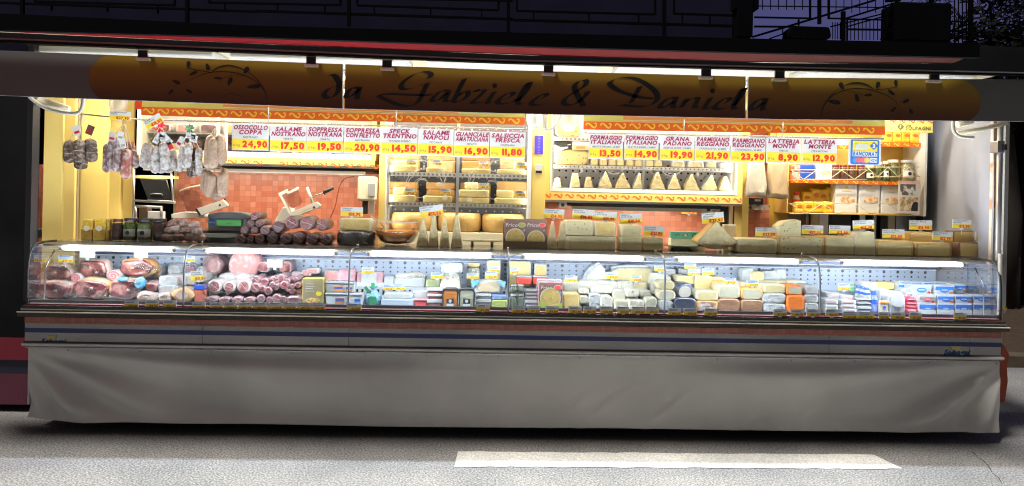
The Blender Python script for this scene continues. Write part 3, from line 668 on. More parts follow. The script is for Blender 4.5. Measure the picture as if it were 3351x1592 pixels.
q = MB(); q.box(CX0 - .012, CX1 + .012, -.074, -.068, zat(1049, -.07), zat(1045.5, -.07), mat('brass edge', (.92, .80, .60), .3, .0)); q.box(CX0 - .01, CX1 + .01, -.036, -.026, zat(1039, -.03), zat(1036.5, -.03), STEEL); q.build('metal_edge', dc)
q = MB(); q.box(CX0 + .01, CX1 - .01, -.012, .006, zat(1024), zat(1019.5), mat('dark red gasket', (.20, .012, .02), .4)); q.build('gasket', dc)
ZF = .902
deckm = mat('deck steel', (.62, .64, .66), .35, .6)
q = MB(); q.box(CX0 + .015, CX1 - .015, .006, .47, ZF - .06, ZF, deckm); q.build('deck', dc)
q = MB(); q.box(CX0 + .015, CX1 - .015, .47, .76, ZF - .06, 1.0, deckm)
for i in range(170):
    x = CX0 + .1 + i * .04; q.box(x, x + .016, .467, .471, .945, .985, DARKPAINT)
q.build('rear_step', dc)
q = MB(); q.box(CX0 + .02, CX1 - .02, .010, .016, zat(1018), zat(1008), mat('price rail', (.14, .15, .19), .3, .3)); q.box(CX0 + .02, CX1 - .02, .008, .012, zat(1019), zat(1016.5), CHROME); q.box(CX0 + .02, CX1 - .02, .009, .013, zat(1008), zat(1006.5), CHROME); q.build('price_rail', dc)
backm = mat('blue grey back panel', (.36, .41, .50), .32, .55, c2=(.42, .47, .56), sc_=3)
q = MB(); q.box(CX0 + .02, CX1 - .02, .76, .78, .98, 1.305, backm)
hx = CX0 + .1; k = 0
while hx < CX1 - .1:
    big = k % 2 == 0
    for j, r_ in enumerate((.0125, .0085, .0075, .006) if big else (.0045, .0065, .0065, .0055)):
        z = 1.16 - j * .034 + (0.004 if j == 0 else 0)
        q.poly([(hx + r_ * math.cos(t * .5236), .757, z + r_ * math.sin(t * .5236)) for t in range(12)], BLACK)
    hx += .0575; k += 1
q.build('back_panel', dc)
q = MB()
for z0, z1, y, m_ in ((1.262, 1.290, .60, mat('blue steel', (.20, .25, .40), .2, .6)), (1.246, 1.256, .66, WHITE), (1.226, 1.241, .69, MC['blue steel']), (1.211, 1.220, .71, WHITE), (1.194, 1.206, .73, mat('navy rail', (.03, .035, .07), .3)), (1.182, 1.188, .735, WHITE)):
    q.box(CX0 + .03, CX1 - .03, y, y + .02, z0, z1, m_)
q.build('rear_rails', dc)
shelfm = mat('grey counter shelf', (.42, .41, .38), .18, .7)
ZT = 1.318
q = MB(); q.box(CX0 + .02, CX1 - .02, .335, .84, ZT - .012, ZT, shelfm, .003); q.build('top_shelf', dc)
q = MB(); q.box(CX0 + .02, CX1 - .02, .328, .345, ZT - .022, ZT + .001, CHROME, .003); q.box(CX0 + .03, CX1 - .03, .36, .46, ZT - .04, ZT - .0125, STEEL); q.build('shelf_edge', dc)
GP = [(.0, ZF), (.0, 1.10), (.008, 1.19), (.022, 1.245), (.048, 1.287), (.085, 1.308), (.15, 1.317), (.332, 1.3185)]
gp = spline(GP, 3)
posts = [62 + 4] + [460, 876, 1278, 1672, 2063] + [2513]
px0 = [P('O', x, 780 + 0 * i, 0).x for i, x in enumerate(posts)]
px0[0] = CX0 + .01; px0[-1] = CX1 - .01
for a, b_ in zip(px0, px0[1:]):
    q = MB(); V = []
    for y, z in gp: V += [(a + .003, y, z), (b_ - .003, y, z)]
    q.add(V, [(2 * i, 2 * i + 1, 2 * i + 3, 2 * i + 2) for i in range(len(gp) - 1)], GLASS, True); q.build('front_glass', dc)
q = MB(); q.box(CX0 + .03, CX1 - .03, .135, .330, 1.300, 1.306, STEEL); q.box(CX0 + .03, CX1 - .03, .135, .150, 1.292, 1.2995, WHITE); q.build('lamp_canopy', dc)
seal = mat('glass joint', (.30, .33, .36), .25, .5)
for x in px0[1:-1]:
    q = MB(); q.tube([(x, y + .006, z - .003) for y, z in gp], .0075, seal, seg=6); q.build('glass_post', dc)
    q = MB(); q.box(x - .035, x + .035, .30, .36, ZT - .03, ZT - .014, STEEL, .004); q.tube([(x, .325, ZT - .02), (x, .32, ZT + .018)], .008, CHROME, seg=8); q.tube([(x - .10, .33, ZT - .022), (x - .05, .325, ZT - .045), (x, .32, ZT - .05), (x + .05, .325, ZT - .045), (x + .10, .33, ZT - .022)], .003, BLACK, seg=5); q.build('post_bracket', dc)
for x, s_ in ((CX0 + .012, 1), (CX1 - .012, -1)):
    q = MB(); pts = [(x, y, z) for y, z in gp] + [(x, .75, 1.308), (x, .75, ZF)]
    q.poly(pts, GLASS); q.build('end_glass', dc)
    q = MB(); q.tube([(x, y - .002, z) for y, z in gp], .009, RUBBER, seg=6); q.build('edge_seal', dc)
    q = MB(); q.box(x + s_ * .05, x + s_ * .058, .02, .74, ZF, ZF + .004, CHROME); q.tube([(x + s_ * .085, .05, ZF), (x + s_ * .085, .06, 1.15), (x + s_ * .085, .16, 1.26)], .005, CHROME, seg=8); q.build('end_frame', dc)
for K, x in (('B', 265), ('B', 1105)):
    q = MB(); a = P(K, x, 850, .20).x; q.poly([(a, .10, ZF), (a, .10, 1.2), (a, .16, 1.255), (a, .38, 1.255), (a, .38, ZF)], GLASS); q.build('glass_divider', dc)
tube_m = mat('cool fluorescent tube', (.80, .90, 1.0), emit=TUBE)
for i, (l, r_) in enumerate(((160, 430), (522, 838), (935, 1232), (1323, 1615), (1710, 2005), (2125, 2418))):
    Y = .105; a, b_ = P('O', l, 640, Y), P('O', r_, 640, Y); z = 1.284
    q = MB(); q.tube([(a.x, Y, z), (b_.x, Y, z)], .0145, tube_m, seg=12); o = q.build('fluorescent_tube', dc)
    q = MB(); q.tube([(a.x - .03, Y, z), (a.x - .001, Y, z)], .013, WHITE, seg=8); q.tube([(b_.x + .001, Y, z), (b_.x + .03, Y, z)], .013, WHITE, seg=8); q.build('tube_cap', o)
for K, x0 in (('a', 0), ('N', 0)):
    pass
def logo(l, t, r_, b_, par):
    q = MB(); a, z, w_, h_ = BX('O', l, t, r_, b_, -.004)
    text(q, 'Solpagni', a, z + h_ * .38, h_ * .55, -.004, mat('blue logo ink', (.02, .12, .34), .5), .03, .35, w_ * .95)
    q.poly([(a - w_ * .2, -.0035, z + h_ * .6), (a + w_ * .1, -.0035, z + h_ * .6), (a + w_ * .16, -.0035, z + h_), (a - w_ * .22, -.0035, z + h_)], mat('pale yellow logo ink', (.55, .48, .16), .5))
    q.build('logo', par)
logo(100, 845, 164, 868, dc); logo(2374, 872, 2440, 896, dc)
# skirt cloth ------------------------------------------------------
skm = mat('grey skirt cloth', (.68, .665, .635), .85, c2=(.56, .55, .53), sc_=1.6, bump=.15, bsc=220)
SX0, SX1, SZ1, SZ0 = P('O', 74, 960, .03).x, P('O', 2513, 960, .03).x, zat(1164), .085
q = MB(); NX, NZ = 260, 46; V = []
def ss(a, b_, x): t = max(0, min(1, (x - a) / (b_ - a))); return t * t * (3 - 2 * t)
for i in range(NX + 1):
    x = SX0 + (SX1 - SX0) * i / NX
    zb_ = SZ0 + .03 * (1 - ss(0, .35, x - SX0)) + .003 * math.sin(x * 2.1)
    for k in range(NZ + 1):
        t = k / NZ; z = SZ1 + (zb_ - SZ1) * t
        y = .03 - .02 * t
        dx, dz = x - SX0 + .10, SZ1 - z + .03
        th_ = math.atan2(dz, dx); rr = math.hypot(dx, dz)
        am = ss(.08, .6, rr) * (1 - ss(2.2, 3.4, dx)) * ss(0, .25, t)
        y -= .062 * am * (1 - .8 * ss(.75, 1, t)) * (math.sin(th_ * 17 + .4 * math.sin(rr * 2)) * .7 + .4 * math.sin(th_ * 8 + 1))
        dx2 = SX1 - x + .06; th2 = math.atan2(dz, dx2); r2 = math.hypot(dx2, dz)
        am2 = ss(.05, .5, r2) * (1 - ss(1.6, 2.6, dx2)) * ss(0, .25, t)
        y -= .058 * am2 * (1 - .8 * ss(.75, 1, t)) * (math.sin(th2 * 11 + .6) * .8 + .3 * math.sin(th2 * 23))
        # small diagonal puckers low on the right of centre
        for cx_, s_ in ((.52, .9), (.98, 1.0), (1.62, .8), (.30, .5), (2.0, .5)):
            u = (x - cx_) - (z - SZ0) * 1.15; y -= .022 * s_ * math.exp(-(u / .045) ** 2) * math.exp(-((z - .2) / .13) ** 2)
        y -= .004 * math.sin(x * 60 + 8 * z) * ss(.75, 1, t) * noise.noise((x * 3, z * 3, 0))
        y -= .006 * noise.noise((x * 1.5, z * 4, 3))
        V.append((x, y, z))
q.add(V, [((NZ + 1) * i + k, (NZ + 1) * (i + 1) + k, (NZ + 1) * (i + 1) + k + 1, (NZ + 1) * i + k + 1) for i in range(NX) for k in range(NZ)], skm, True)
o = q.build('counter_skirt'); tag(o, 'pale grey cloth skirt with diagonal folds hanging under the counter', 'cloth')
q = MB(); q.box(SX0 - .012, SX0 - .002, .03, .9, .20, SZ1, skm); q.build('side_flap', o)
for i in range(14):
    q = MB(); x = SX0 + .25 + i * (SX1 - SX0 - .3) / 13 + U(-.04, .04); q.box(x - .0025, x + .0025, .014, .022, SZ1 - .018, SZ1 - .004, DSTEEL); q.build('hook', o)
q = MB(); q.box(SX0 + .1, SX1 - .05, .45, .5, 0, .6, BLACK); q.box(SX0 + .1, SX1 - .05, .06, .9, .58, .6, BLACK); o = q.build('under_counter_panel', tr)
# bits at the right end
q = MB(); a, z, w_, h_ = BX('O', 2519, 640, 2532, 865, -.02); q.tube([(a, .02, z), (a, .02, z + h_)], w_ / 2, mat('grey post paint', (.34, .33, .31), .45), seg=12)
q.box(a - w_ / 2 - .001, a + w_ / 2 + .001, .002, .04, z + h_ * .36, z + h_ * .372, mat('red brown tape', (.25, .06, .02), .5))
o = tag(q.build('guard_post'), 'grey round guard post with a small warning sticker at the right end', 'post')
q = MB(); c_ = P('F', 1262, 1105, .0); s_ = .016
q.poly([(c_.x - s_, -.004, c_.z - s_), (c_.x + s_, -.004, c_.z - s_), (c_.x, -.004, c_.z + s_)], mat('warning yellow', (.55, .30, .02), .5)); q.poly([(c_.x - .003, -.005, c_.z - .010), (c_.x + .003, -.005, c_.z - .010), (c_.x + .004, -.005, c_.z + .004), (c_.x - .004, -.005, c_.z + .004)], BLACK)
q.build('warning_sticker', o)
orr = mat('orange red tow cover', (.42, .07, .025), .55)
q = MB(); pts = [P('S', x, y, .5) for x, y in ((3270, 1130), (3284, 1128), (3304, 1160), (3296, 1200), (3299, 1250), (3290, 1315), (3272, 1320))]
q.ext([(p.x, p.z) for p in pts][::-1], .5, .8, orr, e=.006); tag(q.build('drawbar_cover'), 'orange red cover of the truck step at the right end', 'cover')
# ================================================================== header boards with scroll print
def header(nm, label, x0, x1, top, bot, cap, up):
    th_ = thing('header_board', label, 'header board', P('S', (x0 + x1) / 2, lerp_line(bot, (x0 + x1) / 2), .75), 'orange header boards with yellow scrolls')
    Y = .74
    q = MB(); strip(q, 'S', top, bot, Y, .02, ORANGE, x0=x0, x1=x1)
    st = 47.8; x = x0 + 25
    while x < x1 - 10:
        yc = (lerp_line(top, x) + lerp_line(bot, x)) / 2; c_ = P('S', x, yc, Y - .002); s_ = P('S', x + 37, yc, Y).x - P('S', x, yc, Y).x
        scroll(q, c_.x, c_.z, s_, Y - .002, SCROLLY); x += st
    q.build('scroll_band', th_)
    q = MB(); t2 = [(x, y - up) for x, y in top]; strip(q, 'S', t2, [(x, y - 1) for x, y in top], Y + .004, .016, mat('lemon board', (.72, .66, .16), .35), x0=x0, x1=x1)
    q.build('upper_board', th_)
    q = MB(); t3 = [(x, y - up + 1) for x, y in top]
    strip(q, 'S', t3, [(x, y - 7) for x, y in top], Y + .0005, .003, mat('apricot print', (.80, .30, .07), .35), x0=cap[0], x1=cap[1]); q.build('apricot_band', th_)
    q = MB(); strip(q, 'S', [(x, y - 7) for x, y in top], [(x, y - 4.5) for x, y in top], Y - .001, .003, mat('cream line', (.85, .70, .40), .4), x0=cap[0], x1=cap[1]); q.build('cream_line', th_)
header('l', 'orange header board with yellow scrolls over the meat side', 462, 1717, [(462, 350), (840, 361), (1717, 387)], [(462, 377), (840, 389), (1717, 409)], (730, 1500), 48)
header('r', 'orange header board with yellow scrolls over the cheese side', 1910, 2897, [(1910, 397), (2480, 408), (2897, 415)], [(1910, 424), (2480, 434), (2897, 442)], (2040, 2790), 48)
q = MB(); a, z, w_, h_ = BX('H', 1075, 55, 1130, 150, .72); q.box(a - w_ / 2, a + w_ / 2, .72, .74, z, z + h_, mat('red corner piece', (.75, .06, .01), .4)); tag(q.build('header_end'), 'small plain red end piece left of the header board', 'end piece')
# maker sign on the right
q = MB(); a, z, w_, h_ = BX('X', 1338, 5, 1760, 148, .9); q.box(a - w_ / 2, a + w_ / 2, .9, .93, z, z + h_, mat('mustard board', (.62, .52, .12), .4))
o = tag(q.build('maker_sign'), 'mustard yellow sign with a diamond emblem and SOLPAGNI in grey letters', 'sign')
q = MB(); gk = mat('dark grey print', (.10, .09, .03), .5); c_ = P('X', 1466, 97, .897); d_ = P('X', 1498, 97, .897).x - c_.x
q.poly([(c_.x - d_, .897, c_.z), (c_.x, .897, c_.z - d_), (c_.x + d_, .897, c_.z), (c_.x, .897, c_.z + d_)], gk)
q.poly([(c_.x - d_ * .3, .896, c_.z - d_ * .4), (c_.x - d_ * .05, .896, c_.z - d_ * .45), (c_.x + d_ * .15, .896, c_.z + d_ * .4), (c_.x - d_ * .1, .896, c_.z + d_ * .5)], MC['mustard board'])
c_ = P('X', 1625, 112, .897); text(q, 'SOLPAGNI', c_.x, c_.z, d_ * .95, .897, gk, .035, 0, d_ * 7.6); c_ = P('X', 1540, 84, .897); text(q, 'BBM', c_.x, c_.z, d_ * .45, .897, gk, .05, 0, d_ * 2.2)
q.build('lettering', o); q = MB()
for i in range(5): scroll(q, P('X', 1400 + 85 * i, 47, .897).x, P('X', 1400, 47, .897).z, d_ * 1.6, .897, INKR)
q.build('scroll_print', o)
# ================================================================== price signs
DIM = mat('red price ink', (.62, .03, .02), .5)
def price_sign(K, l, t, r_, b_, Y, lines, sub, price, label):
    a, z, w_, h_ = BX(K, l, t, r_, b_, Y); q = MB()
    q.box(a - w_ / 2, a + w_ / 2, Y, Y + .004, z, z + h_, CARD)
    q.box(a - w_ / 2 + .003, a + w_ / 2 - .003, Y - .001, Y, z + h_ * .055, z + h_ * .43, TAGY)
    yy = Y - .0018
    for i, s_ in enumerate(lines):
        text(q, s_, a, z + h_ * (.865 - .18 * i), h_ * .155, yy, INKM, .035, .22, w_ * .93, track=.07, xs=1.1)
    if sub: text(q, sub, a, z + h_ * .50, h_ * .065, yy, INKK, .015, .15, w_ * .8)
    text(q, 'al kg.', a - w_ * .46, z + h_ * .20, h_ * .09, yy, INKK, .0, .1, w_ * .22, 'l')
    text(q, price, a + w_ * .13, z + h_ * .24, h_ * .225, yy, DIM, .06, 0, w_ * .68, track=.06, xs=1.15)
    o = q.build('price_sign'); tag(o, label, 'price sign', 'hanging price signs')
    q = MB(); q.box(a - .008, a + .008, Y + .001, Y + .003, z + h_, z + h_ + .018, ACRYL); q.build('hanger', o)
SG = [('S', 759, 406, 879, 493, ['OSSOCOLLO', 'COPPA'], 'NOSTRANO', '24,90'), ('S', 883.5, 412, 1002.5, 498, ['SALAME', 'NOSTRANO'], 'VENETO', '17,50'),
      ('S', 1004, 413, 1123, 501, ['SOPPRESSA', 'NOSTRANA'], 'VENETA', '19,50'), ('S', 1126, 416, 1246, 504, ['SOPPRESSA', 'CON FILETTO'], 'NOSTRANA', '20,90'),
      ('S', 1247.5, 418, 1366, 507, ['SPECK', 'TRENTINO'], 'TRANCIO INTERO', '14,50'), ('S', 1368, 423, 1484, 511, ['SALAME', 'NAPOLI'], 'PICCANTE', '15,90'),
      ('S', 1486, 429, 1601, 516, ['GUANCIALE', 'AMATRICIANA'], 'PEPATO', '16,90'), ('S', 1603.5, 433, 1719, 519, ['SALSICCIA', 'FRESCA'], 'NOSTRANA', '11,80'),
      ('S', 1926.5, 440, 2038.5, 522, ['FORMAGGIO', 'ITALIANO'], 'GRATTA E MAGNA - 18 MESI', '13,50'), ('S', 2043, 441, 2155, 524, ['FORMAGGIO', 'ITALIANO'], 'GRATTA E MAGNA - 24 MESI', '14,90'),
      ('S', 2160, 444, 2272, 526.5, ['GRANA', 'PADANO'], 'RISERVA OLTRE - 20 MESI', '19,90'), ('S', 2275, 446, 2388.5, 529.5, ['PARMIGIANO', 'REGGIANO'], 'STAGIONATO - 22 MESI', '21,90'),
      ('S', 2392.5, 450, 2504.5, 533, ['PARMIGIANO', 'REGGIANO'], 'STAGIONATO - 30 MESI', '23,90'), ('S', 2508, 452, 2620.5, 536, ['LATTERIA', 'MONTE'], 'FRESCO', '8,90'),
      ('S', 2625, 454, 2738, 538, ['LATTERIA', 'MONTE'], 'STRAVECCHIO', '12,90')]
for K, l, t, r_, b_, ln, sub, pr in SG:
    price_sign(K, l, t, r_, b_, .60, ln, sub, pr, 'hanging white and yellow price sign reading ' + ' '.join(ln).lower() + ' ' + pr)
for nm, x0, y0, x1, y1 in (('left', 455, 392, 1722, 424), ('right', 1912, 435, 2892, 455)):
    q = MB(); a, b_ = P('S', x0, y0, .63), P('S', x1, y1, .63); q.tube([a, b_], .007, CHROME, seg=8)
    for t in (.0, .33, .66, 1): p_ = a.lerp(b_, t); q.tube([p_, p_ + Vector((0, 0, .12 if 0 < t < 1 else .02))], .004, STEEL, seg=6)
    tag(q.build('sign_rail'), 'thin chrome rail holding the price signs of the ' + ('meat' if nm == 'left' else 'cheese') + ' side', 'rail', 'chrome sign rails')
# card payment sign
a, z, w_, h_ = BX('S', 2777, 456, 2883, 541, .60); q = MB(); q.box(a - w_ / 2, a + w_ / 2, .60, .604, z, z + h_, CARD, .001)
bl = mat('sign blue', (.03, .16, .52), .4)
q.ext(rrect(a, z + h_ * .03, w_ * .88, h_ * .94, .012), .598, .600, bl, e=.0005)
q.box(a - w_ * .38, a + w_ * .38, .5965, .598, z + h_ * .55, z + h_ * .93, TAGY); q.box(a - w_ * .38, a + w_ * .38, .5965, .598, z + h_ * .33, z + h_ * .54, CARD)
q.box(a - w_ * .3, a + w_ * .1, .596, .5965, z + h_ * .6, z + h_ * .84, mat('faded grey', (.62, .66, .55), .5))
cxx, czz, d_ = a + w_ * .27, z + h_ * .74, w_ * .13
q.poly([(cxx - d_, .596, czz), (cxx, .596, czz - d_), (cxx + d_, .596, czz), (cxx, .596, czz + d_)], bl); text(q, '3', cxx, czz, d_ * .9, .5955, CARD, .06)
text(q, 'BANCOMAT', a, z + h_ * .435, h_ * .15, .596, bl, .045, .12, w_ * .74)
for i, (dx, cc) in enumerate(((-.3, (.05, .3, .6)), (-.19, (.75, .12, .15)), (-.05, (.75, .15, .2)), (.06, (.85, .5, .1)))):
    q.poly([(a + w_ * dx + w_ * .085 * math.cos(t * .3927), .5962 - .0003 * i, z + h_ * .19 + w_ * .085 * math.sin(t * .3927)) for t in range(16)], mat('card dot %d' % i, cc, .4))
q.box(a + w_ * .15, a + w_ * .38, .5965, .598, z + h_ * .1, z + h_ * .28, CARD); text(q, 'VISA', a + w_ * .265, z + h_ * .19, h_ * .1, .596, bl, .03, .2, w_ * .2)
tag(q.build('payment_sign'), 'square blue and yellow card payment sign reading BANCOMAT', 'sign')
# ================================================================== upper cabinets
PERF = mat('grey perforated metal', (.60, .55, .54), .45)
SHE = mat('shelf lip', (.74, .72, .69), .3, .2)
def holes(mb, x0, x1, z0, z1, Y, st, r_, m_):
    z = z0
    while z < z1:
        x = x0
        while x < x1:
            mb.poly([(x + r_ * math.cos(t * .785), Y, z + r_ * math.sin(t * .785)) for t in range(8)], m_); x += st
        z += st
def scroll_row(mb, K, x0, y0, x1, y1, n, Y, size, m_, skip=()):
    for i in range(n):
        if i in skip: continue
        t = i / (n - 1); p_ = P(K, x0 + (x1 - x0) * t, y0 + (y1 - y0) * t, Y); k = P(K, x0 + size, y0, Y).x - P(K, x0, y0, Y).x
        scroll(mb, p_.x, p_.z, k, Y, m_)
def shelf_edge(mb, x0, x1, Y, z0, z1):
    mb.box(x0, x1, Y, Y + .006, z0, z1, SHE)
    n = int((x1 - x0) / .036); r_ = (z1 - z0) * .30
    for i in range(n):
        x = x0 + (i + .5) * (x1 - x0) / n
        mb.poly([(x + r_ * math.cos(t * .785), Y - .001, (z0 + z1) / 2 + r_ * math.sin(t * .785)) for t in range(8)], DSTEEL)
def cabinet(name, label, K, l, r_, b_, Y, yb, mull=()):
    """fridge cabinet: l/r/b outer edge of the glass opening in pixels, yb depth of its back"""
    z0 = P(K, (l + r_) / 2, b_, Y).z; x0, x1 = P(K, l, b_, Y).x, P(K, r_, b_, Y).x
    th_ = thing(name, label, 'cabinet', ((x0 + x1) / 2, Y, z0 - .12), 'refrigerated cabinets on the back wall')
    return th_, x0, x1, z0
# left cabinet
cl, x0, x1, z0 = cabinet('wall_cabinet', 'yellow framed wall cabinet behind the hanging salami', 'S', 462, 1215, 512, 1.2, 1.6)
q = MB(); q.box(x0 - .02, x1 + .03, 1.2, 1.66, z0 - .065, z0 - .012, YELLOW); scroll_row(q, 'S', 760, 530, 1225, 546, 12, 1.198, 29, SCROLLO, (3,)); q.build('scroll_band', cl)
q = MB(); q.box(x0 - .04, x0, 1.2, 1.62, z0 - .012, zc, CREAM); q.box(x1, x1 + .04, 1.2, 1.62, z0 - .012, zc, YELLOW); q.box(x0, x1, 1.198, 1.26, z0 - .012, z0 + .035, CREAM)
for t in (.33, .365, .66): q.box(x0 + (x1 - x0) * t - .012, x0 + (x1 - x0) * t + .012, 1.197, 1.21, z0 + .036, zc, WHITE)
q.build('frame', cl)
q = MB(); q.box(x0, x1, 1.6, 1.62, z0, zc, PERF); q.box(x0, x1, 1.27, 1.6, z0 + .005, z0 + .03, STEEL); q.build('lining', cl)
zsh = P('S', 840, 436, 1.2).z; CLZ = z0 - .12
q = MB(); q.box(x0, x1, 1.30, 1.6, zsh - .015, zsh, STEEL); q.build('shelf', cl)
q = MB(); q.box(x0, x1, 1.205, 1.207, z0 + .035, zc, GLASS); q.build('glass', cl)
q = MB(); q.box(x0 - .03, x1 + .03, 1.22, 1.70, z0 - .085, z0 - .067, STEEL); q.box(x0, x1, 1.3, 1.68, z0 - .115, z0 - .087, mat('dark ledge', (.05, .04, .03), .5)); q.build('bottom_ledge', cl)
# middle fridge
cm, x0, x1, z0 = cabinet('fridge_cabinet', 'tall glass fridge full of cheese wheels in the middle of the stall', 'U', 135, 1640, 1165, 1.15, 1.55)
MX0, MX1, MZ0 = x0, x1, z0
q = MB(); q.box(x0 - .065, x0 - .012, 1.15, 1.66, .95, zc, YELLOW); q.box(x1 + .04, x1 + .06, 1.15, 1.6, .95, zc, YELLOW); q.box(x0 - .012, x0, 1.148, 1.6, .95, zc, WHITE); q.box(x1, x1 + .04, 1.148, 1.6, .95, zc, WHITE)
q.box(x0, x1, 1.147, 1.56, .95, z0, CREAM, .004); q.build('frame', cm)
q = MB(); q.box(x0, x1, 1.55, 1.57, z0, zc, mat('dark perforated lining', (.07, .07, .08), .4, .3)); holes(q, x0 + .03, x1, z0 + .18, 2.4, 1.548, .075, .009, mat('pale hole', (.45, .45, .44), .5)); q.build('lining', cm)
xm = P('U', 890, 800, 1.15).x
q = MB(); q.box(xm - .013, xm + .013, 1.147, 1.17, z0, zc, STEEL); q.build('mullion', cm)
MZ = []
for yt, yb_, nm in ((520, 563, 'a'), (840, 878, 'b')):
    za, zb_ = P('U', 140, yt, 1.16).z, P('U', 140, yb_, 1.16).z; MZ.append(za)
    q = MB(); q.box(x0 + .004, x1 - .004, 1.18, 1.55, za - .02, za - .004, DSTEEL); shelf_edge(q, x0 + .004, x1 - .004, 1.172, zb_, za); q.build('shelf', cm)
q = MB(); q.box(x0, xm - .013, 1.154, 1.156, z0, zc, GLASS); q.box(xm + .013, x1, 1.154, 1.156, z0, zc, GLASS); q.build('glass', cm)
etch = frostline = glassmat('etched line', (.80, .80, .78), .25, .6)
def etc(pts, wd, K='U', Y=1.151):
    sp = spline(pts, 6); w3 = [P(K, x, y, Y) for x, y in sp]; k = P(K, 501, 300, Y).x - P(K, 500, 300, Y).x
    q.ribbon([(p.x, p.z) for p in w3], Y, etch, wd=k * wd)
for fl in (0, 1):
    q = MB()
    fx = (lambda x: x) if not fl else (lambda x: 1775 - x); dy = 0 if not fl else 18
    for pts, wd in (([(365, 690), (352, 640), (385, 565), (460, 515), (560, 490)], 9), ([(380, 695), (375, 640), (410, 580), (500, 530)], 7), ([(455, 665), (490, 610), (560, 615), (600, 680), (590, 740), (530, 790), (440, 800)], 9),
                    ([(440, 630), (490, 595), (560, 600)], 7), ([(745, 700), (735, 640), (690, 560), (640, 540)], 9), ([(760, 700), (755, 620), (730, 540), (650, 450), (540, 370)], 8), ([(770, 620), (765, 560), (740, 500), (640, 430)], 7),
                    ([(230, 355), (400, 375), (520, 400), (600, 430)], 8), ([(560, 400), (540, 440), (500, 360)], 7)):
        etc([(fx(x), y + dy) for x, y in pts], wd)
    for x, y, rx, ry in ((700, 655, 34, 24), (760, 800, 34, 26), (235, 378, 16, 16), (540, 480, 12, 30)):
        c_ = P('U', fx(x), y + dy, 1.151); k = P('U', 501, 300, 1.15).x - P('U', 500, 300, 1.15).x
        q.poly([(c_.x + k * rx * math.cos(t * .524), 1.151, c_.z + k * ry * math.sin(t * .524)) for t in range(12)], etch)
    q.build('etched_ornament', cm)
# right cabinet
cr_, x0, x1, z0 = cabinet('wall_cabinet', 'yellow framed wall cabinet full of wrapped cheese wedges', 'V', 285, 2330, 885, 1.12, 1.5)
RX0, RX1, RZ0 = x0, x1, z0
zz = lambda y, x=1300: P('V', x, y, 1.12).z
q = MB(); q.box(x0 - .055, x1 + .06, 1.12, 1.60, zz(1022), zz(930), YELLOW); scroll_row(q, 'V', 240, 950, 2350, 1003, 18, 1.118, 92, SCROLLO); q.build('scroll_band', cr_)
q = MB(); q.box(x0 - .055, x0 - .013, 1.121, 1.6, zz(930), zc, YELLOW); q.box(x1 + .013, x1 + .06, 1.121, 1.6, zz(930), zc, YELLOW); q.box(x0 - .013, x0, 1.118, 1.55, zz(930), zc, WHITE); q.box(x1, x1 + .013, 1.118, 1.55, zz(930), zc, WHITE)
q.box(x0, x1, 1.117, 1.18, zz(930), zz(885), WHITE, .004); xm = P('V', 1308, 700, 1.12).x; q.box(xm - .008, xm + .008, 1.117, 1.13, zz(885), zc, STEEL); q.build('frame', cr_)
q = MB(); q.box(x0, x1, 1.5, 1.52, z0, zc, PERF); holes(q, x0 + .04, x1, z0 + .10, z0 + .24, 1.498, .062, .010, DARKPAINT); q.box(x0, x1, 1.19, 1.5, z0 - .01, z0 + .002, STEEL); q.build('lining', cr_)
RS = zz(628)
q = MB(); q.box(x0 + .003, x1 - .003, 1.19, 1.5, RS - .018, RS - .004, STEEL); shelf_edge(q, x0 + .003, x1 - .003, 1.18, zz(662), RS); q.build('shelf', cr_)
RS2 = zz(298, 500)
q = MB(); q.box(x0 + .003, x1 - .003, 1.19, 1.5, RS2 - .018, RS2 - .004, STEEL); shelf_edge(q, x0 + .003, x1 - .003, 1.18, RS2 - .03, RS2); q.build('shelf', cr_)
q = MB(); q.box(x0, x1, 1.124, 1.126, z0, zc, GLASS); q.build('glass', cr_)
for dx in (0, 1090):
    q = MB()
    sg = 1 if dx == 0 else 1
    for pts, wd in (([(880, 640), (930, 700), (1010, 710), (1090, 660), (1110, 610)], 10), ([(890, 625), (950, 680), (990, 685)], 8), ([(570, 670), (620, 640), (700, 630), (790, 690)], 7), ([(720, 640), (690, 600), (760, 620)], 6), ([(650, 600), (620, 640)], 6)):
        sp = [(x + (dx * .58 if dx else 0), y + (22 if dx else 0)) for x, y in pts]; etc(sp, wd, 'V', 1.121)
    for x, y in ((620, 672), (7.5, 3.5)):
        x = x if not dx else x + 1290; y = y if not dx else y + 40
        c_ = P('V', x, y, 1.121); k = P('V', 501, 300, 1.12).x - P('V', 500, 300, 1.12).x
        q.poly([(c_.x + k * 15 * math.cos(t * .524), 1.121, c_.z + k * 30 * math.sin(t * .524)) for t in range(12)], etch)
    q.build('etched_ornament', cr_)
q = MB(); q.box(x0 - .05, x1 + .05, 1.13, 1.70, zz(1046), zz(1024), STEEL); q.box(x0 + .2, x1 - .1, 1.2, 1.68, zz(1085), zz(1048), BLACK); q.build('bottom_ledge', cr_)
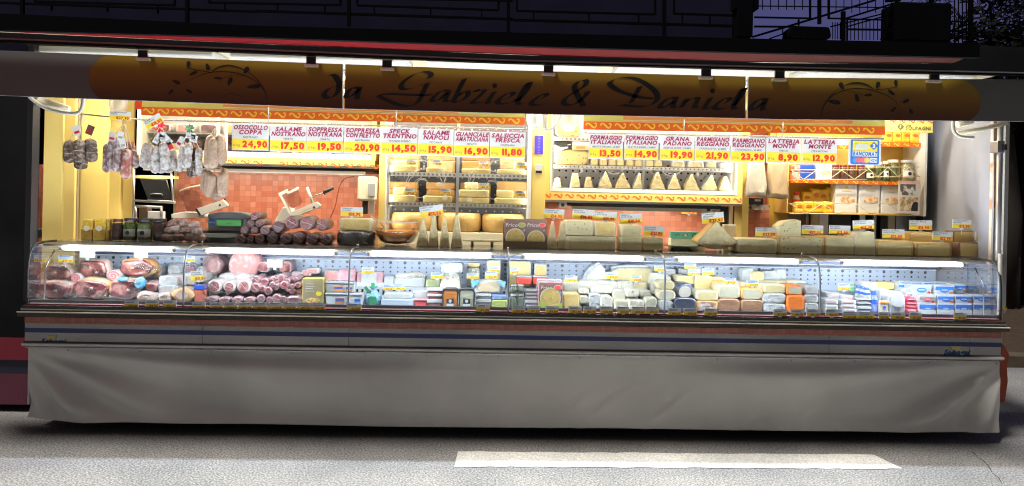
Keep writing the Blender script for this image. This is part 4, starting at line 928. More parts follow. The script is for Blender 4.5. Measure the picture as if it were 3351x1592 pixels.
# cabinet lights (warm strip lamps at the top inside of each cabinet)
for th_, a, b_, y in ((cm, MX0, MX1, 1.20), (cr_, RX0, RX1, 1.17), (cl, P('S', 462, 500, 1.2).x, P('S', 1215, 500, 1.2).x, 1.24)):
    q = MB(); q.tube([(a + .05, y, 2.60), (b_ - .05, y, 2.60)], .012, emw, seg=8); q.build('strip_lamp', th_)
    area('strip_lamp_light', (a + b_) / 2, y, 2.585, (b_ - a) * .9, .05, 20.0 if th_ is not cl else 9.0, (1, .90, .72), th_)
for x0_, x1_, y_, z_ in ((P('S', 480, 500, 1.3).x, P('S', 1200, 500, 1.3).x, 1.26, CLZ), (RX0 + .2, RX1 - .2, 1.30, zz(1100) + .0)):  # assumed under-cabinet lights, added to brighten the tile wall
    q = MB(); q.box(x0_, x1_, y_ - .02, y_ + .02, z_ - .02, z_ + .01, WHITE); q.build('added_tile_fill', tr); area('added_tile_fill_light', (x0_ + x1_) / 2, y_, z_ - .025, x1_ - x0_, .03, UNDER, (1, .88, .68), tr, (math.radians(20), 0, 0))
for th_, xa, xb, y_, zm, hh, pw in ((cm, MX0, MX1, 1.185, 1.95, 1.0, 6.0), (cr_, RX0, RX1, 1.165, 2.0, .5, 3.5)):  # side strips added only to brighten the cheese from the front
    for x_, s_ in ((xa + .012, -1), (xb - .012, 1)):
        q = MB(); q.box(x_ - .008, x_ + .008, y_ - .008, y_ + .008, zm - hh / 2, zm + hh / 2, WHITE); q.build('added_side_fill', th_)
        area('added_side_fill_light', x_ - s_ * .012, y_, zm, .03, hh, pw, (1, .92, .76), th_, (math.radians(90), 0, math.radians(50 * s_)))
for th_, xa, xb, y_, z_, pw in ((cm, MX0, MX1, 1.19, MZ[0] - .035, 2.0), (cm, MX0, MX1, 1.19, MZ[1] - .035, 2.4), (cr_, RX0, RX1, 1.195, RS - .03, 1.8)):  # under-shelf strips added as fill for the goods the shelves darken
    q = MB(); q.box(xa + .03, xb - .03, y_ - .008, y_ + .008, z_ - .001, z_ + .012, WHITE); q.build('added_shelf_fill', th_); area('added_shelf_fill_light', (xa + xb) / 2, y_ - .002, z_ - .006, (xb - xa) * .94, .02, pw, (1, .91, .74), th_, (math.radians(25), 0, 0))
# ------------------------------------------------ hoses, arms, lamp bowls under the hatch
hose = mat('white hose', (.72, .68, .60), .35)
def hoseobj(K, pts, Y, r_, label, cat='hose', extra=None):
    q = MB(); q.tube([P(K, x, y, Y) for x, y in spline(pts, 5)], r_, hose, seg=8)
    if extra: extra(q)
    return tag(q.build('folding_arm'), label, cat, 'white folding arms under the hatch')
hoseobj('H', [(-10, 25), (50, 75), (150, 135), (300, 180), (420, 195), (500, 180), (535, 110), (538, 20)], .0, .013, 'curved white arm at the top left corner of the opening', 'arm',
        lambda q: q.tube([P('H', 90, 60, .06), P('H', 390, 160, .06)], .03, CREAM, seg=8))
hoseobj('4', [(1312, 850), (1312, 930), (1345, 972), (1400, 983), (1455, 985)], .0, .012, 'curved white arm at the top right corner of the opening', 'arm',
        lambda q: (q.tube([P('4', 1340, 955, .05), P('4', 1520, 925, .05), P('4', 1690, 880, .05)], .018, CREAM, seg=8), q.tube([P('4', 1340, 890, .08), P('4', 1440, 860, .08)], .03, CREAM, seg=8)))
hoseobj('3', [(240, 800), (236, 920), (262, 930), (310, 890), (345, 815)], .5, .011, 'curved white arm beside the middle pillar', 'arm', lambda q: q.tube([P('3', 215, 800, .5), P('3', 215, 915, .5), P('3', 232, 932, .5)], .012, CREAM, seg=8))
frost = glassmat('frosted plastic', (.86, .84, .78), .35, .35)
def bowl(K, l, t, r_, b_, Y, m_, label):
    a, z, w_, h_ = BX(K, l, t, r_, b_, Y); q = MB(); R0 = w_ / 2
    q.lathe([(.001, 0), (R0 * .5, h_ * .04), (R0 * .82, h_ * .2), (R0 * .96, h_ * .5), (R0, h_)], a, Y + R0, m_, 24, z, caps=False)
    o = tag(q.build('lamp_bowl'), label, 'lamp', 'round bowls under the hatch'); return o
bowl('3', 96, 800, 208, 916, .8, WHITE, 'round white lamp bowl on top of the middle pillar')
bowl('3', 330, 790, 480, 936, .7, frost, 'see through round bowl right of the middle pillar')
bowl('H', 770, 20, 945, 192, .6, frost, 'see through round bowl above the salami bunches on the left')
# ================================================================== food materials
pale = mat('pale cheese paste', (.64, .55, .30), .45, c2=(.55, .47, .24), sc_=9, coat=.5, bump=.25, bsc=26, crough=.15)
paleh = mat('holed cheese paste', (.20, .16, .07), .45, c2=(.62, .54, .30), sc_=34, kind='vor', lo=.16, hi=.24, coat=.5, bump=.25, bsc=26, crough=.15)
gold = mat('golden cheese paste', (.72, .53, .20), .45, c2=(.62, .44, .15), sc_=9, coat=.5, bump=.3, bsc=30, crough=.15)
lemon = mat('yellow cheese paste', (.80, .64, .28), .45, c2=(.72, .57, .24), sc_=9, coat=.4, bump=.2, bsc=26, crough=.15)
grana = mat('grainy hard cheese', (.70, .58, .32), .5, c2=(.56, .45, .23), sc_=22, coat=.6, bump=.55, bsc=30, cbump=False, crough=.12)
whitec = mat('white cheese', (.80, .77, .66), .5, c2=(.74, .70, .57), sc_=10, coat=.4, bump=.25, bsc=24, crough=.15)
greyc = mat('grey green cheese', (.50, .48, .36), .5, c2=(.42, .41, .30), sc_=14, coat=.4, bump=.2, bsc=30, crough=.15)
blue = mat('blue veined cheese', (.72, .68, .54), .5, c2=(.22, .24, .18), sc_=38, lo=.55, hi=.66, coat=.4, bump=.3, bsc=40)
tan = mat('tan rind', (.56, .36, .13), .5, c2=(.45, .28, .10), sc_=10, coat=.3, bump=.2, bsc=60)
creamr = mat('cream rind', (.76, .68, .48), .5, c2=(.68, .58, .36), sc_=9, coat=.3, bump=.25, bsc=30)
brownr = mat('brown rind', (.20, .10, .05), .45, c2=(.13, .065, .035), sc_=8, coat=.5, bump=.2, bsc=40)
browng = mat('amber rind', (.50, .28, .08), .5, c2=(.40, .22, .06), sc_=6, bump=.15, bsc=50)
wheelr = mat('hard cheese wheel rind', (.66, .42, .14), .5, c2=(.56, .34, .11), sc_=5, bump=.25, bsc=70)
navy = mat('navy wax rind', (.02, .025, .045), .3, coat=.6, bump=.2, bsc=30)
orangew = mat('orange wax rind', (.80, .20, .02), .35, c2=(.65, .14, .015), sc_=8, coat=.6, bump=.3, bsc=26)
filmw = mat('white film wrap', (.66, .68, .68), .3, c2=(.52, .54, .53), sc_=12, coat=1, bump=.9, bsc=24)
slice_ = mat('salami slice', (.075, .016, .018), .4, c2=(.28, .15, .135), sc_=95, lo=.54, hi=.68, coat=1, bump=.5, bsc=22, cbump=True)
slicep = mat('pink salami slice', (.11, .022, .024), .4, c2=(.30, .16, .145), sc_=95, lo=.48, hi=.62, coat=1, bump=.5, bsc=22, cbump=True)
darks = mat('dark salami slice', (.055, .018, .022), .35, c2=(.12, .05, .05), sc_=60, coat=1, bump=.6, bsc=20, cbump=True)
casing = mat('wrapped casing', (.18, .11, .11), .35, c2=(.09, .045, .05), sc_=16, coat=.5, bump=.4, bsc=22)
casingw = mat('white casing', (.66, .61, .58), .35, c2=(.44, .36, .34), sc_=12, coat=1, bump=.7, bsc=22)
mold = mat('moulded salami skin', (.15, .075, .075), .75, c2=(.44, .40, .40), sc_=34, lo=.42, hi=.62, bump=.6, bsc=60)
moldr = mat('red moulded skin', (.22, .06, .045), .7, c2=(.44, .35, .32), sc_=30, lo=.46, hi=.64, bump=.6, bsc=60)
moldw = mat('grey white moulded skin', (.26, .20, .19), .75, c2=(.58, .57, .56), sc_=30, lo=.38, hi=.60, bump=.6, bsc=60)
moldd = mat('dark netted skin', (.06, .035, .028), .7, c2=(.24, .19, .155), sc_=36, lo=.46, hi=.66, bump=.7, bsc=60)
saus = mat('tan sausage skin', (.36, .25, .18), .55, c2=(.26, .17, .12), sc_=60, lo=.4, hi=.65, bump=.35, bsc=90)
hamm = mat('ham meat', (.10, .016, .018), .35, c2=(.36, .18, .16), sc_=15, lo=.48, hi=.62, coat=1, bump=.8, bsc=16, cbump=True)
hamd = mat('dark ham meat', (.08, .018, .016), .35, c2=(.28, .13, .10), sc_=13, lo=.50, hi=.66, coat=1, bump=.8, bsc=16, cbump=True)
fat = mat('ham fat', (.62, .47, .39), .35, c2=(.46, .24, .20), sc_=10, lo=.5, hi=.72, coat=1, bump=.8, bsc=16)
fatg = mat('golden ham skin', (.62, .42, .22), .35, c2=(.50, .24, .09), sc_=9, coat=1, bump=.8, bsc=16)
mort = mat('mortadella', (.50, .22, .20), .4, c2=(.66, .48, .43), sc_=30, lo=.55, hi=.68, coat=1, bump=.5, bsc=16, cbump=True)
pinkw = mat('pink wrap', (.78, .30, .38), .35, c2=(.82, .66, .66), sc_=16, coat=1, bump=.7, bsc=20)
seamm = mat('film seam', (.42, .36, .36), .25, coat=1)
string = mat('string', (.62, .55, .42), .8)
TW = (.82, .84, .86)
# ================================================================== item helpers
def fix(K, l, t, r_, b_, Y, base):
    a, z, w_, h_ = BX(K, l, t, r_, b_, Y)
    if base is not None: h_ = max(.01, z + h_ - base); z = base
    return a, z, w_, h_
def block(name, cat, group, K, l, t, r_, b_, Y, d, mf, ms, label, base=None, r=.012, e=.008, nz=.003, tt=1.0, n=3):
    a, z, w_, h_ = fix(K, l, t, r_, b_, Y, base); q = MB()
    q.ext(rrect(a, z, w_, h_, r, n, tt), Y, Y + d, mf, ms, e, nz)
    return tag(q.build(name), label, cat, group)
def log(name, cat, group, K, x, y, rad, Y, d, mf, ms, label, base=None, seam=True, rz=None):
    c_ = P(K, x, y, Y); R0 = P(K, x + rad, y, Y).x - c_.x; rz = R0 * (rz or 1); z = c_.z
    if base is not None: z = base + rz
    q = MB(); q.ext(ell(c_.x, z, R0, rz, 20, .025), Y, Y + d, mf, ms, R0 * .3, .0025)
    o = tag(q.build(name), label, cat, group)
    if seam:
        an = U(-.9, -.3); dx, dz = math.cos(an) * R0 * .8, math.sin(an) * rz * .8; q = MB()
        q.ribbon([(c_.x - dx, z - dz), (c_.x, z), (c_.x + dx, z + dz)], Y - .0015, seamm, wd=R0 * .10); q.build('film_seam', o)
    return o
def ptag(K, l, t, r_, b_, Y, price, label, lines=('', ''), rot=0, foot=.03, group='price tags on the counter top', dull=False):
    a, z, w_, h_ = BX(K, l, t, r_, b_, Y); q = MB()
    cz = z + h_ / 2; x0 = -w_ / 2; zb_ = -h_ / 2
    q.box(a - w_ / 2, a + w_ / 2, Y, Y + .003, z, z + h_, CARD); q.box(a - w_ / 2 + .001, a + w_ / 2 - .001, Y - .0008, Y, z + .001, z + h_ * .46, TAGY)
    yy = Y - .0015
    for i, s_ in enumerate(lines):
        zc_ = z + h_ * (.86 - .2 * i)
        if s_: text(q, s_, a - w_ * .45, zc_, h_ * .13, yy, INKK, .02, .1, w_ * .88, 'l')
        elif dull: q.box(a - w_ * .4, a + w_ * U(.1, .4), yy, yy + .0005, zc_ - h_ * .03, zc_ + h_ * .03, INKB)
    if price: text(q, '\u20ac' + price, a + w_ * .12, z + h_ * .23, h_ * .30, yy, DIM if not dull else mat('orange brown ink', (.50, .16, .01), .5), .05, 0, w_ * .64, track=.05)
    k = len(q.v)
    q.box(a - .002, a + .002, Y + .001, Y + .003, z - foot, z, ACRYL); q.box(a - .011, a + .011, Y - .002, Y + .006, z - .012, z + .004, ACRYL)
    if rot:
        q.xf(Matrix.Translation((a, Y, cz)) @ Matrix.Rotation(-rot, 4, 'Y') @ Matrix.Translation((-a, -Y, -cz)))
    return tag(q.build('price_tag'), label, 'price tag', group)
def outline(name, cat, group, K, pts, Y, d, mf, ms, label, base=None, e=.006, nz=.003, sub=3):
    w3 = [P(K, x, y, Y) for x, y in pts]; o2 = []
    n = len(w3)
    for i in range(n):
        a, b_ = w3[i], w3[(i + 1) % n]
        for k in range(sub): o2.append((a.x + (b_.x - a.x) * k / sub, a.z + (b_.z - a.z) * k / sub))
    if base is not None:
        lo = min(p[1] for p in o2); o2 = [(x, base if abs(z - lo) < .012 else z) for x, z in o2]
    q = MB(); q.ext(o2, Y, Y + d, mf, ms, e, nz); return tag(q.build(name), label, cat, group)
CT = .42
GT = 'cheeses on the counter top'
def ct(l, t, r_, b_, K, mf, ms, label, Y=CT, base=ZT, d=.2, **k): return block('cheese_block', 'cheese', GT, K, l, t, r_, b_, Y, d, mf, ms, label, base, **k)
# ------------------------------------------------------------------ on the counter top, right half
ct(458, 598, 820, 690, 'D', pale, creamr, 'long pale cheese slab under a holed cheese and a golden cheese')
zt_ = P('D', 640, 597, CT).z
ct(457, 485, 662, 598, 'D', paleh, creamr, 'cheese block full of holes with the tag reading 18,80', base=zt_ + .002, r=.02)
ct(668, 498, 820, 598, 'D', gold, creamr, 'golden cheese block with the tag reading 19,90 right of the holed cheese', base=zt_ + .002)
ct(853, 603, 1008, 695, 'D', pale, creamr, 'left half of the pale cheese pair under the small block tagged 19,90')
ct(1009, 606, 1164, 695, 'D', pale, tan, 'pale cheese under the tag reading 21,90')
zt_ = P('D', 930, 603, CT).z
ct(862, 516, 1005, 603, 'D', pale, creamr, 'small pale cheese block standing on two others under a 19,90 tag', base=zt_ + .002)
ct(503, 615, 797, 705, 'E', pale, creamr, 'wide low pale cheese under the tag reading 27,90', r=.02)
ct(797, 600, 1133, 707, 'E', paleh, tan, 'wide cheese slab full of holes under a small wedge', r=.02)
zt_ = P('E', 900, 600, CT).z
outline('cheese_wedge', 'cheese', GT, 'E', [(808, 604), (808, 525), (850, 492), (940, 480), (965, 490), (966, 600)], CT + .01, .14, paleh, creamr, 'small tilted cheese wedge standing on the holed slab', base=zt_ + .002)
ct(1136, 600, 1352, 706, 'E', pale, tan, 'pale cheese under the tag reading 13,90')
outline('cheese_block', 'cheese', GT, 'F', [(190, 706), (188, 605), (225, 572), (290, 560), (330, 570), (336, 706)], CT, .2, pale, filmw, 'pale cheese with rounded white top under the tag reading 12,20', base=ZT)
ct(336, 630, 612, 712, 'F', lemon, tan, 'low yellow cheese under the first 12,80 tag')
ct(622, 645, 886, 712, 'F', lemon, tan, 'low yellow cheese in front of the block tagged 8,90')
ct(580, 568, 748, 712, 'F', lemon, tan, 'yellow cheese block standing behind two low ones under the tag reading 8,90', Y=CT + .12, d=.12)
ct(926, 645, 1180, 716, 'F', gold, brownr, 'long golden cheese at the right end under the tag reading 13,90')
ct(893, 560, 1062, 716, 'F', gold, brownr, 'golden brown cheese block behind the last long one', Y=CT + .12, d=.12)
block('cheese_block', 'cheese', GT, 'F', 590, 640, 615, 708, CT + .03, .1, mat('red label', (.65, .03, .05), .4), creamr, 'narrow red labelled end between two low yellow cheeses', ZT)
TG = [('D', 303, 405, 452, 470, '14,90', ('FORMAGGIO "24"', 'ITALIANO  MESI'), 'price tag 14,90 above two narrow wedges right of the brown carton', -.03),
      ('D', 510, 407, 670, 476, '18,80', ('MEZZANO', 'ALTO ADIGE'), 'price tag 18,80 on the cheese with holes', -.05), ('D', 675, 425, 828, 487, '19,90', ('STELVIO', 'ALTO ADIGE'), 'price tag 19,90 on the golden cheese block', -.02),
      ('D', 850, 437, 1008, 506, '19,90', ('VENOSTA', 'ALTO ADIGE'), 'tilted price tag 19,90 on the small pale block', .05), ('D', 1017, 526, 1168, 595, '21,90', ('ALTA BADIA', 'ALTO ADIGE'), 'price tag 21,90 on the right pale cheese', -.02),
      ('E', 255, 430, 413, 504, '23,90', ('PARMIGIANO', 'REGGIANO'), 'tilted price tag 23,90 on the tip of the big quarter wheel', .11), ('E', 640, 537, 790, 600, '27,90', ('MONTE NERO', 'ALTO ADIGE'), 'price tag 27,90 on the wide low pale cheese', .02),
      ('E', 970, 520, 1125, 586, '17,90', ('FORMAGGIO', 'DEL PUSTERIA'), 'price tag 17,90 beside the small tilted wedge', -.01), ('E', 1165, 522, 1318, 586, '13,90', ('BASTARDO', 'DEL GRAPPA'), 'price tag 13,90 on a pale cheese', -.01),
      ('F', 175, 484, 328, 550, '12,20', ('ASIAGO D.O.P.', 'LATTE INTERO'), 'tilted price tag 12,20 on the cheese with white top', .06), ('F', 385, 549, 545, 616, '12,80', ('MONTE VERONESE', 'FRESCO D.O.P.'), 'price tag 12,80 on a low yellow cheese', 0),
      ('F', 580, 485, 742, 553, '8,90', ('LATTERIA MONTE', 'FRESCO'), 'price tag 8,90 on a tall yellow block', .01), ('F', 745, 567, 890, 630, '12,90', ('MONTASIO D.O.P.', 'FRESCO'), 'price tag 12,90 on the low cheese in front of the block tagged 8,90', -.02),
      ('F', 887, 480, 1023, 541, '12,80', ('LATTERIA MONTE', 'MEZZANO'), 'price tag 12,80 high on the golden brown block', .0), ('F', 1050, 566, 1202, 630, '13,90', ('LATTERIA MONTE', 'STRAVECCHIO'), 'price tag 13,90 at the far right end of the counter', -.01),
      ('B', 1213, 390, 1372, 456, '18,90', ('FORMAGGIO', 'BAGOLINO'), 'price tag 18,90 on the pale half cheese left of the glass bowl', 0), ('C', 598, 380, 766, 456, '13,80', ('FORMAGGIO', 'ITALIANO'), 'strongly tilted price tag 13,80 on the four narrow wedges', .15)]
for K, l, t, r_, b_, pr, ln, lb, ro in TG:
    ptag(K, l, t, r_, b_, CT + .05 if lb.find('8,90 on a tall') < 0 else CT + .16, pr, lb, ln, ro, .05)
ptag('E', 110, 396, 218, 441, 1.55, '0,20', 'small price card 0,20 hanging on the tiles under the right wall cabinet', ('SHOPPER', ''), 0, .01, 'price card on the tiles')
# quarter wheel
outline('cheese_wedge', 'cheese', GT, 'E', [(360, 494), (330, 525), (285, 570), (230, 618), (216, 635), (240, 660), (290, 682), (350, 694), (420, 690), (470, 668), (500, 645), (508, 628), (470, 600), (430, 560), (400, 530), (375, 505)], CT, .16, grana, tan,
        'large quarter of grainy hard cheese with its point upward', nz=.006)
q = MB(); a, z, w_, h_ = fix('E', 410, 515, 500, 620, .62, ZT); q.box(a - w_ / 2, a + w_ / 2, .62, .66, z, z + h_, CREAM, .004); tag(q.build('carton'), 'plain cream carton behind the big quarter of hard cheese', 'carton')
for i, (K, pts) in enumerate((('C', [(572, 654), (618, 466), (632, 480), (655, 654)]), ('C', [(655, 656), (692, 448), (706, 452), (730, 656)]), ('C', [(738, 656), (768, 470), (780, 462), (810, 656)]), ('C', [(820, 656), (858, 444), (872, 446), (903, 656)]),
                              ('D', [(330, 666), (366, 492), (378, 494), (404, 666)]), ('D', [(400, 668), (434, 494), (444, 496), (475, 668)]))):
    outline('cheese_wedge', 'cheese', 'narrow hard cheese wedges on the counter top', K, pts, CT + .01 * (i % 2), .10, grana, creamr,
            'narrow upright wedge of hard cheese, ' + (ORD[i] + ' of the four right of the glass bowl' if i < 4 else ('left' if i == 4 else 'right') + ' of the pair beside the brown carton'), base=ZT, e=.005, nz=.004)
# frico style carton with two packs
fr = thing('display_carton', 'brown open carton with two round cheese crisps packs on the counter', 'carton', P('D', 170, 668, CT))
fr.location.z = ZT; fr['_w'] = tuple(fr.location)
brownp = mat('brown print', (.13, .065, .05), .4, coat=.4); crisp = mat('fried cheese print', (.62, .50, .16), .5, c2=(.50, .32, .08), sc_=38, bump=.2, bsc=60)
creamp = mat('cream plate print', (.74, .68, .48), .5); redp = mat('red badge', (.62, .05, .05), .5); greenp = mat('green badge', (.30, .36, .06), .5); lbl = mat('light blue badge', (.25, .42, .62), .5)
def crisp_pack(par, K, l, t, r_, b_, Y, d, badge, base, name='pack'):
    a, z, w_, h_ = fix(K, l, t, r_, b_, Y, base); q = MB()
    q.ext(rrect(a, z, w_, h_, .008), Y, Y + d, brownp, pinkw if d > .08 else brownp, .003)
    R0 = w_ * .44; cz = z + R0 + h_ * .02
    q.poly([(p[0], Y - .0006, p[1]) for p in ell(a, cz, R0, R0, 24)], creamp); q.poly([(p[0], Y - .0012, p[1]) for p in ell(a, cz, R0 * .88, R0 * .86, 24, .03)], crisp)
    q.poly([(p[0], Y - .0008, p[1]) for p in ell(a + w_ * .3, z + h_ * .80, w_ * .17, w_ * .115, 16)], creamp); q.poly([(p[0], Y - .0014, p[1]) for p in ell(a + w_ * .3, z + h_ * .80, w_ * .14, w_ * .09, 16)], badge)
    q.poly([(p[0], Y - .0016, p[1]) for p in ell(a + w_ * .40, z + h_ * .62, w_ * .06, w_ * .06, 10)], lbl)
    text(q, 'Frico', a - w_ * .17, z + h_ * .80, h_ * .13, Y - .0012, CARD, .015, .15, w_ * .56)
    if par is not None: return q.build(name, par)
    return q
crisp_pack(fr, 'D', 22, 476, 180, 660, CT, .06, greenp, ZT + .004); crisp_pack(fr, 'D', 178, 476, 322, 660, CT + .002, .06, redp, ZT + .004)
q = MB(); a, z, w_, h_ = fix('D', 14, 636, 328, 672, CT - .006, ZT); q.box(a - w_ / 2, a + w_ / 2, CT - .008, CT - .003, z, z + h_, mat('brown carton board', (.15, .11, .07), .6))
q.box(a - w_ / 2, a + w_ / 2, CT + .07, CT + .075, z, z + .19, brownp); q.box(a - w_ / 2, a - w_ / 2 + .003, CT - .003, CT + .07, z, z + .10, brownp); q.box(a + w_ / 2 - .003, a + w_ / 2, CT - .003, CT + .07, z, z + .10, brownp); q.build('tray', fr)
# glass bowl with orange preserve
a, z, w_, h_ = fix('C', 255, 500, 577, 660, CT, ZT); R0 = w_ / 2; by = CT + R0
bw = thing('glass_bowl', 'round glass bowl of orange fruit mustard with a lid and a spoon', 'bowl', (a, by, ZT))
pr = [(.04, .001), (R0 * .55, .004), (R0 * .80, h_ * .18), (R0 * .96, h_ * .45), (R0, h_ * .68), (R0 * .96, h_ * .92), (R0 * .93, h_)]
q = MB(); q.lathe(pr, a, by, glassmat('bowl glass', (.97, .97, .97), .16, .04), 32, z, caps=False); q.build('bowl', bw)
q = MB(); q.tube([(a + R0 * .935 * math.cos(t * .1963), by + R0 * .935 * math.sin(t * .1963), z + h_) for t in range(33)], .004, mat('glass rim', (.62, .60, .54), .15, coat=1), seg=6); q.build('rim', bw)
q = MB(); q.lathe([(.001, .006)] + [(r_ * .955, max(zz_, .010) + .006) for r_, zz_ in pr[1:4]] + [(R0 * .955, h_ * .62), (.001, h_ * .62)], a, by, mat('orange preserve', (.95, .38, .04), .4, c2=(.85, .28, .025), sc_=10, sss=.6), 32, z, caps=False); q.build('preserve', bw)
q = MB(); q.lathe([(R0 * .93, h_), (R0 * .7, h_ * 1.04), (.02, h_ * 1.06), (.014, h_ * 1.10), (.012, h_ * 1.2), (.001, h_ * 1.22)], a, by, GLASS, 32, z, caps=False); q.build('lid', bw)
p0, p1, p2 = P('C', 245, 455, by), P('C', 310, 492, by), P('C', 345, 540, by)
q = MB(); q.tube([p0, p0.lerp(p1, .3), p1, p2], [.008, .005, .004, .004], STEEL, seg=8); q.build('spoon', bw)
# pale half cheese on a dark wrapped wheel
c_ = P('B', 1276, 600, CT); a, z, w_, h_ = fix('B', 1160, 565, 1400, 652, CT, ZT); q = MB(); R0 = P('C', 262, 600, CT).x - P('B', 1160, 600, CT).x; R0 /= 2; a = P('B', 1160, 600, CT).x + R0
q.lathe([(.001, 0), (R0 * .94, .002), (R0, h_ * .2), (R0, h_ * .8), (R0 * .93, h_), (.001, h_ * 1.01)], a, CT + R0, mat('dark wheel in film', (.03, .03, .035), .3, c2=(.10, .10, .11), sc_=8, coat=1, bump=1.0, bsc=18), 32, z)
tag(q.build('round_cheese'), 'black cheese wheel wrapped in clear film left of the glass bowl', 'cheese')
ct(1205, 472, 1436, 563, 'B', gold, creamr, 'pale half cheese resting on the black wrapped wheel', Y=CT + .05, base=z + h_ * 1.012, r=.018)
# salami pile
GS = 'salami pile on the counter top'
for i, (x, y, r_, m_) in enumerate(((500, 610, 33, slice_), (562, 612, 29, slice_), (630, 613, 36, casing), (720, 606, 48, darks), (815, 607, 42, darks), (908, 598, 50, slice_), (1008, 596, 46, slice_), (1100, 606, 45, slice_))):
    log('salami', 'salami', GS, 'B', x, y, r_, CT - .02 + U(0, .03), .24, m_ if m_ != casing else slice_, casing, 'cut salami end, ' + ORD[i] + ' in the bottom row of the counter top pile', ZT, rz=.94)
for i, (x, y, r_, m_) in enumerate(((522, 556, 31, slice_), (593, 557, 29, slice_), (668, 558, 36, slice_), (760, 532, 44, darks), (862, 500, 49, slice_), (968, 505, 52, slicep), (1076, 517, 44, slicep))):
    log('salami', 'salami', GS, 'B', x, y, r_, CT - .01 + U(0, .03), .24, m_, casing, ('salami end, ' if m_ == slice_ else 'very dark salami end, ' if m_ == darks else 'large speckled salami end, ') + ORD[i] + ' in the second row of the counter top pile')
for i, (x, y, r_) in enumerate(((568, 511, 30), (630, 507, 30), (594, 455, 28))):
    log('salami', 'salami', GS, 'B', x, y, r_, CT + U(0, .03), .24, slice_, casing, ['left of the two small salami ends below the topmost one', 'right of the two small salami ends below the topmost one', 'topmost small salami end of the counter top pile'][i])
# plastic wrapped sausage heap, left of the scale
GH = 'wrapped sausages heaped on the counter top'
wrapb = mat('wrapped sausage', (.42, .25, .20), .3, c2=(.66, .56, .52), sc_=15, lo=.45, hi=.68, coat=1, bump=1.0, bsc=24)
wrapd = mat('dark wrapped sausage', (.14, .06, .05), .3, c2=(.40, .32, .30), sc_=15, lo=.5, hi=.72, coat=1, bump=1.0, bsc=24)
for i, (x0, y0, x1, y1, r_, m_) in enumerate(((1140, 612, 1250, 575, 30, wrapd), (1215, 612, 1330, 600, 32, wrapd), (1310, 612, 1400, 590, 34, wrapb), (1390, 610, 1470, 600, 32, wrapb), (1180, 560, 1290, 540, 30, wrapb), (1280, 560, 1390, 545, 32, wrapb), (1380, 560, 1450, 560, 32, wrapb),
                                             (1195, 520, 1275, 490, 27, wrapd), (1285, 505, 1360, 495, 28, wrapb), (1350, 515, 1430, 510, 26, wrapb))):
    Y = CT + .04 + .02 * (i % 3); a, b_ = P('A', x0, y0, Y), P('A', x1, y1, Y); R0 = P('A', x0 + r_, y0, Y).x - a.x
    if i < 4: a.z = b_.z = ZT + R0 * .96
    q = MB(); n = 9; pts = [a.lerp(b_, t / n) + noise.noise_vector(a * 9 + Vector((t, 0, 0))) * .006 for t in range(n + 1)]
    q.tube(pts, [R0 * (.35 + .65 * math.sin(math.pi * (t + .6) / (n + 1.2)) ** .5) for t in range(n + 1)], m_, seg=12)
    o = tag(q.build('wrapped_sausage'), ('dark ' if m_ == wrapd else 'pale ') + 'film wrapped sausage, ' + ORD[i if i < 4 else i - 4 if i < 7 else i - 7] + ' in the ' + ('bottom' if i < 4 else 'middle' if i < 7 else 'top') + ' layer left of the scale', 'sausage', GH)
    q = MB(); tp = b_ + (b_ - a).normalized() * R0 * 1.1 + Vector((0, -.01, -.006)); q.add([b_ + Vector((0, -.01, R0 * .2)), tp + Vector((0, 0, .02)), tp + Vector((.004, 0, -.02)), b_ + Vector((0, -.01, -R0 * .2))], [(0, 1, 2, 3)], FILM); q.build('film_end', o)
# golden pasta bags and jars on the left
for i, (l, r_) in enumerate(((578, 660), (663, 756), (757, 778))):
    a, z, w_, h_ = fix('A', l, 472, r_, 622, CT + .02, ZT); q = MB(); bagy = mat('gold bag', (.50, .34, .05), .35, c2=(.28, .15, .03), sc_=8, coat=.8, bump=.7, bsc=16); mid = h_ * .55
    q.ext(rrect(a, z, w_, mid, .008, tt=1.0), CT + .02, CT + .10, bagy, bagy, .006, .003)
    q.ext(rrect(a, z + mid - .004, w_ * .98, h_ - mid, .006, tt=.94), CT + .035, CT + .075, mat('gold foil top', (.62, .42, .04), .25, coat=.6, bump=.8, bsc=26), bagy, .005, .004)
    if w_ > .08:
        q.poly([(p[0], CT + .018, p[1]) for p in ell(a, z + h_ * .55, w_ * .28, h_ * .13, 14, .2)], CREAM)
    tag(q.build('pasta_bag'), ['golden pasta bag with foil top, left of the pair on the counter', 'golden pasta bag with foil top, right of the pair on the counter', 'sliver of a third golden bag beside the dark jar'][i], 'bag', 'golden pasta bags')
jarg = glassmat('jar glass', (.93, .95, .93), .08)
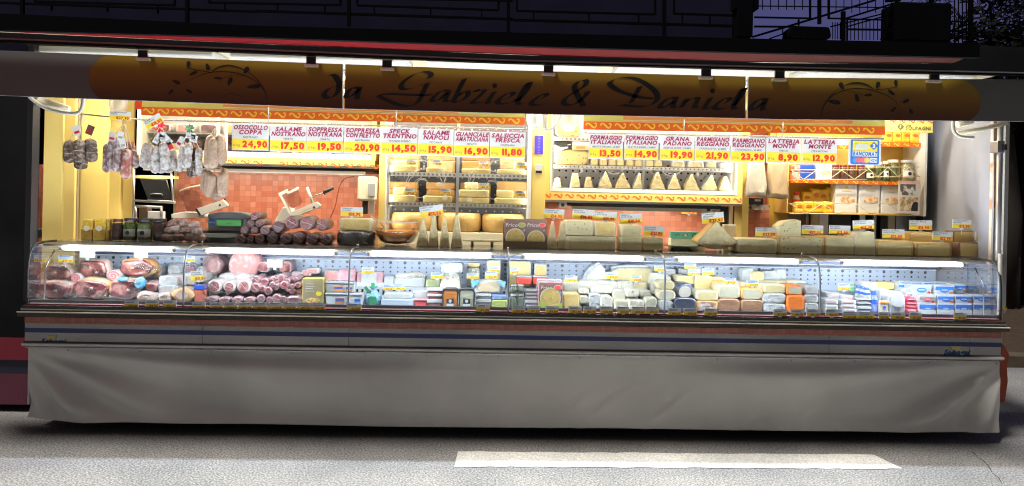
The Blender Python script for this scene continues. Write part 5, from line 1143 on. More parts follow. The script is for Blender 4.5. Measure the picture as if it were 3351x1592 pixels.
def jar(K, l, t, r_, b_, Y, cont, lidm, label, base=None, labm=None, group=None, sq=False):
    a, z, w_, h_ = fix(K, l, t, r_, b_, Y, base); R0 = w_ / 2; o = thing('jar', label, 'jar', (a, Y + R0, z), group); q = MB()
    q.lathe([(.001, 0), (R0 * .92, .001), (R0, h_ * .06), (R0, h_ * .70), (R0 * .84, h_ * .82), (R0 * .8, h_ * .87)], a, Y + R0, jarg, 20, z, caps=False); q.build('glass', o)
    q = MB(); q.lathe([(.001, .003), (R0 * .9, .005), (R0 * .95, h_ * .08), (R0 * .95, h_ * .68), (R0 * .78, h_ * .80), (.001, h_ * .8)], a, Y + R0, cont, 20, z, caps=False); q.build('contents', o)
    q = MB(); q.lathe([(.001, h_ * .86), (R0 * .88, h_ * .86), (R0 * .9, h_ * .88), (R0 * .9, h_ * .98), (R0 * .86, h_), (.001, h_)], a, Y + R0, lidm, 20, z, caps=False); q.build('lid', o)
    if labm:
        q = MB(); V = []
        for i in range(11):
            an = math.radians(-150 + 12 * i); V += [(a + R0 * 1.006 * math.cos(an), Y + R0 + R0 * 1.006 * math.sin(an), z + h_ * .2), (a + R0 * 1.006 * math.cos(an), Y + R0 + R0 * 1.006 * math.sin(an), z + h_ * .52)]
        q.add(V, [(2 * i, 2 * i + 2, 2 * i + 3, 2 * i + 1) for i in range(10)], labm, True)
        q.poly([(p[0], Y - .003, p[1]) for p in ell(a, z + h_ * .37, R0 * .3, R0 * .3, 12)], BLACK); q.build('paper_label', o)
    return o
olive = mat('green olives', (.22, .30, .04), .35, c2=(.05, .09, .015), sc_=38, kind='vor', lo=.1, hi=.5); onion = mat('pale pickled onions', (.50, .50, .26), .35, c2=(.16, .19, .07), sc_=34, kind='vor', lo=.1, hi=.5)
darkj = mat('dark preserve', (.07, .025, .02), .3, c2=(.035, .02, .015), sc_=20); brownj = mat('chocolate brown preserve', (.17, .07, .05), .4, c2=(.24, .11, .08), sc_=30)
labp = mat('grey green label', (.50, .52, .46), .5)
GJ = 'jars on the counter top at the left'
jar('A', 782, 476, 864, 624, CT + .02, darkj, mat('dark jar lid', (.05, .02, .018), .35), 'dark brown jar beside the golden bags', ZT, None, GJ)
jar('A', 862, 470, 962, 624, CT + .02, olive, BLACK, 'jar of green olives with a grey label', ZT, labp, GJ)
jar('A', 962, 472, 1074, 624, CT + .02, onion, BLACK, 'jar of pale pickled onions with a grey label', ZT, labp, GJ)
jar('A', 1074, 474, 1172, 624, CT + .02, darkj, BLACK, 'jar of dark vegetables beside the sausage heap', ZT, None, GJ)
q = MB(); a, z, w_, h_ = fix('A', 326, 538, 404, 612, .6, ZT)
hp = [(0, 0), (.25, .02), (.42, .35), (.5, .7), (.40, .95), (.2, 1.0), (0, .82), (-.2, 1.0), (-.40, .95), (-.5, .7), (-.42, .35), (-.25, .02)]
q.ext([(a + x * w_, z + y * h_) for x, y in hp], .6, .64, BLACK, e=.006); tag(q.build('glass_clamp'), 'black heart shaped clamp on the counter edge at the far left', 'clamp', 'black clamps')
q = MB(); a, z, w_, h_ = fix('A', 262, 540, 298, 605, .62, ZT); q.ext([(a + x * w_, z + y * h_) for x, y in hp], .62, .66, BLACK, e=.006); tag(q.build('glass_clamp'), 'small black clamp against the left end wall', 'clamp', 'black clamps')
# ------------------------------------------------------------------ scales
lcd = mat('green display', (.10, .42, .12), .3, emit=.35); lid_ = mat('dark grey plastic', (.10, .10, .105), .35, c2=(.13, .13, .135), sc_=6); silver = mat('silver plastic', (.36, .37, .38), .35)
sc1 = thing('weighing_scale', 'silver weighing scale with green display and curved dark hood', 'scale', (P('B', 410, 600, .62).x, .62, ZT))
q = MB(); a, z, w_, h_ = fix('B', 262, 462, 545, 578, .62, None); q.ext(rrect(a, z, w_, h_, .012, tt=1.0), .62, .72, silver, e=.006); q.build('housing', sc1)
q = MB(); w3 = [P('B', x, y, .60) for x, y in ((258, 472), (262, 442), (330, 428), (420, 424), (500, 430), (562, 452), (560, 478), (400, 474))]; q.ext([(p.x, p.z) for p in w3][::-1], .60, .76, lid_, e=.006); q.build('hood', sc1)
q = MB(); a, z, w_, h_ = BX('B', 330, 484, 502, 524, .615); q.box(a - w_ / 2 - .006, a + w_ / 2 + .006, .612, .619, z - .006, z + h_ + .006, mat('display bezel', (.22, .23, .23), .3)); q.box(a - w_ / 2, a + w_ / 2, .609, .612, z, z + h_, lcd)
for k in range(4): text(q, '0.00 0', a - w_ * .0, z + h_ * .45, h_ * .3, .6085, mat('lcd ink', (.02, .12, .03), .5), 0, 0, w_ * .8) if k == 0 else None
q.build('display', sc1)
q = MB(); a, z, w_, h_ = BX('B', 265, 468, 318, 526, .615); q.poly([(p[0], .6185, p[1]) for p in ell(a, z + h_ / 2, w_ / 2, h_ / 2, 20)], mat('sky blue sticker', (.03, .25, .62), .4)); text(q, 'BILANCE', a, z + h_ * .45, h_ * .18, .6175, CARD, .03, .1, w_ * .8); q.build('sticker', sc1)
q = MB(); a, z, w_, h_ = fix('B', 210, 545, 505, 578, .56, None); q.box(a - w_ / 2, a + w_ / 2, .56, .66, z, z + h_ * .6, BLACK, .004); q.box(a - w_ * .42, a + w_ * .42, .53, .64, ZT, z, silver, .004); q.build('keypad', sc1)
gplate = mat('pale green glass plate', (.45, .62, .58), .1, coat=1)
def plate(par, K, l, t, r_, b_, Y):
    a, z, w_, h_ = BX(K, l, t, r_, b_, Y); q = MB(); zc_ = z + h_ / 2; V = rrect(0, 0, w_, .34, .09, 5)
    n = len(V); q.add([(a + x, Y - .10 + y, zc_) for x, y in V] + [(a + x, Y - .10 + y, zc_ + .006) for x, y in V], [list(range(n))[::-1], [n + i for i in range(n)]] + [(i, (i + 1) % n, n + (i + 1) % n, n + i) for i in range(n)], gplate)
    for dx in (-.25, .25): q.tube([(a + dx * w_, Y + .05, ZT), (a + dx * w_, Y + .05, zc_)], .012, STEEL, seg=8)
    q.build('plate', par)
plate(sc1, 'B', 200, 590, 470, 615, .56)
teal = mat('turquoise keypad', (.14, .52, .44), .4)
sc2 = thing('weighing_scale', 'flat weighing scale with a turquoise panel behind the big cheese quarter', 'scale', (P('D', 1300, 640, .66).x, .66, ZT))
q = MB(); a, z, w_, h_ = BX('D', 1212, 566, 1462, 616, .66); q.ext(rrect(a, z, w_, h_, .008), .66, .69, teal, e=.003)
for dx, r_ in ((-.30, .012), (-.08, .017), (.2, .02)):
    p = [(a + dx * w_ + r_ * 1.2 * math.cos(t), z + h_ * .42 + r_ * math.sin(t)) for t in [i * .35 for i in range(12)]]
    q.ribbon(p, .659, BLACK, wd=.004)
q.poly([(p_[0], .658, p_[1]) for p_ in ell(a - .08 * w_, z + h_ * .5, .012, .012, 12)], CREAM); q.build('keypad_panel', sc2)
q = MB(); a, z, w_, h_ = fix('D', 1214, 616, 1462, 646, .67, None); q.box(a - w_ / 2, a + w_ / 2, .665, .76, ZT, z + h_, CREAM, .004); q.build('housing', sc2)
plate(sc2, 'D', 1166, 650, 1430, 684, .56)
sc3 = thing('scale_plate', 'pale green glass scale plate right of the narrow wedges', 'scale', (P('C', 1045, 640, .6).x, .6, ZT)); plate(sc3, 'C', 900, 624, 1188, 642, .6)
# ------------------------------------------------------------------ slicers, box with cable, wrapping machine
clearp = glassmat('clear plastic guard', (.90, .84, .80), .12, .1); greyp = mat('grey cast metal', (.62, .60, .56), .35, coat=.3)
def slab(q, K, pts, Y, d, m_, e=.004): 
    w3 = [P(K, x, y, Y) for x, y in pts]; q.ext([(p.x, p.z) for p in w3], Y, Y + d, m_, m_, e)
s1 = thing('meat_slicer', 'meat slicer with clear guard and grey carriage behind the sausage heap', 'slicer', P('B', 220, 520, 1.15), 'meat slicers on the work surface')
q = MB(); slab(q, 'B', [(50, 300), (68, 268), (150, 258), (195, 280), (245, 430), (100, 420)], 1.15, .02, clearp); q.build('guard', s1)
q = MB(); slab(q, 'B', [(170, 405), (370, 336), (402, 375), (398, 385), (210, 452), (195, 450)], 1.10, .05, greyp); q.poly([tuple(P('B', 348 + 8 * math.cos(t * .785), 376 + 8 * math.sin(t * .785), 1.098)) for t in range(8)], CHROME); q.build('carriage', s1)
q = MB(); slab(q, 'B', [(170, 405), (182, 398), (212, 444), (206, 454)], 1.095, .06, BLACK); slab(q, 'B', [(300, 356), (385, 328), (390, 338), (306, 364)], 1.12, .03, BLACK); q.build('rubber_trim', s1)
q = MB(); q.tube([P('B', 60, 275, 1.14), P('B', 130, 250, 1.14), P('B', 230, 230, 1.14)], .006, CREAM, seg=6); q.build('rod', s1); q = MB(); slab(q, 'B', [(0, 440), (70, 425), (240, 430), (240, 470), (0, 470)], 1.17, .1, WHITE); q.build('frame', s1)
s2 = thing('meat_slicer', 'meat slicer with a black handle in front of the orange tiles', 'slicer', P('B', 950, 520, 1.15), 'meat slicers on the work surface')
q = MB(); slab(q, 'B', [(795, 300), (820, 275), (900, 248), (935, 350), (925, 375), (850, 410)], 1.16, .02, clearp); q.build('guard', s2)
q = MB(); slab(q, 'B', [(765, 292), (828, 262), (834, 280), (790, 302), (862, 445), (842, 440)], 1.13, .03, WHITE); q.build('frame', s2); q = MB(); slab(q, 'B', [(828, 285), (905, 245), (912, 262), (830, 302)], 1.13, .03, WHITE); q.build('top_bar', s2)
q = MB(); slab(q, 'B', [(845, 430), (1040, 352), (1068, 375), (1060, 392), (870, 468)], 1.10, .05, greyp); w3 = [P('B', x, y, 1.098) for x, y in ((915, 425), (995, 392), (1005, 405), (920, 440))]; q.ribbon([(p.x, p.z) for p in w3], 1.098, CREAM, wd=.006)
q.poly([tuple(P('B', 1022 + 9 * math.cos(t * .785), 392 + 9 * math.sin(t * .785), 1.098)) for t in range(8)], CHROME); q.build('carriage', s2)
q = MB(); q.tube([P('B', 972, 248, 1.12), P('B', 1012, 358, 1.12)], .012, WHITE, seg=8); q.tube([P('B', 1002, 320, 1.12), P('B', 1095, 285, 1.12)], .007, CHROME, seg=8); q.build('push_arm', s2)
q = MB(); q.tube([P('B', 1095, 285, 1.12), P('B', 1160, 252, 1.12)], .015, BLACK, seg=10); q.tube([P('B', 1088, 265, 1.12), P('B', 1100, 300, 1.12)], .008, BLACK, seg=8); q.build('handle', s2)
q = MB(); slab(q, 'B', [(750, 470), (800, 390), (850, 400), (850, 500), (740, 500)], 1.2, .15, WHITE); q.build('body', s2)
wb = thing('wall_unit', 'white rounded wall unit with a cable left of the tall fridge', 'wall unit', P('C', 216, 345, 1.05))
q = MB(); a, z, w_, h_ = BX('C', 152, 170, 282, 346, 1.05); q.ext(rrect(a, z, w_, h_, .02), 1.05, 1.2, CREAM, e=.012); q.build('housing', wb)
q = MB(); a, z, w_, h_ = BX('C', 228, 222, 278, 312, 1.045); q.box(a - w_ / 2, a + w_ / 2, 1.042, 1.05, z, z + h_, silver, .002); q.build('front_plate', wb)
q = MB(); a, z, w_, h_ = BX('C', 165, 346, 275, 440, 1.07); q.box(a - w_ * .3, a + w_ * .05, 1.07, 1.1, z, z + h_, BLACK); q.box(a + w_ * .1, a + w_ * .45, 1.08, 1.12, z, z + h_, STEEL); q.build('bracket', wb)
q = MB(); q.tube([P('B', x, y, 1.5) for x, y in spline([(1130, 490), (1150, 440), (1175, 380), (1190, 300), (1210, 230), (1245, 185), (1310, 172)], 4)], .005, mat('brown cable', (.20, .04, .02), .5), seg=6); q.build('cable', wb)
wm = thing('wrapping_machine', 'film wrapping machine with raised black lid on a steel frame at the left', 'machine', P('I', 250, 1200, 1.2))
q = MB(); slab(q, 'I', [(118, 806), (390, 812), (445, 1020), (200, 1020)], 1.2, .02, mat('black lid sheet', (.022, .023, .025), .28)); q.build('lid', wm)
q = MB(); q.tube([P('I', 225, 960, 1.19), P('I', 260, 955, 1.19), P('I', 345, 960, 1.19), P('I', 350, 975, 1.19)], .005, STEEL, seg=6); q.build('handle', wm)
q = MB()
for x0, y0, x1, y1, r_ in ((60, 1028, 485, 1048, .010), (60, 1085, 350, 1095, .012), (75, 1085, 75, 1220, .012), (340, 1090, 340, 1220, .012), (195, 1030, 470, 1040, .012), (440, 740, 460, 1040, .010), (60, 700, 50, 1220, .010)):
    q.tube([P('I', x0, y0, 1.2), P('I', x1, y1, 1.2)], r_, STEEL, seg=8)
q.build('frame', wm)
q = MB(); a, z, w_, h_ = BX('I', 110, 1100, 330, 1224, 1.3); q.box(a - w_ / 2, a - w_ * .15, 1.3, 1.4, z, z + h_, mat('dark brown recess', (.08, .05, .03), .5)); q.box(a - w_ * .1, a + w_ / 2, 1.3, 1.4, z, z + h_ * .7, WHITE, .004); q.build('base', wm); q = MB(); a, z, w_, h_ = BX('I', 65, 770, 470, 800, 1.3); q.box(a - w_ / 2, a + w_ / 2, 1.3, 1.4, z, z + h_, YELLOW); q.build('top_board', wm)
# ------------------------------------------------------------------ hanging salami bunches
def rope(q, p0, p1, R0, m_, ties=0, Y2=0, bend=0, seg=14, n=22, neck=.25):
    a, b_ = Vector(p0), Vector(p1); pts = []; rr = []
    for i in range(n + 1):
        t = i / n; e_ = min(t, 1 - t) / .26
        r_ = R0 * (math.sqrt(max(0, 1 - (1 - min(1, e_)) ** 2)) * (1 - neck * .0) + .10 if e_ < 1 else 1.0)
        r_ = min(r_, R0)
        if ties:
            ph = (t * (ties + 1)) % 1; r_ *= 1 - .26 * max(0, 1 - min(ph, 1 - ph) / .10)
        p = a.lerp(b_, t) + Vector((math.sin(math.pi * t) * bend, 0, 0)); pts.append(p + noise.noise_vector(p * 17) * R0 * .10); rr.append(r_ * (1 + .05 * noise.noise(p * 30)))
    q.tube(pts, rr, m_, seg)
def bunch(label, K, top, items, Y, extras=()):
    t0 = P(K, *top, Y); o = thing('salami_bunch', label, 'salami bunch', t0, 'salami bunches hanging on the left')
    for j, (x0, y0, x1, y1, w_, m_, ties, dy) in enumerate(items):
        yy = Y + dy; a, b_ = P(K, x0, y0, yy), P(K, x1, y1, yy); R0 = (P(K, x0 + w_ / 2, y0, yy) - a).x
        q = MB(); rope(q, a, b_, R0, m_, ties); s_ = q.build('salami', o)
        q = MB(); q.tube([a + Vector((0, 0, -.004)), a.lerp(t0, .5) + Vector((0, 0, .004)), t0], .0028, string, seg=5)
        if ties:
            for k in range(ties):
                c_ = a.lerp(b_, (k + 1) / (ties + 1)); q.tube([c_ + Vector((R0 * .9 * math.cos(t * .63), R0 * .9 * math.sin(t * .63), 0)) for t in range(11)], .002, string, seg=4)
        q.build('string', s_)
    for kind, *e_ in extras:
        q = MB()
        if kind == 'card':
            x, y, w_, h_, ro, m_ = e_; c_ = P(K, x, y, Y - .07); k = P(K, x + 1, y, Y - .07).x - c_.x
            q.box(c_.x - w_ * k / 2, c_.x + w_ * k / 2, c_.y, c_.y + .0015, c_.z - h_ * k / 2, c_.z + h_ * k / 2, m_); q.box(c_.x - w_ * k * .35, c_.x + w_ * k * .35, c_.y - .0006, c_.y, c_.z - h_ * k * .3, c_.z - h_ * k * .05, INKR if m_ != CARD else silver)
            q.xf(Matrix.Translation(c_) @ Matrix.Rotation(ro, 4, 'Y') @ Matrix.Translation(-c_)); q.build('paper_tag', o)
        elif kind == 'bow':
            x, y, s_, m_ = e_; c_ = P(K, x, y, Y - .06); k = P(K, x + 1, y, Y).x - P(K, x, y, Y).x
            for i in range(12):
                an = U(0, 6.28); d_ = Vector((math.cos(an), U(-.3, .1), math.sin(an))) * s_ * k; nn = d_.orthogonal().normalized() * s_ * k * .25
                q.add([c_, c_ + d_ * .6 + nn, c_ + d_, c_ + d_ * .6 - nn], [(0, 1, 2, 3)], m_)
            q.build('bow', o)
    return o
HY = .55
bunch('bunch of dark netted coppa hanging at the far left', 'H', (535, 200), [(405, 465, 395, 705, 105, moldd, 4, .02), (500, 455, 500, 705, 110, moldd, 1, -.05), (620, 450, 622, 695, 125, moldd, 4, .0), (512, 600, 515, 770, 130, moldd, 2, .10)], HY,
      [('card', 470, 370, 80, 105, -.35, mat('grey paper', (.55, .56, .58), .5)), ('card', 610, 365, 75, 100, .35, mat('dark paper', (.12, .06, .05), .5))])
bunch('bunch of long mouldy salami under a 27,90 tag', 'H', (965, 290), [(790, 500, 782, 805, 84, mold, 0, .05), (850, 450, 815, 790, 86, mold, 0, -.02), (905, 440, 880, 800, 92, mold, 0, -.04), (1010, 470, 1070, 750, 100, moldr, 0, .05), (1045, 560, 1085, 755, 80, mold, 0, .0), (1000, 560, 975, 870, 108, moldr, 0, -.05)], HY,
      [('card', 838, 435, 75, 95, .12, mat('grey paper', (.55, .56, .58), .5)), ('card', 945, 505, 62, 105, -.22, CARD), ('card', 925, 425, 60, 90, .1, CARD)])
bunch('bunch of tied white salami with a red bow', 'I', (335, 260), [(205, 430, 150, 690, 100, moldw, 3, .02), (235, 450, 205, 700, 96, moldw, 3, .06), (290, 470, 275, 752, 92, moldw, 3, -.04), (370, 425, 385, 715, 100, moldw, 3, -.05), (440, 500, 470, 700, 95, moldw, 2, .05), (345, 560, 330, 750, 90, moldw, 2, .09), (400, 600, 415, 745, 90, moldw, 1, .06)], HY,
      [('bow', 320, 275, 75, mat('red ribbon', (.55, .01, .03), .4)), ('card', 300, 390, 60, 115, .6, CARD), ('card', 345, 370, 60, 100, .15, CARD), ('card', 400, 400, 60, 110, -.75, CARD), ('card', 425, 460, 50, 90, -.5, mat('maroon paper', (.35, .03, .05), .5))])
bunch('bunch of small tied white salami with a green bow', 'I', (630, 280), [(570, 410, 525, 740, 72, moldw, 4, .03), (560, 450, 585, 700, 80, moldw, 4, -.02), (625, 430, 600, 695, 78, moldw, 3, -.05), (640, 500, 640, 790, 84, moldd, 3, .05), (680, 470, 690, 780, 70, moldd, 3, .02), (725, 480, 725, 770, 74, moldw, 4, -.03), (660, 600, 655, 790, 80, moldw, 2, .08)], HY,
      [('bow', 632, 290, 55, mat('green ribbon', (.03, .20, .10), .4)), ('card', 530, 425, 55, 120, .5, mat('grey paper', (.55, .56, .58), .5)), ('card', 640, 360, 100, 60, .1, CARD), ('card', 672, 390, 70, 75, .25, CARD)])
bunch('upper bunch of tan sausages hanging beside the price signs', 'I', (890, 285), [(850, 350, 815, 700, 100, saus, 0, -.02), (880, 380, 868, 700, 105, saus, 0, -.05), (935, 345, 955, 660, 105, saus, 0, -.03), (960, 400, 978, 650, 80, saus, 0, .04), (900, 420, 915, 705, 90, saus, 0, .06)], HY)
bunch('lower bunch of tan sausages hanging over the tiles', 'I', (880, 690), [(790, 705, 775, 945, 76, saus, 0, .03), (828, 715, 818, 960, 80, saus, 0, .0), (880, 755, 815, 995, 92, saus, 0, -.04), (965, 735, 970, 1000, 100, saus, 0, -.04), (990, 690, 995, 930, 70, saus, 0, .04), (890, 860, 900, 1030, 76, saus, 0, .05)], HY)
q = MB(); q.tube([P('H', 480, 196, HY), P('H', 1000, 250, HY), P('I', 140, 195, HY), P('I', 1010, 212, HY)], .006, CHROME, seg=8); tag(q.build('hanging_rail'), 'thin chrome rail carrying the salami bunches', 'rail')
ptag('H', 808, 172, 1028, 262, HY - .1, '27,90', 'price tag 27,90 above the long mouldy salami', ('SALAME NOSTRANO', 'VENETO'), -.03, .01, 'price tags on the hanging salami')
ptag('I', 160, 165, 350, 262, HY - .1, '18,80', 'strongly tilted price tag 18,80 above the red bow', ('SALAME', 'NOSTRANO'), .55, .01, 'price tags on the hanging salami')
# ================================================================== inside the lit counter
ZS = 1.0
BEFORE = set(bpy.data.objects)
# ---------------- hams (first section)
def ham(K, l, t, r_, b_, Y, d, label, mf=None, ms=None, base=None, name='ham', group='wrapped hams in the counter', jit=.05, flaps=2):
    a, z, w_, h_ = fix(K, l, t, r_, b_, Y, base); mf = mf or hamm; ms = ms or fat
    o = thing(name, label, 'ham', (a, Y + d / 2, z), group); d = min(d, .12); q = MB(); n = 26; so = U(0, 90)
    pts = []
    for i in range(n):
        an = 2 * math.pi * i / n; c_, s_ = math.cos(an), math.sin(an)
        k = 1 + .07 * noise.noise((c_ * 1.3 + so, s_ * 1.3, 0)) * 2
        pts.append((a + w_ / 2 * abs(c_) ** .8 * (1 if c_ > 0 else -1) * k, z + h_ / 2 + h_ / 2 * abs(s_) ** .75 * (1 if s_ > 0 else -1) * k))
    zlo = min(p[1] for p in pts); pts = [(x, zz_ - zlo + z) for x, zz_ in pts]
    q.ext(pts, Y, Y + d, ms, ms, min(w_, h_) * .22, .010); q.build('rind', o)
    q = MB(); ins = [(a + (x - a) * U(.84, .93), z + h_ * .5 + (zz_ - z - h_ * .5) * U(.78, .90)) for x, zz_ in pts]
    q.ext(ins, Y - .012, Y + .03, mf, mf, .014, .007)
    q.build('meat_face', o)
    if w_ > .12:
        c_ = (a + w_ * U(-.15, .15), z + h_ * U(.42, .6)); q = MB(); q.ext(ell(c_[0], c_[1], w_ * .06, h_ * .07, 12, .15), Y - .016, Y, creamr, fat, .004); q.build('bone', o)
    if flaps:
        q = MB()
        for i in range(flaps):
            x0 = a + w_ * U(-.5, .35); zz_ = z + h_ * U(.1, .9); V = []
            for u in range(6):
                for v in range(4):
                    p = Vector((x0 + u * w_ * .07, Y - .016, zz_ + v * h_ * .09)); nn = noise.noise_vector(p * 40 + Vector((so, 0, 0))); V.append(p + Vector((nn.x * .012, -abs(nn.y) * .018, nn.z * .012)))
            q.add(V, [(4 * u + v, 4 * (u + 1) + v, 4 * (u + 1) + v + 1, 4 * u + v + 1) for u in range(5) for v in range(3)], FILM, False)
        q.build('film', o)
    return o
ham('A', 255, 928, 508, 1062, .12, .22, 'pale red wrapped ham at the left end of the front row', base=ZF)
ham('A', 510, 903, 772, 1066, .12, .22, 'front row ham with golden fat, left of the one in blue film', base=ZF, ms=fatg)
ham('A', 762, 905, 1022, 1070, .12, .22, 'front row ham with blue film over its top', base=ZF, ms=fatg)
q = MB(); cyan = mat('cyan film', (.05, .45, .72), .3, c2=(.4, .65, .75), sc_=14, coat=1, bump=.7, bsc=22)
for l, t, r_, b_ in ((830, 902, 905, 935), (955, 905, 1030, 990)):
    a, z, w_, h_ = BX('A', l, t, r_, b_, .10); q.ext(ell(a, z + h_ / 2, w_ / 2, h_ / 2, 14, .15), .10, .16, cyan, e=.012, nz=.006)
tag(q.build('film_wrap'), 'crumpled cyan film on the third ham of the front row', 'film')
ham('A', 305, 805, 516, 928, .34, .2, 'dark wrapped ham in the upper row at the left end', mf=hamd, flaps=1)
ham('A', 545, 768, 772, 905, .34, .2, 'upper row ham with dark meat and pale fat under the left blank white card', mf=hamd)
ham('A', 845, 764, 1105, 905, .34, .2, 'upper row ham with golden skin on its right under the right blank white card', mf=hamd, ms=fatg)
for i, (l, t, r_, b_) in enumerate(((500, 868, 580, 952), (752, 848, 862, 932))):
    a, z, w_, h_ = BX('A', l, t, r_, b_, .30); q = MB(); R0 = w_ / 2; q.ext(ell(a, z + h_ / 2, R0, h_ / 2, 20, .02), .30, .48, fat, casingw, .015, .003)
    sp = [(a + R0 * (.82 - .11 * k / 3) * math.cos(k * .55), z + h_ / 2 + h_ / 2 * (.82 - .11 * k / 3) * math.sin(k * .55)) for k in range(22)]
    q.ribbon(sp, .298, mat('pancetta meat', (.55, .16, .18), .4, coat=1), wd=.010)
    tag(q.build('rolled_pancetta'), 'rolled pancetta with a pink spiral, ' + ('between the first two hams' if i == 0 else 'between the second and third ham'), 'pancetta', 'rolled pancetta')
ham('A', 1022, 930, 1132, 1008, .14, .18, 'small dark red ham piece right of the blue film', mf=hamd, ms=casing, flaps=1, name='ham_piece')
ham('A', 958, 1002, 1130, 1062, .10, .16, 'flat pale wrapped ham piece low in the front row', mf=fat, ms=casingw, base=ZF, flaps=2, name='ham_piece')
ham('A', 1130, 1010, 1225, 1062, .10, .16, 'small flat wrapped piece behind a price tag', mf=fat, ms=casingw, base=ZF, flaps=1, name='ham_piece')
block('wrapped_bacon', 'bacon', 'wrapped bacon slabs', 'A', 1128, 962, 1262, 1028, .14, .2, casingw, filmw, 'pale wrapped bacon slab under a pinkish one', None, nz=.006, r=.02)
block('wrapped_bacon', 'bacon', 'wrapped bacon slabs', 'A', 1135, 893, 1285, 965, .18, .2, filmw, casingw, 'whitish wrapped bacon slab near the first glass post', None, nz=.006, r=.02)
ham('A', 1180, 905, 1300, 985, .22, .16, 'pinkish wrapped bacon piece touching the first glass post', mf=hamm, ms=casingw, name='wrapped_bacon', group='wrapped bacon slabs', flaps=1)
log('cooked_ham', 'ham', None, 'A', 1300, 1040, 88, .10, .16, mat('pale ham slice', (.70, .50, .38), .4, c2=(.66, .44, .34), sc_=8, coat=.8, bump=.3, bsc=14), fatg, 'round pale cooked ham behind the first glass post', ZF, False, .62)
for i, (l, t, r_, b_, m_) in enumerate(((1195, 800, 1300, 900, filmw), (1090, 815, 1150, 900, fatg), (1310, 800, 1400, 880, casing), (1400, 820, 1480, 910, filmw), (1480, 790, 1560, 880, casing))):
    ham('A', l, t, r_, b_, .52, .16, 'grey wrapped cut of meat at the back near the first glass post, ' + ORD[i] + ' from left', mf=m_, ms=filmw, name='wrapped_meat', group='wrapped cuts at the back', flaps=1)
# ---------------- second section: sausage packs, mortadella, salami
for i, (l, t, r_, b_, m_) in enumerate(((0, 880, 90, 935, filmw), (70, 900, 170, 955, casingw), (95, 870, 240, 935, casingw))):
    block('sausage_pack', 'sausage pack', 'sausage packs', 'B', l, t, r_, b_, .30, .16, m_, filmw, ['white wrapped pack left of the tag 11,80', 'pinkish pack under the tag 11,80', 'long pale pack behind the tag 11,80'][i], None, nz=.006)
wst = mat('frankfurter pack', (.58, .16, .09), .35, c2=(.45, .10, .06), sc_=90, coat=1, stretch=(1, 1, .05)); bluep = mat('blue pack', (.02, .08, .45), .35, coat=.6)
o = block('frankfurter_pack', 'sausage pack', None, 'B', 162, 985, 245, 1066, .12, .08, wst, wst, 'pack of red frankfurters with a blue top', ZF)
a, z, w_, h_ = BX('B', 160, 958, 246, 990, .118); q = MB(); q.ext(rrect(a, z, w_, h_, .006), .116, .2, bluep, e=.004); q.build('blue_top', o)
log('mortadella', 'mortadella', None, 'B', 505, 815, 106, .40, .24, mort, mort, 'large pink mortadella with its round cut face forward', None, False)
log('mortadella', 'mortadella', None, 'B', 310, 815, 60, .50, .2, mat('dull pink roast', (.52, .30, .29), .4, c2=(.60, .40, .38), sc_=9, coat=.8), casing, 'dull pink roast left of the big mortadella behind the glass divider', None, False, 1.2)
block('speck', 'speck', 'red speck pieces', 'B', 612, 790, 702, 862, .46, .16, hamm, casingw, 'red piece of speck left of the blank white card', None, r=.03, nz=.006); block('speck', 'speck', 'red speck pieces', 'B', 765, 785, 862, 868, .46, .16, hamd, casing, 'dark red piece of speck right of the blank white card', None, r=.03, nz=.006)
ham('B', 790, 770, 890, 850, .6, .1, 'grey wrapped rounded meat behind the dark red speck', mf=filmw, ms=filmw, name='wrapped_meat', group='wrapped cuts at the back', flaps=1)
for i, (l, t, r_, b_) in enumerate(((330, 872, 455, 940), (445, 872, 570, 940))):
    a, z, w_, h_ = BX('B', l, t, r_, b_, .30); q = MB(); q.ext(ell(a, z + h_ / 2, w_ / 2, h_ / 2, 18, .03), .30, .48, casingw, casingw, .03, .004)
    tag(q.build('white_salami'), 'thick white wrapped salami roll under the mortadella, ' + ('left one' if i == 0 else 'right one'), 'salami', 'white wrapped rolls')
GL = 'large pink salami ends in the counter'
for i, (x, y, r_) in enumerate(((307, 966, 53), (414, 972, 46), (518, 968, 52))):
    log('salami', 'salami', GL, 'B', x, y, r_, .14, .26, slicep if i < 2 else hamm, casingw, ['left', 'middle', 'right'][i] + ' one of the three large salami ends in the counter', None)
for i, (x, y, r_) in enumerate(((288, 1043, 42), (378, 1040, 40), (470, 1048, 42), (555, 1046, 40))):
    log('salami', 'salami', GL, 'B', x, y, r_, .10, .22, slicep, casing, 'flat salami end at the foot of the glass, ' + ORD[i] + ' from the left', ZF, i % 2 == 0, .62)
GM = 'small salami ends heaped in the counter'
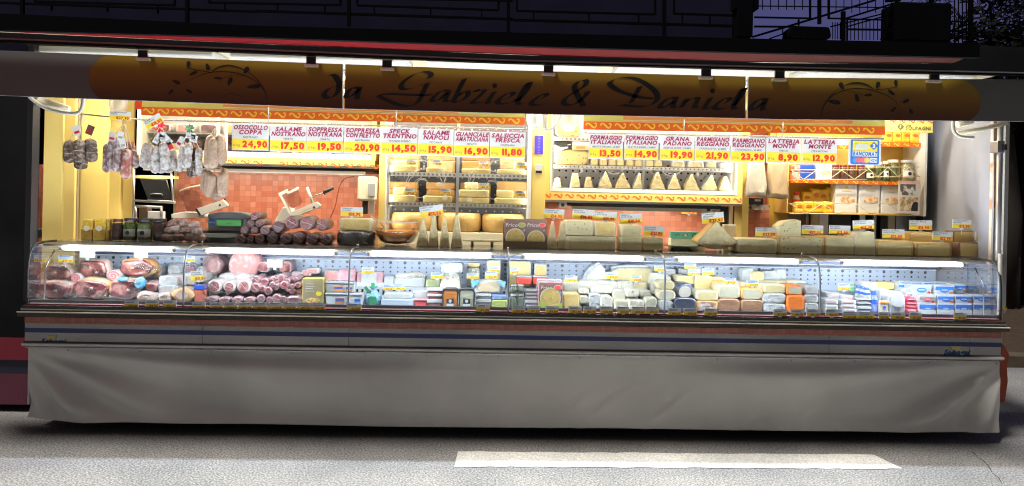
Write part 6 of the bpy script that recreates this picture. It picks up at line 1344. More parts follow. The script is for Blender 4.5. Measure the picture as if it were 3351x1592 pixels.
for i, (x, y, r_) in enumerate(((640, 1047, 32), (700, 1052, 26), (752, 1030, 36), (802, 1052, 28), (600, 978, 40), (692, 1000, 32), (748, 972, 26), (808, 958, 33), (862, 970, 21), (862, 1000, 24), (908, 1003, 22), (908, 958, 23), (605, 918, 29), (667, 936, 31), (728, 918, 26), (786, 905, 29), (830, 930, 24), (888, 915, 19), (770, 940, 24), (650, 985, 26), (835, 985, 22), (720, 955, 22))):
    row = 'bottom' if y > 1025 else 'top' if y < 942 else 'middle'
    log('salami', 'salami', GM, 'B', x, y, r_, .13 + (.05 if y < 942 else .0) + U(0, .03), .2, slice_ if i % 3 else darks, casing, 'small ' + ('dark ' if i % 3 == 0 else 'red ') + 'salami end, ' + ['first in the bottom row', 'second in the bottom row', 'third in the bottom row', 'fourth in the bottom row', 'leftmost of the middle rows', 'under the second of the top row', 'in the very centre', 'right of the very centre', 'left of the far right trio', 'lowest left of the far right trio', 'lowest at far right', 'upper at far right', 'first in the top row', 'second in the top row', 'third in the top row', 'fourth in the top row', 'low right end of the top row', 'small one high at the right', 'just above the very centre', 'low beside the leftmost one', 'low before the far right trio', 'just left of the very centre'][i] + ' of the small heap', ZF if row == 'bottom' else None, i % 2 == 0)
ham('B', 818, 1030, 935, 1072, .09, .12, 'black film wrapped sausage flat before the gold carton', mf=darks, ms=darks, base=ZF, name='wrapped_sausage', group='wrapped pieces low in the counter', flaps=1)
for i, (l, t, r_, b_, m_) in enumerate(((860, 860, 940, 900, pinkw), (930, 845, 1000, 890, mort), (960, 835, 1060, 875, mort), (1095, 850, 1195, 935, mort))):
    block('pink_pack', 'meat pack', 'pink meat packs at the back', 'B', l, t, r_, b_, .46, .1, m_, casingw, 'pink wrapped meat pack at the back, ' + ORD[i] + ' from the left beside the gold carton', None, nz=.005)
gc = thing('gold_carton', 'gold carton with a round window of pasta and a small yellow flower', 'carton', (P('B', 1014, 1075, .10).x, .14, ZF)); a, z, w_, h_ = fix('B', 938, 908, 1090, 1078, .10, ZF)
goldb = mat('gold card', (.28, .24, .14), .3, .35, c2=(.24, .20, .11), sc_=3)
q = MB(); q.ext(rrect(a, z, w_, h_, .004), .10, .20, goldb, mat('yellow card side', (.72, .52, .10), .4), .003)
for k in range(4): q.box(a - w_ * .36, a + w_ * (.0 + .06 * (k % 2)), .0992, .1, z + h_ * (.78 - .09 * k), z + h_ * (.80 - .09 * k), CARD)
q.poly([(p[0], .0985, p[1]) for p in ell(a + w_ * .28, z + h_ * .42, w_ * .13, w_ * .13, 9, .2)], TAGY); q.build('box', gc)
q = MB(); q.ext(ell(a, z + h_ * .15, w_ * .36, h_ * .13, 18, .08), .094, .102, mat('pasta nests', (.62, .42, .14), .5, c2=(.40, .24, .07), sc_=60, bump=.6, bsc=60), e=.006); q.build('window', gc)
def tub(K, l, t, r_, b_, Y, body, lidm, label, base=None, lab=None, group='plastic tubs in the counter', tt=1.08, name='tub', cat='tub', lidh=.14):
    a, z, w_, h_ = fix(K, l, t, r_, b_, Y, base); d = min(w_, .12); o = thing(name, label, cat, (a, Y + d / 2, z), group); q = MB()
    q.ext(rrect(a, z, w_ * .94, h_ * (1 - lidh), .008, tt=tt), Y + .004, Y + d, body, body, .008); q.build('body', o)
    q = MB(); q.ext(rrect(a, z + h_ * (1 - lidh) + .0005, w_ * 1.02, h_ * lidh, .004), Y, Y + d + .004, lidm, lidm, .004); q.build('lid', o)
    if lab:
        q = MB(); q.box(a - w_ * .05, a + w_ * .36, Y + .0005, Y + .003, z + h_ * .12, z + h_ * .62, lab[0]); q.box(a - w_ * .03, a + w_ * .34, Y - .0005, Y + .0005, z + h_ * .38, z + h_ * .55, lab[1]); q.build('paper_label', o)
    return o
clearb = mat('milky plastic', (.62, .68, .70), .25, coat=.6); wlid = mat('white lid', (.82, .83, .84), .3, coat=.4); brl = mat('brown label', (.38, .17, .06), .5)
tub('B', 1100, 1015, 1262, 1102, .10, clearb, clearb, 'large clear round tub with a brown label at the foot of the glass', ZF, (brl, bluep)); tub('B', 1098, 935, 1250, 1012, .12, clearb, clearb, 'upper clear tub with an orange label beside the gold carton', None, (mat('orange label', (.70, .30, .08), .5), bluep)); tub('C', 20, 940, 130, 1012, .12, clearb, clearb, 'clear tub with an orange label left of the second glass post', None, (MC['orange label'], bluep))
tub('B', 1262, 1020, 1370, 1100, .10, wlid, wlid, 'white tub with blue print right of the second glass post', ZF, (lbl, bluep))
# ---------------- third section: dairy
def pack(name, cat, group, K, l, t, r_, b_, Y, d, m_, label, base=None, r=.008, nz=.003, ms=None): return block(name, cat, group, K, l, t, r_, b_, Y, d, m_, ms or m_, label, base, r=r, nz=nz)
ZB = 'dairy packs in the counter'
pack('curd_bag', 'bag', None, 'C', 5, 845, 142, 932, .46, .1, pinkw, 'white and pink bag left of the second glass post', None, .03, .01); pack('curd_bag', 'bag', None, 'C', 150, 862, 332, 950, .46, .12, pinkw, 'bag with pink ends on a white tray behind the price 23,90', ZS + .012, .02, .006)
pack('white_carton', 'carton', None, 'C', 178, 868, 290, 945, .445, .01, wlid, 'white block lying inside the pink bag', ZS + .012)
pack('tray', 'tray', ZB, 'C', 130, 940, 345, 962, .44, .16, wlid, 'flat white tray under the pink bag', ZS - .004)
pack('ricotta_tray', 'tray', ZB, 'C', 415, 905, 632, 962, .46, .14, wlid, 'white tray heaped with fresh curd under the round gauge', ZS, .01); ham('C', 425, 870, 625, 915, .47, .1, 'heap of white curd wrapped in film on the tray', mf=whitec, ms=whitec, name='fresh_curd', group=None)
pack('ricotta_tray', 'tray', ZB, 'C', 342, 893, 412, 940, .47, .1, wlid, 'small white tub between the pink bag and the curd tray', ZS, .01); pack('salad_tray', 'tray', ZB, 'C', 640, 918, 745, 962, .46, .1, mat('pale green salad', (.50, .58, .22), .5, c2=(.66, .70, .48), sc_=20), 'tray of pale green salad beside the nutty white cheese', ZS)
gz = thing('gauge', 'round dark rimmed thermometer on the back panel of the counter', 'gauge', P('C', 525, 838, .75)); c_ = P('C', 525, 838, .75); R0 = P('C', 555, 838, .75).x - c_.x
q = MB(); q.ext(ell(c_.x, c_.z, R0, R0, 24), .735, .756, mat('gauge rim', (.06, .06, .07), .3), e=.004); q.build('rim', gz)
q = MB(); q.poly([(p[0], .7335, p[1]) for p in ell(c_.x, c_.z, R0 * .72, R0 * .72, 24)], CARD); q.box(c_.x - .002, c_.x + .002, .732, .7333, c_.z - R0 * .5, c_.z + R0 * .5, BLACK); q.build('dial', gz)
q = MB(); a, z, w_, h_ = BX('C', 225, 792, 312, 828, .745); q.box(a - w_ / 2, a + w_ / 2, .745, .752, z, z + h_, CARD); tag(q.build('notice'), 'blank pale notice on the back panel left of the gauge', 'notice')
nutty = mat('nutty white cheese', (.30, .22, .12), .5, c2=(.82, .79, .68), sc_=26, kind='vor', lo=.24, hi=.34, coat=.5)
outline('nut_cheese', 'cheese', None, 'C', [(735, 985), (755, 900), (775, 862), (860, 862), (880, 900), (892, 985)], .34, .14, nutty, whitec, 'tall white cheese studded with nuts behind the orange and green arches'); pack('wrapped_stack', 'cheese', None, 'C', 752, 800, 900, 866, .36, .12, filmw, 'stack of film covered trays on top of the nutty white cheese', None, .012, .01)
bag = thing('gift_bag', 'blue cellophane bag tied with a green ribbon', 'bag', (P('C', 255, 1095, .12).x, .16, ZF)); a, z, w_, h_ = fix('C', 190, 1005, 322, 1098, .12, ZF)
q = MB(); R0 = w_ / 2; q.lathe([(.001, 0), (R0 * .9, .002), (R0, h_ * .3), (R0 * .92, h_ * .65), (R0 * .55, h_ * .9), (R0 * .2, h_ * 1.08), (R0 * .32, h_ * 1.2), (R0 * .5, h_ * 1.32)], a, .12 + R0, mat('blue cellophane', (.22, .48, .66), .15, c2=(.40, .62, .76), sc_=12, coat=1, bump=.9, bsc=24), 18, z, caps=False); q.build('cellophane', bag)
q = MB(); q.ext(rrect(a + .005, z + .002, w_ * .5, h_ * .66, .01), .115, .13, mat('green filling', (.02, .17, .09), .4, coat=.8), e=.006); q.build('filling', bag)
q = MB(); w3 = [P('C', x, y, .10) for x, y in ((205, 968), (228, 1000), (250, 1010))]; q.ribbon([(p.x, p.z) for p in w3], .10, MC['green ribbon'], wd=.022); w3 = [P('C', x, y, .09) for x, y in ((262, 940), (264, 962), (258, 975))]; q.ribbon([(p.x, p.z) for p in w3], .09, mat('bright green ribbon', (.04, .38, .12), .35), wd=.026); q.build('ribbon', bag)
pack('cheese_tray', 'tray', ZB, 'C', 320, 1060, 555, 1102, .10, .16, mat('pale blue tray', (.52, .62, .70), .3, coat=.5), 'wide pale blue tray at the foot of the glass', ZF); pack('mozzarella_pack', 'pack', ZB, 'C', 335, 1016, 548, 1062, .12, .14, mat('pearly pack', (.66, .68, .66), .25, c2=(.50, .54, .56), sc_=5, coat=1, bump=.4, bsc=14), 'pearly grey long pack lying on the wide blue tray', None, .02, .004)
tub('C', 557, 1062, 652, 1100, .10, mat('red pack', (.50, .05, .06), .35, coat=.6), mat('pink lid', (.75, .42, .44), .35), 'low red tub with a pink lid', ZF)
for i, y in enumerate((1062, 1023, 984)): tub('C', 650, y, 760, y + 38, .10 + .012 * i, mat('dark pink pack', (.36, .14, .13), .35, coat=.6), wlid, 'flat white lidded tub with pink filling, ' + ['bottom', 'middle', 'top'][i] + ' of the stack of three', ZF if i == 0 else None, lidh=.45)
pack('white_box', 'carton', ZB, 'C', 545, 1000, 655, 1060, .22, .1, wlid, 'plain white box behind the low red tub', None)
for i, (l, m_, nm) in enumerate(((762, mat('orange aged cheese', (.46, .17, .035), .5, c2=(.36, .12, .02), sc_=9, bump=.3, bsc=20), 'orange'), (880, mat('grey green paste', (.42, .43, .32), .5, c2=(.36, .37, .26), sc_=9, bump=.3, bsc=20), 'grey green'))):
    o = thing('arched_cheese', nm + ' arched cheese with a black crest label at the foot of the glass', 'cheese', (P('C', l + 54, 1104, .08).x, .12, ZF)); a, z, w_, h_ = fix('C', l, 985, l + 108, 1106, .08, ZF)
    prf = [(a - w_ / 2, z), (a - w_ / 2, z + h_ * .85), (a - w_ * .45, z + h_ * .95), (a - w_ * .32, z + h_), (a + w_ * .32, z + h_), (a + w_ * .45, z + h_ * .95), (a + w_ / 2, z + h_ * .85), (a + w_ / 2, z)]
    q = MB(); q.ext(prf, .08, .20, m_, BLACK, .006); q.build('block', o)
    q = MB(); q.ribbon([(x * .985 + a * .015, zz_ - .004) for x, zz_ in prf], .079, BLACK, wd=.010); q.build('black_rim', o)
    q = MB(); q.box(a - w_ * .24, a + w_ * .24, .076, .079, z + h_ * .22, z + h_ * .48, BLACK); q.box(a - w_ * .24, a + w_ * .24, .076, .079, z + .001, z + h_ * .215, CARD)
    q.poly([(a - w_ * .09, .0752, z + h_ * .44), (a - w_ * .10, .0752, z + h_ * .32), (a, .0752, z + h_ * .25), (a + w_ * .10, .0752, z + h_ * .32), (a + w_ * .09, .0752, z + h_ * .44)], CARD); q.build('crest_label', o)
outline('bread_pack', 'pack', None, 'C', [(962, 1020), (968, 960), (1000, 930), (1090, 918), (1180, 926), (1215, 940), (1212, 985), (1180, 1020)], .24, .14, mat('straw coloured bread', (.62, .52, .34), .4, c2=(.50, .40, .26), sc_=6, coat=1, bump=.8, bsc=20), filmw, 'clear pack of pale bread with bright blue corners', None, .02, .006)
q = MB()
for pts in ([(962, 928), (1020, 920), (1012, 945), (975, 972)], [(1140, 925), (1216, 930), (1205, 985), (1180, 960)]):
    w3 = [P('C', x, y, .232) for x, y in pts]; q.ext([(p.x, p.z) for p in w3], .228, .24, cyan, e=.003)
tag(q.build('film_print'), 'bright blue printed corners of the clear bread pack', 'film')
for i, (l, t, r_, b_) in enumerate(((1000, 1062, 1108, 1100), (1000, 1028, 1108, 1060))): tub('C', l, t, r_, b_, .10 + .015 * i, clearb, wlid, ['lower', 'upper'][i] + ' white tub of the pair beside the green arch', ZF if i == 0 else None, lidh=.35)
for i, (l, t, r_, b_, m_) in enumerate(((1112, 1066, 1222, 1106, mat('olive green pack', (.36, .42, .12), .4, coat=.6)), (1112, 1030, 1222, 1064, mat('pale blue pack', (.36, .50, .68), .35, c2=(.12, .2, .55), sc_=12, coat=.6)))): pack('flat_pack', 'pack', ZB, 'C', l, t, r_, b_, .10 + .015 * i, .1, m_, ['olive green flat pack left of the third glass post', 'blue and white flat pack on the olive green one'][i], ZF if i == 0 else None)
jar('C', 935, 800, 1032, 900, .50, whitec, lemon, 'squat jar of pale cream at the back of the dairy section', ZS); pack('cheese_pack', 'cheese', None, 'C', 1078, 778, 1178, 900, .52, .08, lemon, 'tall wrapped yellow cheese behind two price cards', ZS, .01, .006, filmw)
for r2, (t, b_) in enumerate(((1022, 1088), (956, 1018))):
    for c2_ in range(2): jar('D', 66 + 50 * c2_, t, 114 + 50 * c2_, b_, .12, mat('sage green cream', (.26, .32, .24), .4), wlid, 'small white lidded jar of green cream, ' + ('lower ' if r2 == 0 else 'upper ') + ('left' if c2_ == 0 else 'right') + ' of the four', ZF if r2 == 0 else None, None, 'four small green jars')
# ---------------- fourth section: fresh and soft cheeses
pack('cheese_slab', 'cheese', 'wrapped yellow slabs at the back', 'D', 55, 782, 215, 905, .56, .1, lemon, 'wide wrapped yellow cheese slab at the back beside the third post', ZS, .012, .004, filmw); pack('cheese_slab', 'cheese', 'wrapped yellow slabs at the back', 'D', 235, 800, 328, 905, .56, .1, gold, 'narrower golden cheese slab right of the wide yellow one', ZS, .01, .004, filmw)
tom = mat('red tomatoes', (.62, .06, .03), .3, c2=(.36, .03, .02), sc_=40, kind='vor', lo=.1, hi=.5, coat=1)
for i, (l, r_) in enumerate(((108, 222), (228, 330))):
    o = tub('D', l, 893, r_, 952, .42, tom, clearb, 'clear tray of red tomatoes behind the small jars, ' + ['left', 'right'][i] + ' one', None, None, 'tomato trays', lidh=.12)
for i, y in enumerate((1066, 1042, 1018, 994)): tub('D', 172, y, 262, y + 24, .12 + .008 * i, clearb, wlid, 'flat white tub beside the crisps packs, ' + ['bottom', 'second', 'third', 'top'][i] + ' of its stack', ZF if i == 0 else None, None, 'stack of flat white tubs', lidh=.4)
q = crisp_pack(None, 'D', 265, 935, 440, 1110, .08, .12, redp, ZF)
for k in range(4):
    a, z, w_, h_ = fix('D', 262 - 3 * k, 930 - 6 * k, 438 - 2 * k, 1100, .21 + .03 * k, ZF); q.ext(rrect(a, z, w_, h_, .008), .21 + .03 * k, .235 + .03 * k, pinkw, wlid, .003)
a, z, w_, h_ = fix('D', 265, 1080, 440, 1110, .08, ZF); q.poly([(a - w_ / 2, .0785, z), (a + w_ / 2, .0785, z), (a + w_ / 2, .0785, z + h_), (a, .0785, z + h_ * .4), (a - w_ / 2, .0785, z + h_ * 1.2)], greenp)
tag(q.build('crisps_pack'), 'stack of brown cheese crisps packs with a red badge in the lit counter', 'pack')
SC = 'soft cheeses in the fourth section'
def sc_(l, t, r_, b_, Y, mf, ms, label, base=None, **k): return block('soft_cheese', 'cheese', SC, 'D', l, t, r_, b_, Y, k.pop('d', .14), mf, ms, label, base, **k)
sc_(445, 1015, 562, 1112, .10, gold, lemon, 'golden yellow cheese block at the foot of the glass right of the crisps packs', ZF, r=.02); sc_(445, 930, 560, 1012, .26, whitec, whitec, 'white fresh cheese under the price 13,50', None, r=.02)
for i, (l, t, r_, b_, Y, m_, ms) in enumerate(((562, 1035, 632, 1092, .14, greyc, whitec), (632, 1018, 712, 1100, .12, filmw, filmw), (712, 1035, 795, 1105, .10, nutty, whitec), (800, 1066, 912, 1108, .10, greyc, creamr), (912, 1066, 1032, 1108, .10, blue, whitec), (1032, 1050, 1112, 1106, .10, greyc, greyc),
                                           (556, 980, 632, 1022, .20, blue, whitec), (640, 960, 800, 1020, .24, whitec, whitec), (800, 992, 895, 1062, .20, whitec, whitec), (893, 988, 992, 1046, .16, blue, whitec), (990, 996, 1080, 1052, .22, whitec, whitec),
                                           (560, 925, 690, 985, .32, whitec, whitec), (690, 925, 835, 985, .34, whitec, whitec), (835, 930, 945, 992, .34, blue, whitec), (945, 935, 1045, 995, .36, pale, whitec))):
    sc_(l, t, r_, b_, Y, m_, ms, ['grey soft cheese beside the golden block', 'film wrapped white cheese low in the heap', 'nut topped white cheese at the foot of the glass', 'pale grey slab with cream rind low beside the nutty cheese', 'blue veined slab low at the foot of the glass', 'pale grey green block low at the right of the heap', 'small blue veined piece above the grey soft cheese', 'long bright white cheese in the middle of the heap', 'white cheese left of the crumbly blue piece', 'crumbly blue veined piece in the middle of the white heap', 'white cheese right of the crumbly blue piece', 'white cheese in the back row under the tall pointed wedge', 'wide white cheese in the back row', 'creamy veined wedge in the back row', 'pale block in the back row under the big slab'][i], ZF if b_ >= 1100 else None, r=.016, nz=.010)
outline('cheese_wedge', 'cheese', None, 'D', [(605, 930), (640, 870), (680, 820), (712, 806), (740, 830), (765, 930)], .46, .14, whitec, filmw, 'tall pointed white cheese wedge at the back', ZS)
outline('cut_cheese', 'cheese', None, 'D', [(580, 930), (600, 880), (640, 825), (700, 790), (715, 800), (660, 850), (625, 930)], .50, .1, filmw, filmw, 'dark film wrapped rounded cheese behind the pointed wedge', ZS)
outline('cheese_slab', 'cheese', None, 'D', [(790, 935), (795, 850), (840, 832), (1080, 832), (1085, 935)], .50, .16, pale, filmw, 'big pale cheese slab under grey film at the back', ZS); outline('cheese_slab', 'cheese', None, 'D', [(780, 850), (790, 822), (900, 808), (1040, 812), (1085, 835), (1085, 850)], .56, .12, filmw, filmw, 'grey film wrapped cheese behind the big pale slab', ZS + .06)
outline('cheese_slab', 'cheese', None, 'D', [(1062, 985), (1066, 868), (1150, 868), (1215, 900), (1220, 985)], .44, .12, whitec, whitec, 'tall whitish cheese behind the fourth glass post', ZS)
for i, (l, t, r_, b_, m_, ms) in enumerate(((1122, 1070, 1238, 1118, filmw, filmw), (1120, 993, 1250, 1068, greyc, creamr), (1118, 925, 1242, 991, pale, creamr))):
    sc_(l, t, r_, b_, .12 + .02 * i, m_, ms, ['film wrapped white round at the bottom of the stack by the fourth post', 'grey oval cheese in the middle of the stack by the fourth post', 'pale oval cheese on top of the stack by the fourth post'][i], ZF if i == 0 else None, r=.045, n=5)
# ---------------- fifth section: cut wheels in pairs
CW = 'cut cheeses stacked in the fifth section'
def cw(l, t, r_, b_, Y, mf, ms, label, base=None, **k): return block('cut_cheese', 'cheese', CW, 'E', l, t, r_, b_, Y, k.pop('d', .18), mf, ms, label, base, **k)
cw(62, 1052, 217, 1112, .10, navy, navy, 'low navy waxed cheese at the foot of the glass', ZF, r=.03); cw(80, 960, 186, 1051, .14, whitec, navy, 'white cut cheese standing on the navy waxed one', None, r=.035); cw(70, 945, 190, 1040, .24, navy, navy, 'dark wax cheese behind the white cut one', None, r=.03)
cw(216, 1072, 372, 1120, .10, wrapb, browng, 'wrapped amber cheese under a beige cut one', ZF, r=.02); cw(213, 1000, 376, 1071, .12, pale, creamr, 'beige cut cheese on the wrapped amber one', None, r=.02); cw(190, 990, 330, 1060, .3, browng, browng, 'amber rind cheese behind the beige cut one', None, r=.02)
cw(370, 1056, 532, 1142, .10, brownr, brownr, 'dark brown cheese drum under the tall greenish cut one', ZF, r=.03); cw(368, 958, 530, 1055, .12, greyc, creamr, 'tall greenish cut cheese under a blue price card', None, r=.025)
cw(536, 1066, 695, 1142, .10, brownr, brownr, 'dark brown cheese drum under the grey cut one', ZF, r=.02); cw(532, 980, 694, 1065, .12, greyc, browng, 'grey cut cheese with amber rind under the second blue card', None, r=.03)
cw(694, 1092, 860, 1140, .10, filmw, filmw, 'grey film wrapped cheese at the bottom beside the orange one', ZF, r=.02); cw(692, 1018, 858, 1091, .11, filmw, filmw, 'white film wrapped cheese in the middle of its stack', None, r=.025, nz=.005); cw(692, 953, 857, 1017, .13, pale, creamr, 'cream cut cheese on two film wrapped ones', None, r=.015)
cw(862, 1030, 992, 1142, .10, orangew, orangew, 'bright orange waxed cheese in film', ZF, r=.03, nz=.006); cw(863, 958, 978, 1028, .12, greyc, orangew, 'pale grey cut cheese with an orange rind on the orange one', None, r=.015)
for i, (t, b_) in enumerate(((1085, 1140), (1026, 1083), (960, 1024))): cw(986, t, 1092, b_, .10 + .015 * i, filmw, filmw, 'film wrapped greenish cheese left of the fifth post, ' + ['bottom', 'middle', 'top'][i] + ' of three', ZF if i == 0 else None, r=.02, nz=.005)
for i, (l, t, r_, b_, Y, m_) in enumerate(((75, 890, 210, 955, .40, lemon), (205, 888, 330, 1000, .38, lemon), (325, 898, 420, 970, .40, pale), (340, 930, 440, 1000, .3, browng), (540, 940, 690, 990, .34, browng), (690, 930, 860, 965, .4, creamr), (420, 930, 545, 975, .4, whitec), (615, 860, 700, 935, .5, lemon), (860, 925, 1000, 965, .4, filmw))):
    cw(l, t, r_, b_, Y, m_, creamr if i != 3 else browng, ['pale yellow block at the back left of the section', 'bright yellow block at the back beside it', 'pale wedge at the back left of the blue card', 'amber rind behind the tall greenish cheese', 'amber rind behind the grey cut cheese', 'cream rind behind the top of the film stack', 'white cheese behind the first blue card', 'yellow cheese far back in the middle', 'film wrapped cheese far back on the right'][i], None, r=.012)
for i, (l, t, r_, b_) in enumerate(((-30, 835, 70, 905), (90, 835, 160, 895), (540, 835, 620, 900), (700, 850, 790, 930), (790, 845, 860, 930))):
    pack('wrapped_block', 'cheese', 'film wrapped blocks on the rear step', 'E', l, t, r_, b_, .56, .1, filmw, 'crumpled film wrapped block on the rear step, ' + ORD[i] + ' from the left in the fifth section', ZS, .015, .012)
q = MB(); c_ = P('E', 1005, 830, .70); q.tube([c_ + Vector((.03 * math.cos(t * .5), .01 * math.sin(t), .025 * math.sin(t * .5))) for t in range(13)], .009, bluep, seg=8); q.tube([P('E', 940, 850, .70), P('E', 975, 805, .69), P('E', 990, 790, .69)], .010, silver, seg=8)
tag(q.build('spray_hose'), 'coiled blue hose with a grey nozzle under the shelf near the fifth post', 'hose')
# ---------------- last section: cartons, bottles, yoghurt
SH = 'white cheese cartons in the last section'
for i, (l, t, r_, b_, Y) in enumerate(((1140, 1100, 1232, 1140, .10), (1138, 1062, 1235, 1098, .12), (1258, 1128, 1366, 1156, .10), (1256, 1098, 1364, 1126, .11), (1254, 1066, 1362, 1096, .12), (1150, 1012, 1240, 1060, .26), (1245, 1030, 1340, 1064, .24))):
    o = pack('white_carton', 'carton', SH, 'E', l, t, r_, b_, Y, .16, wlid, ['lowest white flat carton right of the fifth post', 'upper white flat carton right of the fifth post', 'bottom of three white cartons with pink bands', 'middle of three white cartons with pink bands', 'top of three white cartons with pink bands', 'white carton with red print at the back by the fifth post', 'white carton behind the three with pink bands'][i], ZF if i in (0, 2) else None, .004)
    a, z, w_, h_ = BX('E', l + 8, t + 8, r_ - 8, b_ - 12, Y); q = MB(); q.box(a - w_ / 2, a + w_ * .4, Y - .001, Y + .002, z, z + h_ * .6, mat('pale pink band', (.70, .50, .48), .5) if i else greyc); q.build('printed_band', o)
for i, (t, b_) in enumerate(((1112, 1140), (1085, 1110), (1056, 1083))): tub('F', 212, t, 308, b_, .11 + .01 * i, mat('grey blue tub', (.36, .42, .48), .3, coat=.6), wlid, 'grey blue flat tub left of the tall blue bottle, ' + ['bottom', 'middle', 'top'][i] + ' of three', ZF if i == 0 else None, None, 'grey blue tubs', lidh=.35)
def bottle(K, l, t, r_, b_, Y, body, cap, label, base=None, capk=.75):
    a, z, w_, h_ = fix(K, l, t, r_, b_, Y, base); R0 = w_ / 2; o = thing('bottle', label, 'bottle', (a, Y + R0, z), 'plastic bottles in the last section'); q = MB()
    q.lathe([(.001, 0), (R0 * .95, .002), (R0, h_ * .1), (R0, h_ * .62), (R0 * .6, h_ * .78), (R0 * .5, h_ * .84)], a, Y + R0, body, 18, z, caps=False); q.build('body', o)
    q = MB(); q.lathe([(R0 * .62, h_ * .82), (R0 * .62, h_ * .98), (R0 * .5, h_), (.001, h_)], a, Y + R0, cap, 18, z, caps=False); q.build('cap', o)
    q = MB(); q.lathe([(R0 * 1.01, h_ * .42), (R0 * 1.01, h_ * .62)], a, Y + R0, cap, 18, z, caps=False); q.build('band', o)
bottle('F', 315, 1000, 364, 1140, .12, mat('blue white label', (.45, .52, .68), .35, c2=(.08, .12, .45), sc_=24), bluep, 'tall blue and white bottle at the foot of the glass', ZF)
for i, (l, r_) in enumerate(((200, 245), (232, 280), (262, 312))): bottle('F', l, 960 + 8 * i, r_, 1056 + 6 * i, .28 - .04 * i, wlid, bluep, 'white bottle with blue label in the slanting row, ' + ['rear', 'middle', 'front'][i] + ' one')
bottle('F', 155, 935, 200, 1010, .40, mat('green bottle', (.10, .36, .16), .3), wlid, 'small green bottle behind the price card')
pack('butter_block', 'butter', None, 'F', 308, 938, 472, 985, .40, .14, mat('yellow wrapper', (.78, .62, .22), .4), 'long yellow butter pack at the back', None, .008); 
for i, (l, t, r_, b_) in enumerate(((235, 930, 300, 1000), (300, 935, 352, 1000), (370, 985, 440, 1075), (420, 1000, 520, 1080))): pack('milk_pouch', 'pouch', 'bright white milk pouches', 'F', l, t, r_, b_, .30 if i < 2 else .22, .1, wlid, 'bright white pouch, ' + ['rear left beside the green bottle', 'rear right before the butter', 'above the small carton', 'above the white display box'][i], None, .02, .008)
o = pack('milk_carton', 'carton', None, 'F', 368, 1072, 434, 1142, .10, .08, mat('orange white carton', (.74, .66, .52), .4), 'small carton with an orange top and a blue badge', ZF, .003); a, z, w_, h_ = BX('F', 368, 1074, 434, 1088, .098); q = MB(); q.box(a - w_ / 2, a + w_ / 2, .0975, .1, z, z + h_, MC['orange label']); q.poly([(p[0], .098, p[1]) for p in ell(a, z - .03, .012, .012, 12)], bluep); q.build('print', o)
o = pack('display_box', 'carton', None, 'F', 436, 1040, 550, 1146, .10, .12, mat('grey white card', (.60, .62, .64), .5), 'open white display box with a cut out front', ZF, .004); a, z, w_, h_ = BX('F', 452, 1010, 540, 1118, .09); q = MB(); q.ext(rrect(a, z, w_, h_, .03), .088, .1, wlid, e=.008, nz=.006); q.build('pouch', o)
redc = mat('crimson carton', (.38, .02, .05), .35, coat=.5)
for i, (t, b_) in enumerate(((1128, 1156), (1104, 1126), (1078, 1102), (1046, 1074))):
    o = pack('red_carton', 'carton', 'crimson cartons in the last section', 'F', 556 if i < 3 else 552, t, 642 if i < 3 else 618, b_, .10 + .012 * i, .12, redc, 'crimson flat carton beside the yoghurt, ' + ['bottom', 'second', 'third', 'top'][i] + ' of its stack', ZF if i == 0 else None, .003); a, z, w_, h_ = BX('F', 568, t + 6, 625, b_ - 10, .10 + .012 * i); q = MB(); q.box(a - w_ / 2, a + w_ / 2, .0985 + .012 * i, .1005 + .012 * i, z, z + h_ * .7, mat('pink print', (.72, .45, .48), .5)); q.build('printed_band', o)
yb = mat('yoghurt blue print', (.03, .14, .50), .35, coat=.4); yw = mat('yoghurt white print', (.66, .70, .78), .35, coat=.4); yr = mat('fruit red print', (.48, .05, .05), .4); yy_ = mat('fruit yellow print', (.75, .45, .06), .4); yg = mat('sage print', (.40, .52, .46), .4)
def yog(l, t, r_, b_, Y, label, kind=0, base=None, d=.10):
    a, z, w_, h_ = fix('F', l, t, r_, b_, Y, base); o = thing('yoghurt_pack', label, 'yoghurt', (a, Y + d / 2, z), 'yoghurt packs at the right end'); q = MB()
    q.ext([(a - w_ * .44, z), (a - w_ * .5, z + h_), (a + w_ * .5, z + h_), (a + w_ * .44, z)][::-1], Y, Y + d, yw, wlid, .004, smooth=False); q.build('sleeve', o)
    q = MB(); q.box(a - w_ * .46, a + w_ * .46, Y - .0015, Y, z + h_ * .58, z + h_ * .93, [yb, yg, mat('grey brown print', (.22, .20, .20), .4)][kind % 3])
    q.poly([(p[0], Y - .002, p[1]) for p in ell(a, z + h_ * .55, w_ * .24, h_ * .24, 14)], yb if kind < 2 else yr); q.poly([(p[0], Y - .0025, p[1]) for p in ell(a, z + h_ * .57, w_ * .19, h_ * .10, 12)], mat('pale blue print', (.35, .50, .74), .4))
    for k in range(3): q.poly([(p[0], Y - .003, p[1]) for p in ell(a + w_ * (.28 + .05 * k), z + h_ * (.25 + .08 * (k % 2)), w_ * .07, h_ * .10, 8)], [yr, yy_, yr][(k + kind) % 3])
    q.build('print', o)
    q = MB(); q.box(a - w_ * .49, a + w_ * .49, Y + .002, Y + d - .002, z + h_ + .0005, z + h_ + .004, wlid); q.build('lids', o)
nm = ['first', 'second', 'third', 'fourth']
